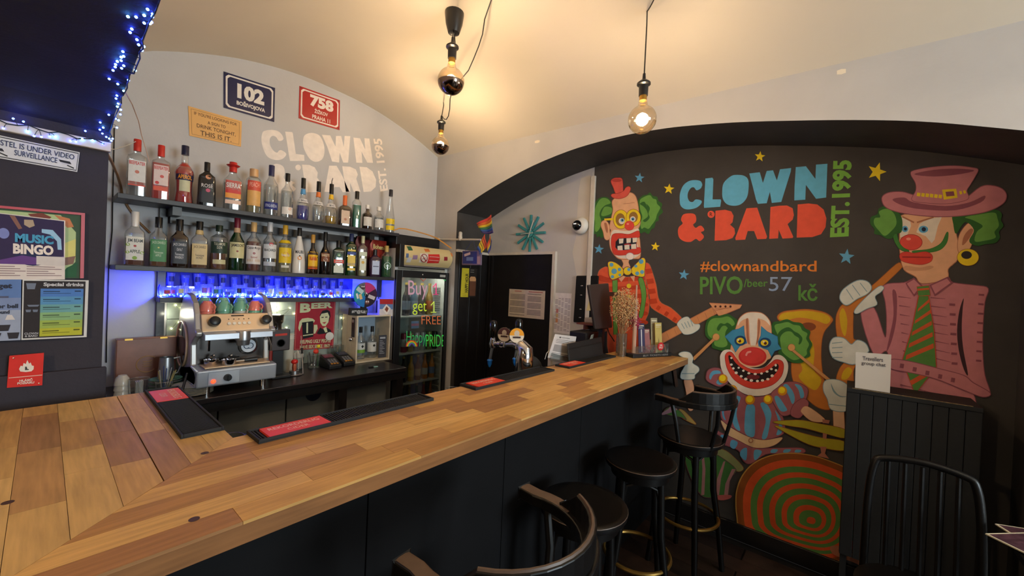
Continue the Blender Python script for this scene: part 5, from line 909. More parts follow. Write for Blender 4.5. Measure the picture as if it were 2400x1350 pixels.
mb = MB(); mb.box(xa+0.01, xb-0.002, 2.585, 2.70, 1.040, 1.048); obj('drip_tray', mb, M_CREAM, t, bevel=0.002)
mb = MB(); pa = [(x0+0.05, 2.5675, 0.955), (x0+0.19, 2.5675, 0.955), (x0+0.19, 2.5635, 1.02), (x0+0.05, 2.5635, 1.02)]; mb.prism(pa, (0, -0.002, 0)); sp = obj('switch_plate', mb, mat('pale_switch_plate', (176, 190, 206), 0.4), t)
mb = MB(); mb.sphere((x0+0.072, 2.562, 0.975), 0.011, 12, 8, sq=(1, 0.5, 1)); obj('red_lamp', mb, mat('red_pilot_lamp', (255, 60, 30), 0.3, emit=3.0), sp, smooth=True)
mb = MB(); mb.lathe([(0.019, 0), (0.017, -0.016), (0.001, -0.016)], (x0+0.135, 2.561, 0.988), 16, axis='y'); mb.box(x0+0.132, x0+0.138, 2.538, 2.548, 0.972, 1.004); obj('selector_knob', mb, M_BLACKPL, sp, smooth=True)
for x, y in ((x0+0.055, 2.62), (x1-0.055, 2.62), (x0+0.055, 2.93), (x1-0.055, 2.93)): mb = MB(); mb.lathe([(0.017, 0.0005), (0.017, 0.03), (0.02, 0.046)], (x, y, ZBB), 14); obj('foot', mb, M_CHROME, t, smooth=True)
mb = MB(); mb.box(xa, xb, 2.70, 2.98, 1.300, 1.312); obj('cup_tray', mb, M_STEEL, t)
mb = MB(); mb.box(xa, xb, 2.98, 3.0, 1.236, 1.36); obj('cup_guard', mb, M_BLACKPL, t)
G_ = 'cups on the coffee machine'
for k, (x, m1, m2) in enumerate([(0.60, M_PINKCH, M_PINKCH), (0.68, M_GREENCH, M_GREENCH), (0.76, M_CHINA, M_GREENCH), (0.835, M_GREENCH, M_PINKCH)]):
    nm = {id(M_PINKCH): 'coral', id(M_GREENCH): 'mint', id(M_CHINA): 'white'}
    pos = ['leftmost', 'second from left', 'third from left', 'rightmost'][k]
    cup('coffee_cup', '%s cup at the bottom of the %s stack on the coffee machine' % (nm[id(m1)], pos), (x, 2.75, 1.3125), m1, True, -1.1, G_)
    cup('coffee_cup', '%s upturned cup on top of the %s stack on the coffee machine' % (nm[id(m2)], pos), (x, 2.75, 1.3365), m2, True, -1.1, G_, 1.05)
for k, x in enumerate((0.61, 0.70, 0.79)): cup('coffee_cup', 'lower mint cup of the %s pair in the back row on the coffee machine' % ['left', 'middle', 'right'][k], (x, 2.86, 1.3125), M_GREENCH, True, -1.2, 'mint cups in the back row', 1.15); cup('coffee_cup', 'upper mint cup of the %s pair in the back row on the coffee machine' % ['left', 'middle', 'right'][k], (x, 2.86, 1.345), M_GREENCH, True, -1.4, 'mint cups in the back row', 1.15)
for k, (p, q) in enumerate([((0.675, 2.605), (0.81, 2.60)), ((0.605, 2.65), (0.74, 2.675))]):
    t = thing('portafilter', ['chrome portafilter with black handle lying nearest on the drip tray', 'chrome portafilter with black handle lying further back on the drip tray'][k], 'portafilter', (p[0], p[1], 1.0485), 'portafilters'); mb = MB(); mb.lathe([(0.026, 0), (0.032, 0.006), (0.034, 0.03), (0.03, 0.031), (0.027, 0.01), (0.001, 0.01)], (p[0], p[1], 1.0485), 22); obj('basket', mb, M_CHROME, t, smooth=True)
    d = (Vector(q)-Vector(p)).normalized(); a = Vector((p[0], p[1], 1.064))+Vector((d.x, d.y, 0))*0.033; b = Vector((q[0], q[1], 1.066)); m_ = a*0.6+b*0.4
    mb = MB(); mb.tube([a, m_], 0.006, 8); obj('neck', mb, M_CHROME, t, smooth=True); mb = MB(); mb.tube([m_, b], [0.011, 0.014], 10); obj('handle', mb, M_BLACKPL, t, smooth=True)
    mb = MB(); mb.tube([Vector((p[0], p[1], 1.08)), Vector((p[0], p[1], 1.095)), Vector((p[0]+0.014, p[1], 1.10))], 0.008, 8); obj('spout', mb, M_CHROME, t, smooth=True)

# ================================================================== COFFEE GRINDER AND SMALL THINGS
gx, gy = 0.985, 2.80
t = thing('coffee_grinder', 'dark grey coffee grinder on a post right of the coffee machine', 'grinder', (gx, gy, ZBB)); M_GRIND = mat('dark_grey_grinder', (66, 58, 58), 0.4, metal=0.4)
mb = MB(); mb.box(gx-0.05, gx+0.06, gy-0.08, gy+0.09, ZBB+0.0005, ZBB+0.02); obj('base', mb, M_BLACKPL, t, bevel=0.004)
mb = MB(); mb.box(gx-0.03, gx+0.03, gy-0.02, gy+0.05, ZBB+0.02, ZBB+0.18); obj('post', mb, M_BLACKPL, t)
mb = MB(); mb.box(gx-0.055, gx+0.055, gy-0.06, gy+0.08, ZBB+0.175, ZBB+0.31); hd = obj('motor_head', mb, M_GRIND, t, bevel=0.006)
mb = MB(); mb.lathe([(0.025, 0), (0.025, -0.003), (0.02, -0.003)], (gx, gy-0.0605, ZBB+0.225), 18, axis='y'); obj('dial_ring', mb, M_CHROME, hd, smooth=True); mb = MB(); mb.lathe([(0.02, -0.0035), (0.001, -0.0035)], (gx, gy-0.0605, ZBB+0.225), 18, axis='y'); obj('dial', mb, M_BLACKPL, hd)
mb = MB(); mb.prism([(gx-0.035, gy-0.061, ZBB+0.27), (gx+0.035, gy-0.061, ZBB+0.272), (gx+0.035, gy-0.061, ZBB+0.286), (gx-0.035, gy-0.061, ZBB+0.284)], (0, -0.001, 0)); obj('badge', mb, paint((190, 60, 50)), hd)
mb = MB(); mb.lathe([(0.03, 0), (0.03, 0.03), (0.038, 0.04), (0.042, 0.09)], (gx-0.005, gy+0.01, ZBB+0.31), 20); obj('hopper', mb, glass('smoked_hopper', (120, 110, 106), 0.1, 0.4, (60, 52, 50)), t, smooth=True)
for k, (dx, h) in enumerate(((-0.055, 0.165), (-0.015, 0.15))):
    mb = MB(); mb.lathe([(0.022, 0), (0.026, h)], (1.03+dx+0.03, 2.96+0.03*k, ZBB+0.28), 16)
t = thing('cup_tube', 'tall stack of white paper cups beside the grinder', 'paper cups', (1.09, 2.90, ZBB)); mb = MB()
mb.lathe([(0.03, 0.0005), (0.034, 0.22), (0.036, 0.225), (0.034, 0.23), (0.036, 0.24), (0.034, 0.245), (0.036, 0.255)], (1.09, 2.90, ZBB), 18); obj('cups', mb, mat('white_paper_cup', (200, 196, 180), 0.5), t, smooth=True)
mb = MB(); mb.tube([(1.075, 2.78, ZBB+0.004), (1.09, 2.80, ZBB+0.10), (1.13, 2.84, ZBB+0.25)], 0.004, 8)
t = thing('long_spoon', 'long steel stirring tool with black grip leaning by the paper cups', 'spoon', (1.135, 2.76, ZBB)); mb2 = MB(); mb2.tube([(1.135, 2.76, ZBB+0.004), (1.145, 2.81, ZBB+0.13)], 0.004, 8); obj('shaft', mb2, M_CHROME, t); mb2 = MB(); mb2.tube([(1.145, 2.81, ZBB+0.13), (1.148, 2.825, ZBB+0.165)], 0.008, 8); obj('grip', mb2, M_BLACKPL, t); mb2 = MB(); mb2.tube([(1.148, 2.825, ZBB+0.165), (1.155, 2.86, ZBB+0.245)], 0.003, 8); obj('shaft', mb2, M_CHROME, t)
px = (1.085, 2.775); t = thing('tamper', 'coffee tamper with round red knob and wooden neck on a steel dish', 'tamper', (*px, ZBB)); mb = MB(); mb.lathe([(0.045, 0.0005), (0.05, 0.004), (0.03, 0.008), (0.028, 0.03), (0.012, 0.032)], (*px, ZBB), 22); obj('base', mb, M_STEEL, t, smooth=True)
mb = MB(); mb.lathe([(0.012, 0.03), (0.015, 0.05), (0.012, 0.075)], (*px, ZBB), 16); obj('neck', mb, mat('copper_tamper', (206, 110, 80), 0.3, metal=0.5), t, smooth=True); mb = MB(); mb.sphere((*px, ZBB+0.088), 0.021, 16, 10, sq=(1, 1, 0.8)); obj('knob', mb, mat('red_knob', (206, 40, 36), 0.25), t, smooth=True)
tumbler('paper_straw_glass', 'glass full of white paper straws in front of the beer poster', (1.165, 2.93, ZBB+0.001), 0.034, 0.042, 0.085)
for k in range(16):
    a = k*2.4; r = 0.006+0.0017*k; mb = MB(); mb.tube([(1.165+r*cos(a), 2.93+r*sin(a), ZBB+0.01), (1.165+1.15*r*cos(a), 2.93+1.15*r*sin(a), ZBB+0.118+0.006*(k % 3))], 0.0035, 6); tag(obj('paper_straw', mb, paint((216, 210, 200))), 'white paper straw standing in the glass by the beer poster', 'straw', 'white paper straws')
tumbler('utensil_jar', 'rounded glass jar holding teaspoons and a toy flower', (1.265, 2.91, ZBB+0.001), 0.036, 0.045, 0.095)
for k in range(6):
    a = k*1.05; mb = MB(); b = Vector((1.265+0.012*cos(a), 2.91+0.012*sin(a), ZBB+0.011)); e = b+Vector((0.022*cos(a), 0.022*sin(a), 0.105)); mb.tube([b, e], 0.002, 6); mb.sphere(b+Vector((0, 0, 0.008)), 0.008, 8, 6, sq=(1, 0.5, 1.2)); tag(obj('teaspoon', mb, M_CHROME, smooth=True), 'steel teaspoon standing handle up in the glass jar', 'teaspoon', 'teaspoons in the jar')
t = thing('toy_flower', 'small red and yellow toy flower stuck in the glass jar', 'flower', (1.285, 2.885, ZBB+0.012)); mb = MB(); mb.tube([(1.285, 2.885, ZBB+0.012), (1.275, 2.87, ZBB+0.15)], 0.002, 6); obj('stem', mb, paint((60, 120, 60)), t); mb = MB(); mb.sphere((1.262, 2.868, ZBB+0.125), 0.018, 10, 8); obj('red_petal', mb, mat('red_felt', (216, 60, 40), 0.6), t, smooth=True); mb = MB(); mb.sphere((1.278, 2.868, ZBB+0.16), 0.013, 10, 8); obj('yellow_petal', mb, mat('yellow_felt', (220, 200, 40), 0.6), t, smooth=True)
# card terminals
for k, (x, y, l) in enumerate([(1.365, 2.86, 'black card terminal nearer the glass jar on the worktop'), (1.49, 2.90, 'black card terminal nearer the wooden crate on the worktop')]):
    t = thing('card_terminal', l, 'card terminal', (x, y, ZBB), 'card terminals'); mb = MB(); mb.prism([(x-0.045, y-0.085, ZBB+0.001), (x-0.045, y-0.085, ZBB+0.03), (x-0.045, y+0.0, ZBB+0.062), (x-0.045, y+0.085, ZBB+0.085), (x-0.045, y+0.09, ZBB+0.001)], (0.09, 0, 0)); obj('housing', mb, M_BLACKPL, t, bevel=0.006)
    mb = MB(); nrm = Vector((0, -0.26, 0.96)); mb.obox((x, y+0.045, ZBB+0.0765), (0.035, 0, 0), (0, 0.026, 0.007), nrm*0.001); obj('screen', mb, mat('terminal_screen_%d' % k, [(90, 40, 50), (40, 44, 60)][k], 0.15, emit=0.15), t)
    for r in range(4):
        for c in range(3): 
            yy = y-0.012-r*0.018; mb = MB(); mb.obox((x-0.02+c*0.02, yy, ZBB+0.062+(yy-y)*0.376+0.001), (0.007, 0, 0), (0, 0.0055, 0.002), (0, -0.0005, 0.002)); obj('key', mb, paint([(120, 120, 124), (120, 120, 124), (120, 120, 124), (190, 130, 50)][r]), t)
# beer poster
C = wallrect((694,706),(787,702),(781,816),(689,821), YB-0.012); sh = Sheet(*C); t = thing('beer_poster', 'red vintage poster with beer mug and smiling man under cream BEER lettering', 'poster', (C[2]+C[3])/2)
mb = MB(); sh.slab(mb, 0.003); obj('plate', mb, paint((160, 34, 48)), t)
mb = MB()
for a in ((0.02, 0.015, 0.98, 0.022), (0.02, 0.978, 0.98, 0.985), (0.02, 0.015, 0.028, 0.985), (0.972, 0.015, 0.98, 0.985)): sh.rect(mb, *a, 0, 1)
obj('border', mb, paint((206, 130, 110)), t)
PC = (206, 206, 160)
for s, a, b in (('B', (0.1, 0.05, 0.36, 0.24), 0.05), ('EER', (0.37, 0.05, 0.92, 0.17), 0.05), ('HELPING UGLY PEOPLE', (0.14, 0.80, 0.92, 0.875), 0.03), ('HAVE SEX SINCE 1862!', (0.14, 0.905, 0.9, 0.975), 0.03)):
    mb = MB(); sh.text(mb, s, *a, 0, 2, b); obj('lettering', mb, paint(PC), t)
mug = [(PC, [(0.1,0.42),(0.16,0.36),(0.3,0.35),(0.42,0.37),(0.48,0.41),(0.46,0.45),(0.16,0.48),(0.11,0.62),(0.08,0.55)]), (BK, [(0.16,0.44),(0.44,0.42),(0.46,0.74),(0.2,0.78)]), (PC, [(0.27,0.45),(0.31,0.45),(0.32,0.66),(0.28,0.66)]), (PC, [(0.2,0.7),(0.45,0.68),(0.45,0.7),(0.2,0.72)]), (PC, [(0.46,0.5),(0.54,0.5),(0.56,0.58),(0.5,0.68),(0.46,0.68)])]
man = [(BK, [(0.6,0.30),(0.66,0.22),(0.78,0.2),(0.86,0.24),(0.88,0.34),(0.85,0.44),(0.6,0.36)]), (PC, [(0.6,0.34),(0.64,0.28),(0.8,0.26),(0.85,0.34),(0.83,0.46),(0.76,0.54),(0.68,0.53),(0.62,0.46)]), (BK, [(0.64,0.35),(0.7,0.345),(0.7,0.365),(0.64,0.365)]), (BK, [(0.74,0.345),(0.8,0.345),(0.8,0.36),(0.74,0.365)]), ((170, 50, 56), [(0.66,0.46),(0.78,0.45),(0.73,0.49)]), (BK, [(0.54,0.68),(0.62,0.56),(0.7,0.6),(0.78,0.56),(0.9,0.62),(0.93,0.68),(0.6,0.7)]), (PC, [(0.7,0.58),(0.78,0.55),(0.82,0.66),(0.76,0.67)])]
for nm, S in (('mug', mug), ('man', man)):
    mb = MB(); ms = []
    for k, (c, p) in enumerate(S):
        m_ = paint(c)
        if m_ not in ms: ms.append(m_)
        sh.poly(mb, p, ms.index(m_), 1+k*0.6)
    obj(nm+'_print', mb, ms, t)
mb = MB(); c = PY(772, 788, YB-0.022); mb.lathe([(0.032, 0), (0.032, -0.004), (0.03, -0.005)], c, 24, axis='y'); tag(obj('round_badge', mb, paint((214, 210, 200))), 'white round badge stuck over the lower right of the beer poster', 'badge')
# wooden crate with two bottles
cx0, cx1, cy0, cy1, cz1 = 1.558, 1.853, 2.86, 3.085, 1.268
t = thing('wooden_crate', 'whitewashed wooden crate standing on its side holding two clear bottles', 'crate', ((cx0+cx1)/2, (cy0+cy1)/2, ZBB)); M_CRATE = mat('whitewashed_wood', (204, 192, 168), 0.55, noise=0.1, nscale=14, bump=0.05); z0 = ZBB+0.001
for nm, B in (('board', (cx0, cx0+0.012, cy0, cy0+0.072, z0, cz1)), ('board', (cx0, cx0+0.012, cy0+0.075, cy0+0.148, z0, cz1)), ('board', (cx0, cx0+0.012, cy0+0.151, cy1, z0, cz1)), ('board', (cx1-0.012, cx1, cy0, cy1, z0, cz1)), ('board', (cx0+0.012, cx1-0.012, cy0, cy1, z0, z0+0.014)), ('board', (cx0+0.012, cx1-0.012, cy0, cy1, cz1-0.012, cz1)), ('back_board', (cx0+0.012, cx1-0.012, cy1-0.008, cy1, z0+0.014, cz1-0.012))):
    mb = MB(); mb.box(*B); obj(nm, mb, M_CRATE if nm == 'board' else mat('pale_blue_board', (150, 168, 186), 0.6), t, bevel=0.0015)
for k, (x, l) in enumerate([(1.645, 'clear bottle with white label and some green on the left in the crate'), (1.745, 'clear bottle with white label on the right in the crate')]):
    H = 0.255; R = 0.036; zb = z0+0.0145; b = thing('spirit_bottle', l, 'bottle', (x, 2.955, zb), 'bottles in the crate'); pr = [(R*r, H*z) for r, z in PROF['rum']]
    mb = MB(); mb.lathe(pr, (0, 0, 0), 20); obj('body', mb, G_CLEAR, b, local=True, smooth=True); mb = MB(); mb.lathe([(R*0.38, H*0.82), (R*0.38, H)], (0, 0, 0), 14); obj('cap', mb, capm(BK), b, local=True)
    mb = MB(); mb.lathe([(R*1.02, H*0.2), (R*1.02, H*0.5)], (0, 0, 0), 20, cap=False); lb = obj('label', mb, SHARED_LBL((206, 210, 210)), b, local=True, smooth=True); mb = MB(); mb.add([(0.012, -R*1.03, H*0.4), (0, -R*1.04, H*0.45), (-0.012, -R*1.03, H*0.4), (0, -R*1.04, H*0.35)], [(0, 1, 2, 3)]); obj('diamond', mb, paint((40, 44, 40)), lb, local=True)
    if k == 0: mb = MB(); mb.lathe([(R*1.03, H*0.2), (R*1.03, H*0.3)], (0, 0, 0), 20, cap=False); obj('green_band', mb, SHARED_LBL((120, 170, 60)), lb, local=True)
C = [Vector((1.775, 2.90, 1.10)), Vector((1.835, 2.885, 1.10)), Vector((1.835, 2.885, z0+0.016)), Vector((1.775, 2.90, z0+0.016))]; sh = Sheet(*C); mb = MB(); sh.slab(mb, 0.004); t = thing('chalk_price_board', 'narrow dark price board leaning inside the crate', 'board', C[3]); obj('panel', mb, paint((60, 62, 72)), t)
mb = MB(); sh.text(mb, '-', 0.15, 0.08, 0.85, 0.16, 0, 2)
for k in range(9): sh.rect(mb, 0.12, 0.24+k*0.07, 0.5+0.3*((k*7) % 3)/2, 0.26+k*0.07, 0, 1)
obj('lettering', mb, paint((170, 176, 186)), t)
t = thing('bottle_opener', 'dark bar blade bottle opener hanging on the side of the crate', 'bottle opener', (cx0-0.008, 2.90, 1.08)); mb = MB(); mb.box(cx0-0.006, cx0-0.002, 2.885, 2.93, 1.10, 1.25); obj('blade', mb, mat('dark_opener', (44, 30, 36), 0.35, metal=0.5), t, bevel=0.004); mb = MB(); mb.lathe([(0.014, 0), (0.014, -0.002)], (cx0-0.006, 2.907, 1.225), 16, axis='x'); obj('ring', mb, M_STEEL, t)
mb = MB(); mb.sphere((cx0-0.02, 2.907, 1.085), 0.016, 12, 8); obj('charm', mb, M_CHROME, t, smooth=True)
# spinning wheel on the crate, card box, word sign
wc = PY(857, 691, 2.90); WR = 0.098; t = thing('prize_wheel', 'small spinning prize wheel with teal, blue, pink and dark sectors on the crate', 'prize wheel', (wc.x, 2.93, cz1+0.0005))
secs = [((196, 56, 120), -5, 60), ((60, 30, 60), 60, 100), ((40, 26, 40), 100, 185), ((40, 120, 190), 185, 235), ((40, 150, 170), 235, 320), ((110, 110, 116), 320, 355)]
for c, a0, a1 in secs:
    n = max(3, int((a1-a0)/8)); P = [wc]+[wc+Vector((WR*sin(radians(a0+(a1-a0)*k/n)), 0, WR*cos(radians(a0+(a1-a0)*k/n)))) for k in range(n+1)]; mb = MB(); mb.prism(P, (0, 0.008, 0)); obj('sector', mb, paint(c), t)
mb = MB(); mb.lathe([(0.012, 0), (0.012, -0.01), (0.006, -0.014)], wc, 14, axis='y'); obj('hub', mb, M_BLACKPL, t, smooth=True)
mb = MB(); mb.add([wc+Vector((-0.012, -0.012, -0.006)), wc+Vector((0.012, -0.012, 0.002)), wc+Vector((-0.002, -0.012, 0.024))], [(0, 1, 2)]); obj('pointer', mb, paint((226, 220, 214)), t)
for (a, r, c, w, h, nm) in ((305, 0.06, (190, 214, 216), 0.03, 0.016, 'card_print'), (110, 0.055, (206, 196, 200), 0.03, 0.014, 'card_print'), (262, 0.07, (226, 226, 226), 0.008, 0.022, 'bottle_print'), (250, 0.045, (226, 190, 130), 0.012, 0.022, 'glass_print')):
    c0 = wc+Vector((r*sin(radians(a)), -0.001, r*cos(radians(a)))); u = Vector((cos(radians(a-270)), 0, -sin(radians(a-270)))) if nm == 'card_print' else Vector((0.9, 0, 0.3)); v = Vector((-u.z, 0, u.x)); mb = MB(); mb.poly([c0-u*w-v*h, c0+u*w-v*h, c0+u*w+v*h, c0-u*w+v*h]); obj(nm, mb, paint(c), t)
for a, r, c in ((337, 0.066, (70, 56, 56)), (165, 0.06, (110, 64, 60))):
    c0 = wc+Vector((r*sin(radians(a)), -0.0012, r*cos(radians(a)))); mb = MB(); mb.poly([c0+Vector((0.02*x, 0, 0.02*y)) for x, y in circ((0, 0), 1.0, 0.9, 14)]); d_ = obj('face_print', mb, paint(c), t)
    for s in (-1, 1): mb = MB(); mb.poly([c0+Vector((0.008*s+0.006*x, -0.0006, 0.004+0.007*y)) for x, y in circ((0, 0), 1.0, 1.0, 10)]); obj('eye_print', mb, paint((226, 220, 220)), d_)
mb = MB(); mb.box(wc.x-0.02, wc.x+0.02, 2.915, 2.94, cz1+0.0005, wc.z); obj('stand', mb, M_BLACKPL, t)
C = wallrect((822,722),(862,723),(860,741),(820,739), 2.872); sh = Sheet(*C); t = thing('word_sign', 'small black box sign with white symbols standing on the crate edge', 'sign', (C[2]+C[3])/2); mb = MB(); sh.slab(mb, 0.03); obj('box', mb, M_BLACKPL, t); mb = MB(); sh.text(mb, '#!*@%&!', 0.08, 0.25, 0.92, 0.75, 0, 2, 0.01); obj('lettering', mb, paint((216, 216, 216)), t)
C = wallrect((890,701),(921,701),(920,741),(889,740), 2.885); sh = Sheet(*C); t = thing('card_game_box', 'small red and white card box with a diamond card picture on the crate', 'box', (C[2]+C[3])/2); mb = MB(); sh.slab(mb, 0.03); obj('box', mb, paint((206, 200, 204)), t)
mb = MB(); sh.rect(mb, 0, 0, 1, 0.3, 0, 1); obj('red_band', mb, paint((176, 40, 44)), t); mb = MB(); sh.rect(mb, 0, 0.3, 1, 0.6, 0, 1); obj('blue_band', mb, paint((100, 130, 180)), t); mb = MB(); sh.poly(mb, [(0.5, 0.3), (0.85, 0.55), (0.55, 0.92), (0.2, 0.62)], 0, 2); obj('card_print', mb, paint((226, 220, 216)), t); mb = MB(); sh.poly(mb, [(0.52, 0.42), (0.68, 0.56), (0.56, 0.78), (0.38, 0.62)], 0, 3); obj('figure_print', mb, paint((130, 70, 50)), t)
p = PZ(873, 861, ZBB); t = thing('key_bunch', 'small bunch of keys with pale tag lying on the worktop', 'keys', (p.x, p.y, ZBB+0.001)); mb = MB(); mb.box(p.x-0.03, p.x+0.005, p.y-0.008, p.y+0.008, ZBB+0.001, ZBB+0.01); obj('fob', mb, M_BLACKPL, t, bevel=0.003); mb = MB(); mb.box(p.x+0.006, p.x+0.04, p.y-0.01, p.y+0.006, ZBB+0.001, ZBB+0.005); obj('tag', mb, paint((150, 200, 190)), t)
# glass bowl and small tumblers at the back
for k, (x, l) in enumerate([(1.38, 'clear glass bowl turned over under the beer poster'), ]): mb = MB(); mb.sphere((x, 3.03, ZBB+0.0005), 0.055, 20, 8, z0=0.0); tag(obj('glass_bowl', mb, G_TUMB, smooth=True), l, 'bowl')
tumbler('water_glass', 'plain tall glass at the back between poster and crate', (1.475, 3.04, ZBB+0.001), 0.03, 0.034, 0.12); tumbler('water_glass', 'plain tall glass beside the crate\'s back corner', (1.525, 3.05, ZBB+0.001), 0.026, 0.03, 0.12)
# ================================================================== FRIDGE
YF = 2.85; fx0, fx1 = 1.883, 2.448; fy1 = 3.44
t = thing('display_fridge', 'tall black glass-door bottle fridge with a curved cream top panel', 'fridge', ((fx0+fx1)/2, (YF+fy1)/2, 0)); M_FRW = mat('white_fridge_liner', (206, 206, 200), 0.4, noise=0.03, nscale=6)
zt, zd, zb = 1.665, 1.64, 0.12
mb = MB(); mb.box(fx0, fx0+0.03, YF+0.03, fy1, 0.0, 1.82); obj('side_wall', mb, mat('white_fridge_side', (196, 196, 196), 0.4), t); mb = MB(); mb.box(fx1-0.03, fx1, YF+0.03, fy1, 0.0, 1.82); obj('side_wall', mb, M_FRW, t)
mb = MB(); mb.box(fx0+0.03, fx1-0.03, fy1-0.03, fy1, 0.0, 1.82); obj('back_wall', mb, M_FRW, t); mb = MB(); mb.box(fx0+0.03, fx1-0.03, YF+0.03, fy1-0.03, zt, 1.82); obj('top_box', mb, M_BLACKPL, t); mb = MB(); mb.box(fx0+0.03, fx1-0.03, YF+0.03, fy1-0.03, 0.0, 0.14); obj('bottom_box', mb, M_BLACKPL, t)
d = MB(); d.box(fx0, fx0+0.055, YF, YF+0.028, zb, zd); d.box(fx1-0.03, fx1, YF, YF+0.028, zb, zd); d.box(fx0+0.055, fx1-0.03, YF, YF+0.028, zd-0.06, zd); d.box(fx0+0.055, fx1-0.03, YF, YF+0.028, zb, zb+0.05); door = obj('door_frame', d, M_BLACKPL, t, bevel=0.003)
mb = MB(); mb.box(fx0+0.055, fx1-0.03, YF+0.012, YF+0.016, zb+0.05, zd-0.06); obj('door_glass', mb, glass('fridge_door_glass', (226, 232, 230), 0.05), door)
mb = MB(); mb.sphere((fx0+0.26, YF-0.002, zd-0.03), 0.008, 10, 6); obj('lock', mb, M_CHROME, door, smooth=True); mb = MB(); mb.box(fx1-0.11, fx1-0.045, YF-0.001, YF, zd-0.042, zd-0.02); obj('badge', mb, paint((170, 170, 166)), door)
# curved top panel
a = PY(945, 573, YF).z; b = PY(943, 620, YF).z; mb = MB(); N = 10; prof = [(YF+0.02-0.055*sin(pi*k/N)**0.8, b+(a-b)*k/N) for k in range(N+1)]
pxl, pxr = fx0+0.045, fx1+0.002; mb.add([(x, y, z) for x in (pxl, pxr) for y, z in prof], [(k, k+1, N+2+k, N+1+k) for k in range(N)]+[tuple(range(N+1)), tuple(range(N+1, 2*N+2))[::-1]])
cp = obj('top_panel', mb, mat('cream_fridge_panel', (214, 192, 140), 0.35, noise=0.06, nscale=3), t, smooth=True)
mb = MB(); mb.box(fx0, fx0+0.045, YF-0.035, YF+0.03, zt, a); obj('panel_end', mb, M_BLACKPL, t, bevel=0.004); mb = MB(); mb.box(fx0+0.01, fx1, YF-0.02, YF+0.03, b-0.012, b-0.001); obj('panel_lip', mb, M_STEEL, t)
def pan_at(px, py):                       # sticker place on the curved panel
    p = PY(px, py, YF-0.03); k = min(1, max(0, (p.z-b)/(a-b))); return Vector((p.x, YF+0.02-0.055*sin(pi*k)**0.8-0.0012, p.z))
def panel_patch(name, x0_, y0_, x1_, y1_, c, lift=0.0, text=None, tc=None):
    mb = MB(); N = 4; g = [[pan_at(x0_+(x1_-x0_)*i/2, y0_+(y1_-y0_)*j/N)-Vector((0, lift, 0)) for i in range(3)] for j in range(N+1)]
    mb.add([p for r in g for p in r], [(j*3+i, j*3+i+1, j*3+i+4, j*3+i+3) for j in range(N) for i in range(2)]); o = obj(name, mb, paint(c), cp)
    return o
for c, B in (((40, 90, 66), (958, 577, 969, 587)), ((90, 110, 150), (951, 594, 957, 604)), ((206, 206, 210), (955, 604, 965, 615)), ((150, 120, 150), (967, 598, 978, 608)), ((206, 110, 50), (998, 583, 1010, 590)), ((150, 40, 50), (1040, 602, 1048, 611)), ((206, 130, 70), (1058, 593, 1063, 601))): panel_patch('sticker', *B, c)
panel_patch('sticker', 984, 594, 1003, 615, (222, 210, 196)); panel_patch('sticker', 1003, 596, 1030, 617, (206, 50, 44))
mb = MB(); c = pan_at(993, 605); mb.tube([c+Vector((0.034*cos(k*pi/12), -0.002, 0.034*sin(k*pi/12))) for k in range(24)], 0.003, 6, closed=True); mb.tube([c+Vector((-0.024, -0.002, 0.024)), c+Vector((0.024, -0.002, -0.024))], 0.003, 6); mb.tube([c+Vector((-0.018, -0.002, -0.008)), c+Vector((0.014, -0.002, 0.004))], 0.002, 6); obj('no_smoking_mark', mb, paint((150, 34, 36)), cp)
mb = MB(); q = [pan_at(1005, 601), pan_at(1028, 603), pan_at(1028, 612), pan_at(1005, 610)]; add_text(mb, '-\n-', quadmap(*q, lift=(0, -0.004, 0))); obj('lettering', mb, paint((232, 216, 206)), cp)
# writing on the glass
YT = YF+0.0115
def glass_text(s, x0_, y0_, x1_, y1_, c, b=0.01, sh_=0.0):
    q = [PY(x0_, y0_, YT), PY(x1_, y0_+1, YT), PY(x1_, y1_, YT), PY(x0_, y1_, YT)]; mb = MB(); add_text(mb, s, quadmap(*q), b, sh_); m_ = mat('neon_pen_%d_%d_%d' % c, c, 0.5, emit=0.15); obj('pen_writing', mb, m_, door)
def pen_one(x0_, y0_, x1_, y1_, c):
    w = x1_-x0_; P = [PY(x, y, YT-0.002) for x, y in ((x0_, y0_+(y1_-y0_)*0.35), (x0_+w*0.6, y0_), (x0_+w*0.6, y1_))]; mb = MB(); mb.tube(P, 0.005, 6); mb.tube([PY(x0_, y1_, YT-0.002), PY(x1_, y1_, YT-0.002)], 0.004, 6); obj('pen_writing', mb, mat('neon_pen_%d_%d_%d' % c, c, 0.5, emit=0.15), door)
glass_text('Buy', 957, 657, 1002, 702, (206, 160, 180), 0.0); pen_one(1015, 664, 1027, 690, (240, 70, 140)); glass_text('get', 967, 708, 1000, 738, (210, 236, 60), -0.004); pen_one(1010, 707, 1022, 732, (214, 236, 90)); glass_text('FREE', 988, 740, 1033, 760, (232, 120, 70), -0.012); glass_text('Happy', 953, 776, 998, 812, (60, 206, 110), -0.014); glass_text('PRIDE', 998, 784, 1042, 812, (70, 220, 90), -0.006)
for x, y, r, c in ((992, 652, 7, (190, 80, 60)), (1043, 653, 5, (50, 206, 110))):
    P = [PY(x+r*0.062*16*sin(k*pi/10)**3, y-r*0.062*(13*cos(k*pi/10)-5*cos(k*pi/5)-2*cos(3*k*pi/10)-cos(4*k*pi/10)), YT) for k in range(20)]; mb = MB(); mb.tube(P, 0.0025, 6, closed=True); obj('pen_heart', mb, mat('neon_pen_%d_%d_%d' % c, c, 0.5, emit=0.15), door)
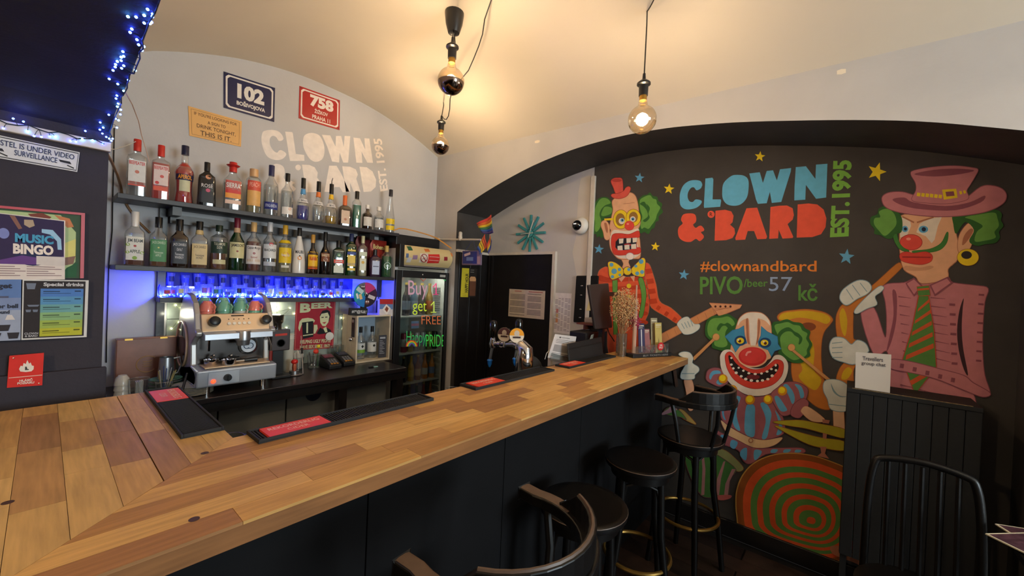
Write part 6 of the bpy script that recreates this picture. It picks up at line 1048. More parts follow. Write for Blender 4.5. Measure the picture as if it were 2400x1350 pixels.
for k, c in enumerate([(220, 60, 50), (236, 150, 40), (236, 220, 60), (80, 190, 80), (70, 120, 210), (130, 70, 170)]):
    P = [PY(965+(13-1.6*k)*cos(pi*j/10), 812-(14-1.6*k)*sin(pi*j/10), YT) for j in range(11)]; mb = MB(); mb.tube(P, 0.0033, 6); obj('rainbow_band', mb, mat('neon_pen_%d_%d_%d' % c, c, 0.5, emit=0.1), door)
C = [PY(x, y, YT+0.006) for x, y in ((964,753),(982,752),(982,769),(964,770))]; mb = MB(); sh = Sheet(*C)
for k, c in enumerate(((130, 170, 220), (226, 160, 180), (130, 170, 220))): pass
for k, c in enumerate(((130, 170, 220), (220, 130, 170), (130, 170, 220))): mb = MB(); sh.rect(mb, 0, k/3, 1, (k+1)/3, 0, 0); obj('flag_sticker', mb, paint(c), door)
# fridge shelves and what stands on them
zs = [PY(950, 740, 2.95).z, PY(945, 826, 2.95).z, PY(942, 897, 2.95).z, 0.32]; YS0 = 2.90
for z in zs: mb = MB(); mb.box(fx0+0.031, fx1-0.031, YS0, fy1-0.04, z-0.012, z); obj('rack', mb, M_FRW, t)
for k in range(16): mb = MB(); z = 0.30+k*0.052; mb.box(fx1-0.042, fx1-0.0305, YS0, fy1-0.05, z, z+0.02); obj('rib', mb, M_FRW, t)
ld = bpy.data.lights.new('fridge_light', 'AREA'); ld.shape = 'RECTANGLE'; ld.size = 0.4; ld.size_y = 0.05; ld.energy = 2.2; ld.color = (1, 0.95, 0.85); lo = bpy.data.objects.new('fridge_light', ld); COL.objects.link(lo); lo.parent = t; lo.location = Vector((2.17, 2.94, zt-0.02))-ROOT[t.name]
def fb(label, x, y, z, r, h, c, lblc=None, kind='bottle', capc=(190, 160, 80)):
    b = thing('drink_'+kind, label, kind, (x, y, z+0.0005), 'drinks in the fridge'); mb = MB()
    if kind == 'can': mb.lathe([(r*0.85, 0), (r, 0.008), (r, h-0.01), (r*0.85, h)], (0, 0, 0), 16); obj('body', mb, mat('can_%d_%d_%d' % c, c, 0.3, metal=0.5), b, local=True, smooth=True); mb = MB(); mb.lathe([(r*1.01, h*0.3), (r*1.01, h*0.7)], (0, 0, 0), 16, cap=False); obj('band', mb, paint(lblc or (206, 206, 206)), b, local=True, smooth=True)
    else:
        mb.lathe([(r*0.95, 0), (r, 0.006), (r, h*0.52), (r*0.8, h*0.62), (r*0.42, h*0.74), (r*0.36, h*0.95)], (0, 0, 0), 16); obj('body', mb, mat('filled_bottle_%d_%d_%d' % c, c, 0.12, coat=0.4), b, local=True, smooth=True)
        mb = MB(); mb.lathe([(r*0.42, h*0.93), (r*0.42, h)], (0, 0, 0), 12); obj('cap', mb, capm(capc), b, local=True)
        mb = MB(); mb.lathe([(r*1.02, h*0.18), (r*1.02, h*0.45)], (0, 0, 0), 16, cap=False); obj('label', mb, paint(lblc or (206, 200, 190)), b, local=True, smooth=True)
X = lambda px, y=2.97: PY(px, 780, y).x
for px, c, l, w in ((949, (40, 40, 50), (120, 130, 150), 'left of the pen word Buy'), (967, (90, 110, 130), (140, 150, 170), 'under the pen word Buy'), (985, (30, 40, 36), (60, 70, 60), 'behind the word get'), (1003, (150, 120, 60), (206, 110, 60), 'beside the yellow figure one')): fb('wine-sized bottle on the top fridge rack %s' % w, X(px), 2.97, zs[0], 0.036, 0.29, c, l)
mb = MB(); c = [PY(1015, 674, 2.93), PY(1036, 674, 2.93), PY(1036, 738, 2.93), PY(1015, 738, 2.93)]; sh = Sheet(*c); pt = thing('fridge_price_list', 'white price list standing at the right of the top fridge rack', 'price list', Vector(((c[2].x+c[3].x)/2, 2.93, zs[0]+0.0005))); sh.c[2].z = sh.c[3].z = zs[0]+0.001; sh.slab(mb, 0.002); obj('sheet', mb, paint((190, 190, 190)), pt)
mb = MB()
for k in range(12): sh.rect(mb, 0.15, 0.06+k*0.07, 0.6+0.25*((k*5) % 3)/2, 0.08+k*0.07, 0, 1)
obj('print_lines', mb, paint((80, 80, 84)), pt)
for px, c, l, w in ((946, (150, 60, 80), (206, 206, 206), 'pinkish can leftmost on the second fridge rack'), (960.5, (190, 170, 120), (160, 200, 200), 'pale can with a blue band on the second fridge rack'), (975, (170, 170, 180), (220, 120, 160), 'silver can with a pink band on the second fridge rack'), (989.5, (150, 160, 170), (100, 160, 200), 'silver can with a light blue band on the second fridge rack'), (1004, (130, 150, 90), (190, 200, 90), 'green can with a lime band on the second fridge rack'), (1017, (40, 44, 40), (190, 160, 80), 'black can with a gold band on the second fridge rack')): fb(w, X(px), 2.96, zs[1], 0.029, 0.165, c, l, 'can')
for px, c, l, w in ((947, (34, 26, 30), (90, 90, 90), 'dark beer bottle leftmost on the third fridge rack'), (965, (200, 150, 40), (226, 190, 60), 'golden beer bottle with yellow label on the third fridge rack'), (981, (150, 90, 30), (206, 180, 140), 'brown beer bottle with cream label on the third fridge rack'), (997, (206, 120, 50), (206, 206, 216), 'orange soda bottle left of its twin on the third fridge rack'), (1013, (206, 130, 60), (120, 140, 190), 'orange soda bottle with bluish label on the third fridge rack')): fb(w, X(px), 2.96, zs[2], 0.028, 0.225, c, l)
for px, c, l, w in ((946, (40, 30, 30), (130, 120, 110), 'dark bottle leftmost on the lowest visible fridge rack'), (963, (130, 110, 70), (206, 190, 120), 'gold capped bottle on the lowest visible fridge rack'), (980, (20, 80, 50), (206, 216, 206), 'green bottle on the lowest visible fridge rack'), (996, (170, 80, 60), (206, 120, 90), 'reddish bottle on the lowest visible fridge rack'), (1012, (190, 110, 50), (206, 140, 60), 'tall orange bottle on the lowest visible fridge rack')): fb(w, X(px), 2.96, zs[3], 0.03, 0.31, c, l)
# amplifier and orange cables on the fridge
mb = MB(); z0 = 1.8205; am = thing('amplifier', 'black amplifier box lying on top of the fridge', 'amplifier', (2.15, 3.0, z0)); mb.box(1.90, 2.36, 2.90, 3.09, z0, z0+0.12); obj('case', mb, M_BLACKPL, am, bevel=0.004)
mb = MB(); mb.box(2.0, 2.34, 2.898, 2.90, z0+0.02, z0+0.07); obj('front_grille', mb, mat('dark_grille', (40, 40, 42), 0.3, metal=0.5), am)
mb = MB(); pts = [PY(x, y, Yk) for x, y, Yk in ((922,541,2.88),(935,536,2.88),(950,537,2.88),(975,543,2.88),(1000,550,2.88),(1022,558,2.88),(1040,570,2.86),(1058,583,2.80))]; mb.tube(pts, 0.003, 6); mb.tube([p+Vector((0.004, 0.002, 0.006)) for p in pts], 0.0025, 6); tag(obj('orange_cable', mb, mat('orange_cable', (216, 150, 60), 0.5), smooth=True), 'pair of orange cables draped over the black amplifier', 'cable')

# ================================================================== ALCOVE THINGS
p0, p1 = PX(1026, 561, XR-0.02), PX(1127, 562, XR-0.02)
t = thing('flag_rod', 'white horizontal rod with an upright fitting beside the arch', 'rod', (p0+p1)/2); mb = MB(); mb.tube([p0, p1], 0.009, 10); obj('rod', mb, M_WHITET, t, smooth=True)
c = PX(1079, 556, XR-0.02); mb = MB(); mb.lathe([(0.012, -0.03), (0.02, 0.0), (0.016, 0.01), (0.017, 0.04), (0.008, 0.05)], c, 12); obj('fitting', mb, M_WHITET, t, smooth=True); mb = MB(); mb.tube([p0, p0+Vector((0.02, 0.0, 0))], 0.015, 10); obj('end_plate', mb, M_WHITET, t)
def cloth(label, name, outline, zoom, X_, stripes, wave=0.012, cat='flag'):
    """cloth hanging in plane x = X_: outline corners tl,tr,br,bl in zoom pixels, striped from the first edge to the last"""
    ox, oy, s = zoom; q = [PX(ox+x/s, oy+y/s, X_) for x, y in outline]; t = thing(name, label, cat, (q[2]+q[3])/2); n = len(stripes); N = 10
    for k, c in enumerate(stripes):
        mb = MB(); vs = []
        for v in (k/n, (k+1)/n):
            for i in range(N+1):
                u = i/N; p = (q[0]*(1-u)+q[1]*u)*(1-v)+(q[3]*(1-u)+q[2]*u)*v; vs.append(p+Vector((-wave*sin(u*6+v*2.0)-0.004, 0, -wave*0.6*sin(u*3.1))))
        mb.add(vs, [(i, i+1, N+2+i, N+1+i) for i in range(N)]); o = obj('stripe', mb, mat('flag_cloth_%d_%d_%d' % c, c, 0.7), t, smooth=True); so = o.modifiers.new('solid', 'SOLIDIFY'); so.thickness = 0.001
    return t
ZF = (1060, 480, 8.436); RB6 = [(210, 70, 60), (214, 110, 50), (220, 190, 50), (60, 120, 80), (50, 90, 150), (70, 60, 110)]
cloth('upper rainbow flag flying from the tip of the white rod', 'rainbow_flag', ((487,372),(770,190),(840,560),(610,560)), ZF, XR-0.03, RB6)
cloth('rainbow ribbon hanging left below the rainbow flag', 'rainbow_ribbon', ((655,575),(690,840),(560,990),(500,860)), ZF, XR-0.045, [(206, 80, 50), (222, 110, 40), (222, 190, 40), (222, 190, 40), (60, 90, 140)], 0.006, 'ribbon')
cloth('rainbow ribbon hanging right below the rainbow flag', 'rainbow_ribbon', ((690,850),(750,580),(800,720),(730,980)), ZF, XR-0.05, [(206, 80, 50), (222, 110, 40), (222, 190, 40), (60, 90, 140), (70, 60, 120)], 0.006, 'ribbon')
C = [PX(1060+x/8.436, 480+y/8.436, XR-0.015) for x, y in ((195,905),(575,905),(570,1195),(185,1190))]; sh = Sheet(*C); t = thing('hanging_picture', 'small purple-blue tin picture hanging from the white rod', 'picture', (C[2]+C[3])/2); mb = MB(); sh.slab(mb, 0.012); obj('frame', mb, mat('mauve_tin', (120, 100, 120), 0.4), t, bevel=0.005)
mb = MB(); sh.rect(mb, 0.05, 0.06, 0.78, 0.9, 0, 1); obj('print', mb, paint((52, 60, 120)), t); mb = MB(); sh.rect(mb, 0.25, 0.45, 0.6, 0.7, 0, 2); obj('light_print', mb, paint((110, 130, 180)), t); mb = MB(); sh.poly(mb, [(0.12, 0.25), (0.44, 0.1), (0.45, 0.27), (0.14, 0.42)], 0, 2); obj('label_print', mb, paint((206, 180, 186)), t); mb = MB(); sh.rect(mb, 0.8, 0.4, 0.97, 0.95, 0, 1); obj('side_print', mb, paint((170, 140, 140)), t)
hk = PX(1109, 563, XR-0.02); mb = MB(); mb.tube([sh.at(0.18, 0.0), hk+Vector((0, 0, 0.012)), sh.at(0.7, 0.0)], 0.002, 6); obj('cord', mb, mat('blue_cord', (70, 76, 130), 0.6), t)
C = wallrect((1083,628),(1118,630),(1116,697),(1079,696), YJ-0.014); sh = Sheet(*C); t = thing('happy_hour_poster', 'yellow and black happy hour poster with a dark beer glass', 'poster', (C[2]+C[3])/2); mb = MB(); sh.slab(mb, 0.001); obj('sheet', mb, paint((40, 34, 30)), t)
mb = MB(); sh.rect(mb, 0, 0, 0.47, 1, 0, 1); obj('yellow_band', mb, paint((206, 190, 50)), t)
mb = MB(); add_text(mb, 'HAPPY HOUR', lambda u, v: sh.at(0.24+0.2*(1-v), 0.84-0.66*u, 3), 0.03); mb.m = [0]*len(mb.f); obj('lettering', mb, paint((40, 36, 30)), t)
mb = MB(); sh.text(mb, '-\n-', 0.1, 0.89, 0.36, 0.95, 0, 3); obj('lettering', mb, paint((60, 56, 40)), t)
mb = MB(); sh.poly(mb, [(0.52, 0.34), (0.6, 0.28), (0.88, 0.28), (0.95, 0.36), (0.93, 0.95), (0.55, 0.95)], 0, 2); obj('glass_print', mb, paint((110, 70, 50)), t); mb = MB(); sh.poly(mb, [(0.52, 0.34), (0.6, 0.28), (0.88, 0.28), (0.95, 0.36), (0.93, 0.44), (0.54, 0.44)], 0, 3); obj('foam_print', mb, paint((216, 160, 110)), t)
mb = MB(); sh.text(mb, '-\n-', 0.55, 0.05, 0.8, 0.13, 0, 2); obj('lettering', mb, paint((206, 200, 190)), t)
# notices on the door and the wall
def notice(label, corners, X_, base, rows, cols, ink=(110, 100, 96), heads=(), name='notice_sheet'):
    C = [PX(*p, X_) for p in corners]; sh = Sheet(*C); t = thing(name, label, 'notice', (C[2]+C[3])/2); mb = MB(); sh.slab(mb, 0.001); obj('sheet', mb, paint(base), t)
    mb = MB()
    for c in range(cols):
        for r in range(rows):
            if (r*7+c*3) % 5 == 0: continue
            u0 = (c+0.07)/cols; u1 = u0+(0.86-0.25*((r*3+c) % 3)/2)/cols; v = 0.13+r*0.82/rows; sh.rect(mb, u0, v, u1, v+0.42*0.82/rows, 0, 1)
    obj('print_lines', mb, paint(ink), t)
    mb = MB()
    for s, B in heads: sh.text(mb, s, *B, 0, 2, 0.02)
    if heads: obj('heading', mb, paint((170, 80, 70)), t)
    return t, sh
notice('two-page printed notice taped to the black door', ((1194,677),(1278,682),(1275,749),(1191,741)), XM-0.0215, (206, 190, 168), 17, 2, heads=(('-', (0.16, 0.05, 0.36, 0.075)), ('-', (0.56, 0.05, 0.94, 0.075))))
t, sh = notice('tall white price table pinned beside the black door', ((1302,686),(1340,688),(1335,784),(1297,779)), XM-0.001, (226, 220, 224), 26, 5, (150, 140, 156))
mb = MB()
for k, c in enumerate(((190, 110, 110), (206, 170, 130), (214, 150, 110))): pass
for k, c in enumerate(((190, 120, 120), (206, 176, 130), (216, 150, 110))): mb = MB(); sh.rect(mb, 0.1, 0.4+k*0.12, 0.24, 0.5+k*0.12, 0, 2); obj('colour_cell', mb, paint(c), t)
# clock of teal rays
c = PX(1243, 547, XM-0.012); t = thing('wall_clock', 'teal sunburst wall clock with twelve rays and pale hands', 'clock', c-Vector((0, 0, 0.17))); M_TEAL = mat('teal_clock_wood', (58, 140, 144), 0.5, noise=0.08, nscale=30)
for k in range(12): a_ = k*pi/6; d_ = Vector((0, -sin(a_), cos(a_))); w_ = Vector((0, -cos(a_), -sin(a_)))*0.011; mb = MB(); mb.obox(c+d_*0.105, Vector((0.008, 0, 0)), w_, d_*0.065); obj('ray', mb, M_TEAL, t, bevel=0.003)
mb = MB(); mb.lathe([(0.035, 0.01), (0.035, -0.008), (0.03, -0.01)], c, 20, axis='x'); obj('centre', mb, M_TEAL, t, smooth=True)
for ang, l in ((-0.33, 0.12), (1.62, 0.10)): 
    d_ = Vector((0, sin(ang), cos(ang))); mb = MB(); mb.tube([c+Vector((-0.014, 0, 0))-d_*0.04, c+Vector((-0.014, 0, 0))+d_*l], 0.004, 6); obj('hand', mb, mat('pale_clock_hand', (206, 200, 186), 0.4), t)
# dome camera
c = PX(1360, 529, XM-0.03); t = thing('dome_camera', 'white dome security camera with black eye beside the batten', 'security camera', c-Vector((0, 0, 0.09))); Rr = px_radius(c, 40); mb = MB(); mb.lathe([(Rr*0.95, 0.03), (Rr, 0.0), (Rr*0.9, -0.02), (Rr*0.6, -0.035)], c, 28, axis='x'); obj('housing', mb, mat('white_camera_plastic', (220, 216, 210), 0.35), t, smooth=True)
mb = MB(); mb.sphere(c+Vector((-0.02, 0.012, 0.0)), Rr*0.66, 20, 12); eye = obj('dome', mb, mat('black_dome_glass', (10, 10, 12), 0.08, coat=0.6), t, smooth=True)
for dy in (-0.006, 0.008): mb = MB(); mb.sphere(c+Vector((-0.02-Rr*0.64, 0.012+dy, 0.008)), 0.004, 8, 6); obj('led', mb, emitter('white_ir_led', (255, 250, 240), 3), eye)
# key cabinet panel, small shelf with printer, monitor
C = [PX(*p, XM-0.02) for p in ((1350,646),(1402,646),(1398,757),(1343,755))]; sh = Sheet(*C); t = thing('wall_organizer', 'black plastic wall organizer with clips beside the batten', 'organizer', (C[2]+C[3])/2); mb = MB(); sh.slab(mb, 0.018); obj('panel', mb, mat('matt_black_plastic', (20, 20, 21), 0.7, spec=0.2), t, bevel=0.008)
for v in (0.22, 0.42, 0.72, 0.9): mb = MB(); mb.sphere(sh.at(0.3, v, 6), 0.008, 10, 6, sq=(0.5, 1.6, 0.8)); obj('clip', mb, M_CHROME, t, smooth=True)
mb = MB(); sh.slab(mb, 0.0); Cn = [PX(*p, XM-0.024) for p in ((1383,698),(1392,698),(1395,728),(1374,728))]; s2 = Sheet(*Cn); mb = MB(); s2.slab(mb, 0.001); tag(obj('paper_note', mb, paint((216, 196, 140))), 'small cream paper note stuck on the black wall organizer', 'note')
c = PX(1390, 757, 2.80); t = thing('corner_shelf', 'small reddish wooden wall shelf behind the monitor', 'shelf', (c.x, c.y, c.z-0.02)); mb = MB(); mb.box(2.70, 2.894, c.y-0.11, c.y+0.09, c.z-0.012, c.z); obj('board', mb, mat('reddish_wood', (120, 62, 40), 0.45, noise=0.2, nscale=12), t)
for y in (c.y-0.09, c.y+0.07): mb = MB(); mb.box(2.80, 2.894, y, y+0.015, c.z-0.06, c.z-0.0125); obj('bracket', mb, mat('reddish_wood', (120, 62, 40)), t)
mb = MB(); mb.box(2.76, 2.86, c.y-0.03, c.y+0.06, c.z+0.0005, c.z+0.04); tag(obj('receipt_bundle', mb, paint((180, 170, 160)), bevel=0.01), 'crumpled pale paper bundle lying on the small wall shelf', 'paper'); sz = c.z
mb = MB(); pz = thing('receipt_printer', 'black receipt printer with a paper tongue under the small wall shelf', 'printer', (2.62, 1.50, ZC-0.16)); mb.box(2.53, 2.72, 1.43, 1.57, ZC-0.16, ZC+0.13); obj('case', mb, M_BLACKPL, pz, bevel=0.008); mb = MB(); mb.add([(2.57, 1.427, ZC+0.06), (2.62, 1.427, ZC+0.06), (2.60, 1.405, ZC+0.12), (2.56, 1.405, ZC+0.115)], [(0, 1, 2, 3)]); obj('paper_tongue', mb, paint((200, 206, 190)), pz)
# drawer unit that carries the printer
mb = MB(); mb.box(2.40, 2.88, 1.34, 1.75, 0.0, ZC-0.161); tag(obj('side_cabinet', mb, M_BLACKWOOD, bevel=0.004), 'black cabinet behind the far end of the bar', 'cabinet')
mm = [PY(*p, 1.33) for p in ((1380,668),(1427,664),(1436,768),(1396,772))]; sh = Sheet(*mm); t = thing('monitor', 'dark till monitor seen from behind on a stand at the bar end', 'monitor', (mm[3].x+0.05, 1.36, ZC-0.16)); mb = MB(); sh.slab(mb, 0.02); obj('screen_back', mb, mat('dark_brown_plastic', (52, 44, 42), 0.45), t, bevel=0.006)
k = sh.at(0.7, 0.75, 0); mb = MB(); mb.box(k.x-0.03, k.x+0.06, 1.345, 1.40, k.z-0.09, k.z+0.06); obj('mount', mb, M_BLACKPL, t, bevel=0.006); mb = MB(); mb.box(k.x+0.0, k.x+0.04, 1.36, 1.39, ZC-0.16, k.z); obj('stand', mb, M_BLACKPL, t)
a1, b1 = PY(1425, 690, 1.36), PY(1456, 690, 1.36); mb = MB(); mb.box(a1.x, b1.x, 1.35, 1.38, a1.z-0.012, a1.z+0.018); obj('arm', mb, M_BLACKPL, t); mb = MB(); mb.tube([PY(x, y, 1.335) for x, y in ((1440,712),(1452,703),(1466,712))]+[PY(1424,760,1.335), PY(1428,785,1.335), PY(1436,800,1.335)][:0], 0.004, 6); obj('cable', mb, M_FLEX, t)
mb = MB(); mb.tube([PY(x, y, 1.335) for x, y in ((1420,745),(1422,765),(1428,782),(1440,800))], 0.004, 6); obj('cable', mb, M_FLEX, t)

# ================================================================== THE BAR
def stave_mat(i, c):
    m = bpy.data.materials.new('bar_wood_%d' % i); m.use_nodes = True; nt = m.node_tree; b = nt.nodes['Principled BSDF']; b.inputs['Roughness'].default_value = 0.5; b.inputs['Specular IOR Level'].default_value = 0.3
    tc = nt.nodes.new('ShaderNodeTexCoord'); mp = nt.nodes.new('ShaderNodeMapping'); mp.inputs['Scale'].default_value = (1.0, 14.0, 14.0); mp.inputs['Location'].default_value = (i*3.1, i*1.7, 0); nt.links.new(tc.outputs['Object'], mp.inputs['Vector'])
    n = nt.nodes.new('ShaderNodeTexNoise'); n.inputs['Scale'].default_value = 7; n.inputs['Detail'].default_value = 5; nt.links.new(mp.outputs[0], n.inputs['Vector'])
    n2 = nt.nodes.new('ShaderNodeTexNoise'); n2.inputs['Scale'].default_value = 5; n2.inputs['Detail'].default_value = 3; nt.links.new(tc.outputs['Object'], n2.inputs['Vector'])
    r = nt.nodes.new('ShaderNodeValToRGB'); l = lin(c); r.color_ramp.elements[0].position = 0.25; r.color_ramp.elements[1].position = 0.75; r.color_ramp.elements[0].color = (*[v*0.6 for v in l], 1); r.color_ramp.elements[1].color = (*[min(1, v*1.2) for v in l], 1)
    mx = nt.nodes.new('ShaderNodeMix'); mx.inputs[0].default_value = 0.35; nt.links.new(n.outputs['Fac'], mx.inputs[2]); nt.links.new(n2.outputs['Fac'], mx.inputs[3]); nt.links.new(mx.outputs[0], r.inputs['Fac']); nt.links.new(r.outputs['Color'], b.inputs['Base Color'])
    bp = nt.nodes.new('ShaderNodeBump'); bp.inputs['Strength'].default_value = 0.15; bp.inputs['Distance'].default_value = 0.002; nt.links.new(n.outputs['Fac'], bp.inputs['Height']); nt.links.new(bp.outputs['Normal'], b.inputs['Normal']); return m
WOODC = [(204, 156, 90), (194, 145, 82), (210, 163, 97), (180, 131, 78), (200, 150, 86), (166, 118, 74), (214, 168, 102), (190, 140, 84)]
M_STV = [stave_mat(i, c) for i, c in enumerate(WOODC)]; M_EDGE = stave_mat(20, (150, 100, 58))
YB0, YB1, XI, XL, YRE = 0.829, 1.278, 0.347, -0.102, 1.965
mit = lambda y: XI-(YB1-y)               # the mitre runs from the inner corner to the outer one
bar_t = thing('bar_counter', 'long bar top of glued acacia staves with a mitred left corner', 'bar counter', (1.4, 1.05, ZC-0.042))
mb = MB(); zt_ = ZC-0.006
mb.prism([(mit(YB0), YB0, ZC-0.042), (XM-0.012, YB0, ZC-0.042), (XM-0.012, YB1, ZC-0.042), (XI, YB1, ZC-0.042)], (0, 0, 0.036)); obj('slab', mb, M_EDGE, bar_t)
mb = MB(); R_ = 0.03; cs = [(XL+R_-R_*cos(k*pi/12), YRE-R_+R_*sin(k*pi/12), ZC-0.042) for k in range(7)]
mb.prism([(mit(YB0)-0.0, YB0+0.0005, ZC-0.042), (XI-0.0005, YB1+0.0005, ZC-0.042), (XI, YRE, ZC-0.042)]+cs[::-1], (0, 0, 0.036)); obj('return_slab', mb, M_EDGE, bar_t)
rows = 7; wr = (YB1-YB0)/rows; ns = 0; g = 0.0004
rnd = random.Random(5)
for r in range(rows):
    y0 = YB0+r*wr+g; y1 = YB0+(r+1)*wr-g; xa0, xa1 = mit(y0)+g, mit(y1)+g; x = xa0; first = True; end = XM-0.0125
    while x < end-0.02:
        L = rnd.uniform(0.16, 0.46); xn = min(end, x+L)
        if end-xn < 0.12: xn = end
        P = [((xa0 if first else x+g), y0, zt_), (xn-g, y0, zt_), (xn-g, y1, zt_), ((xa1 if first else x+g), y1, zt_)]
        if first and xn < xa1+0.06: xn = xa1+0.12; P[1] = (xn-g, y0, zt_); P[2] = (xn-g, y1, zt_)
        mb = MB(); mb.prism(P, (0, 0, 0.006)); obj('stave', mb, M_STV[rnd.randrange(8)], bar_t); first = False; x = xn
cw = (0.178-XL)/4; colsx = [XL+k*cw for k in range(5)]+[0.178+0.0565*k for k in (1, 2)]+[XI]
M_RET = []
for i, m0 in enumerate(M_STV):
    m2 = m0.copy(); m2.name = 'bar_return_wood_%d' % i
    for n_ in m2.node_tree.nodes:
        if n_.type == 'MAPPING': n_.inputs['Scale'].default_value = (14.0, 1.0, 14.0)
        if n_.type == 'VALTORGB':
            for e_ in n_.color_ramp.elements: r0, g0, b0, a0 = e_.color; e_.color = (r0*0.98, g0*1.08, b0*1.25, 1)
    M_RET.append(m2)
for c in range(len(colsx)-1):
    xa, xb = colsx[c]+g, colsx[c+1]-g; gap = 0.0018 if c == 3 else 0
    ya, yb = YB1-(XI-xa)+g*2, YB1-(XI-xb)+g*2; y = max(ya, yb); first = True
    while y < YRE-0.03 or first:
        yn = min(YRE-0.0005, y+rnd.uniform(0.14, 0.36))
        if YRE-yn < 0.09: yn = YRE-0.0005
        P = [(xa, (ya if first else y+g), zt_), (xb-gap, (yb if first else y+g), zt_), (xb-gap, yn-g, zt_), (xa, yn-g, zt_)]
        if c == 0 and yn > YRE-0.01: P = P[:2]+[P[2], (xa+0.03, yn-g, zt_), (xa+0.009, yn-0.009, zt_), (xa, yn-0.03, zt_)]
        mb = MB(); mb.prism(P, (0, 0, 0.006)); obj('stave', mb, M_RET[rnd.randrange(8)], bar_t); first = False; y = yn
for px, py in ((455,1217),(480,1062),(18,1178)): p = PZ(px, py, ZC); mb = MB(); mb.lathe([(0.0085, 0.0), (0.0085, 0.0006)], p, 16); obj('wood_plug', mb, mat('dark_wood_plug', (70, 44, 34), 0.5), bar_t)
bt = thing('bar_cabinet', 'black panelled bar front under the wooden top', 'cabinet', (1.4, 1.2, 0)); M_BARF = mat('black_bar_front', (13, 12, 14), 0.75, noise=0.2, nscale=6, spec=0.2)
for k in range(5): xa = 0.02+k*0.574; mb = MB(); mb.box(xa, xa+0.571, 0.99, 1.01, 0.06, ZC-0.043); obj('panel', mb, M_BARF, bt, bevel=0.002)
mb = MB(); mb.box(0.02, 2.888, 1.0, 1.03, 0, 0.06); obj('kickboard', mb, M_BARF, bt); mb = MB(); mb.box(0.0, 0.02, 0.99, 1.94, 0, ZC-0.043); obj('end_panel', mb, M_BARF, bt); mb = MB(); mb.box(0.02, 0.30, 1.92, 1.94, 0, ZC-0.043); obj('end_panel', mb, M_BARF, bt); mb = MB(); mb.box(0.29, 0.31, 1.26, 1.92, 0, ZC-0.043); obj('inner_panel', mb, M_BARF, bt)
mb = MB(); mb.tube([(2.875, 0.90, 0.90), (2.75, 0.88, ZC-0.07)], 0.016, 4); obj('brace', mb, mat('dark_brace_wood', (60, 40, 30), 0.6), bt)
# speed rail and drainer behind the bar, with upturned glasses
mb = MB(); mb.box(0.335, 2.30, 1.045, 1.60, 0.90, 0.915); tag(obj('drainer_shelf', mb, mat('steel_drainer', (96, 104, 102), 0.35, metal=0.6, noise=0.15, nscale=30), bevel=0.002), 'steel drainer shelf behind the bar at knee height of the taps', 'shelf')
tumbler('beer_glass', 'short clear glass nearest the mitred corner behind the bar', (0.395, 1.50, 0.9155), 0.033, 0.042, 0.115); 
g2 = tumbler('beer_glass', 'wide clear glass with dark printed band behind the bar corner', (0.465, 1.43, 0.9155), 0.04, 0.047, 0.125); mb = MB(); mb.lathe([(0.0418, 0.01), (0.0445, 0.045)], (0, 0, 0), 24, cap=False); obj('dark_band', mb, mat('dark_navy_band', (26, 26, 40), 0.4), g2, local=True)
for k in range(10):
    tumbler('upturned_glass', 'clear glass drying upside down on the drainer shelf', (0.62+0.105*k+0.01*(k % 2), 1.50+0.03*((k*3) % 2), 0.9155), 0.04, 0.032, 0.10, 'glasses on the drainer')
# rubber bar mats
M_RUB = mat('black_rubber', (24, 24, 26), 0.7); M_MATR = mat('red_mat_print', (226, 62, 40), 0.5)
def bar_mat(label, c, L, W, ang, flip=False):
    t = thing('bar_mat', label, 'bar mat', (c[0], c[1], ZC+0.0003), 'rubber bar mats', rotz=ang); hl, hw = L/2, W/2; mb = MB(); mb.box(-hl, hl, -hw, hw, 0, 0.003); obj('base', mb, M_RUB, t, local=True)
    mb = MB()
    for B in ((-hl, hl, -hw, -hw+0.006, 0.003, 0.011), (-hl, hl, hw-0.006, hw, 0.003, 0.011), (-hl, -hl+0.006, -hw+0.006, hw-0.006, 0.003, 0.011), (hl-0.006, hl, -hw+0.006, hw-0.006, 0.003, 0.011)): mb.box(*B)
    obj('rim', mb, M_RUB, t, local=True, bevel=0.001)
    lx0, lx1 = -hl+0.03, -hl+0.20; xs_ = [-hl+0.010, -hl+0.018]; x = lx1+0.004
    while x < hl-0.012: xs_.append(x); x += 0.0085
    me_ = None
    for x in xs_:
        if me_ is None: mb = MB(); mb.box(0, 0.0035, -hw+0.008, hw-0.008, 0.003, 0.0085); ro = obj('rib', mb, M_RUB, t, local=True); me_ = ro.data
        else: ro = bpy.data.objects.new('rib', me_); COL.objects.link(ro); ro.parent = t
        ro.location = (x, 0, 0)
    mb = MB(); mb.box(lx0, lx1, -hw+0.007, hw-0.007, 0.003, 0.0095); pr = obj('printed_panel', mb, M_MATR, t, local=True)
    mb = MB(); add_text(mb, 'REKORDERLIG', lambda u, v: Vector((lx0+0.014+(lx1-lx0-0.028)*u, 0.006+0.022*v, 0.0099)), 0.012); add_text(mb, 'CIDER', lambda u, v: Vector((lx0+0.055+0.06*u, -0.022+0.018*v, 0.0099)), 0.008); obj('lettering', mb, paint((236, 190, 170)), pr, local=True); return t
bar_mat('black rubber bar mat lying across the left return of the bar', (0.297, 1.655), 0.60, 0.098, -pi/2)
bar_mat('black rubber bar mat nearest the two glasses on the long bar', (0.675, 1.235), 0.59, 0.098, 0.01)
bar_mat('black rubber bar mat in the middle of the bar below the beer taps', (1.485, 1.236), 0.59, 0.10, 0.0)
bar_mat('black rubber bar mat at the far end before the flower vase', (2.185, 1.214), 0.58, 0.095, 0.0)

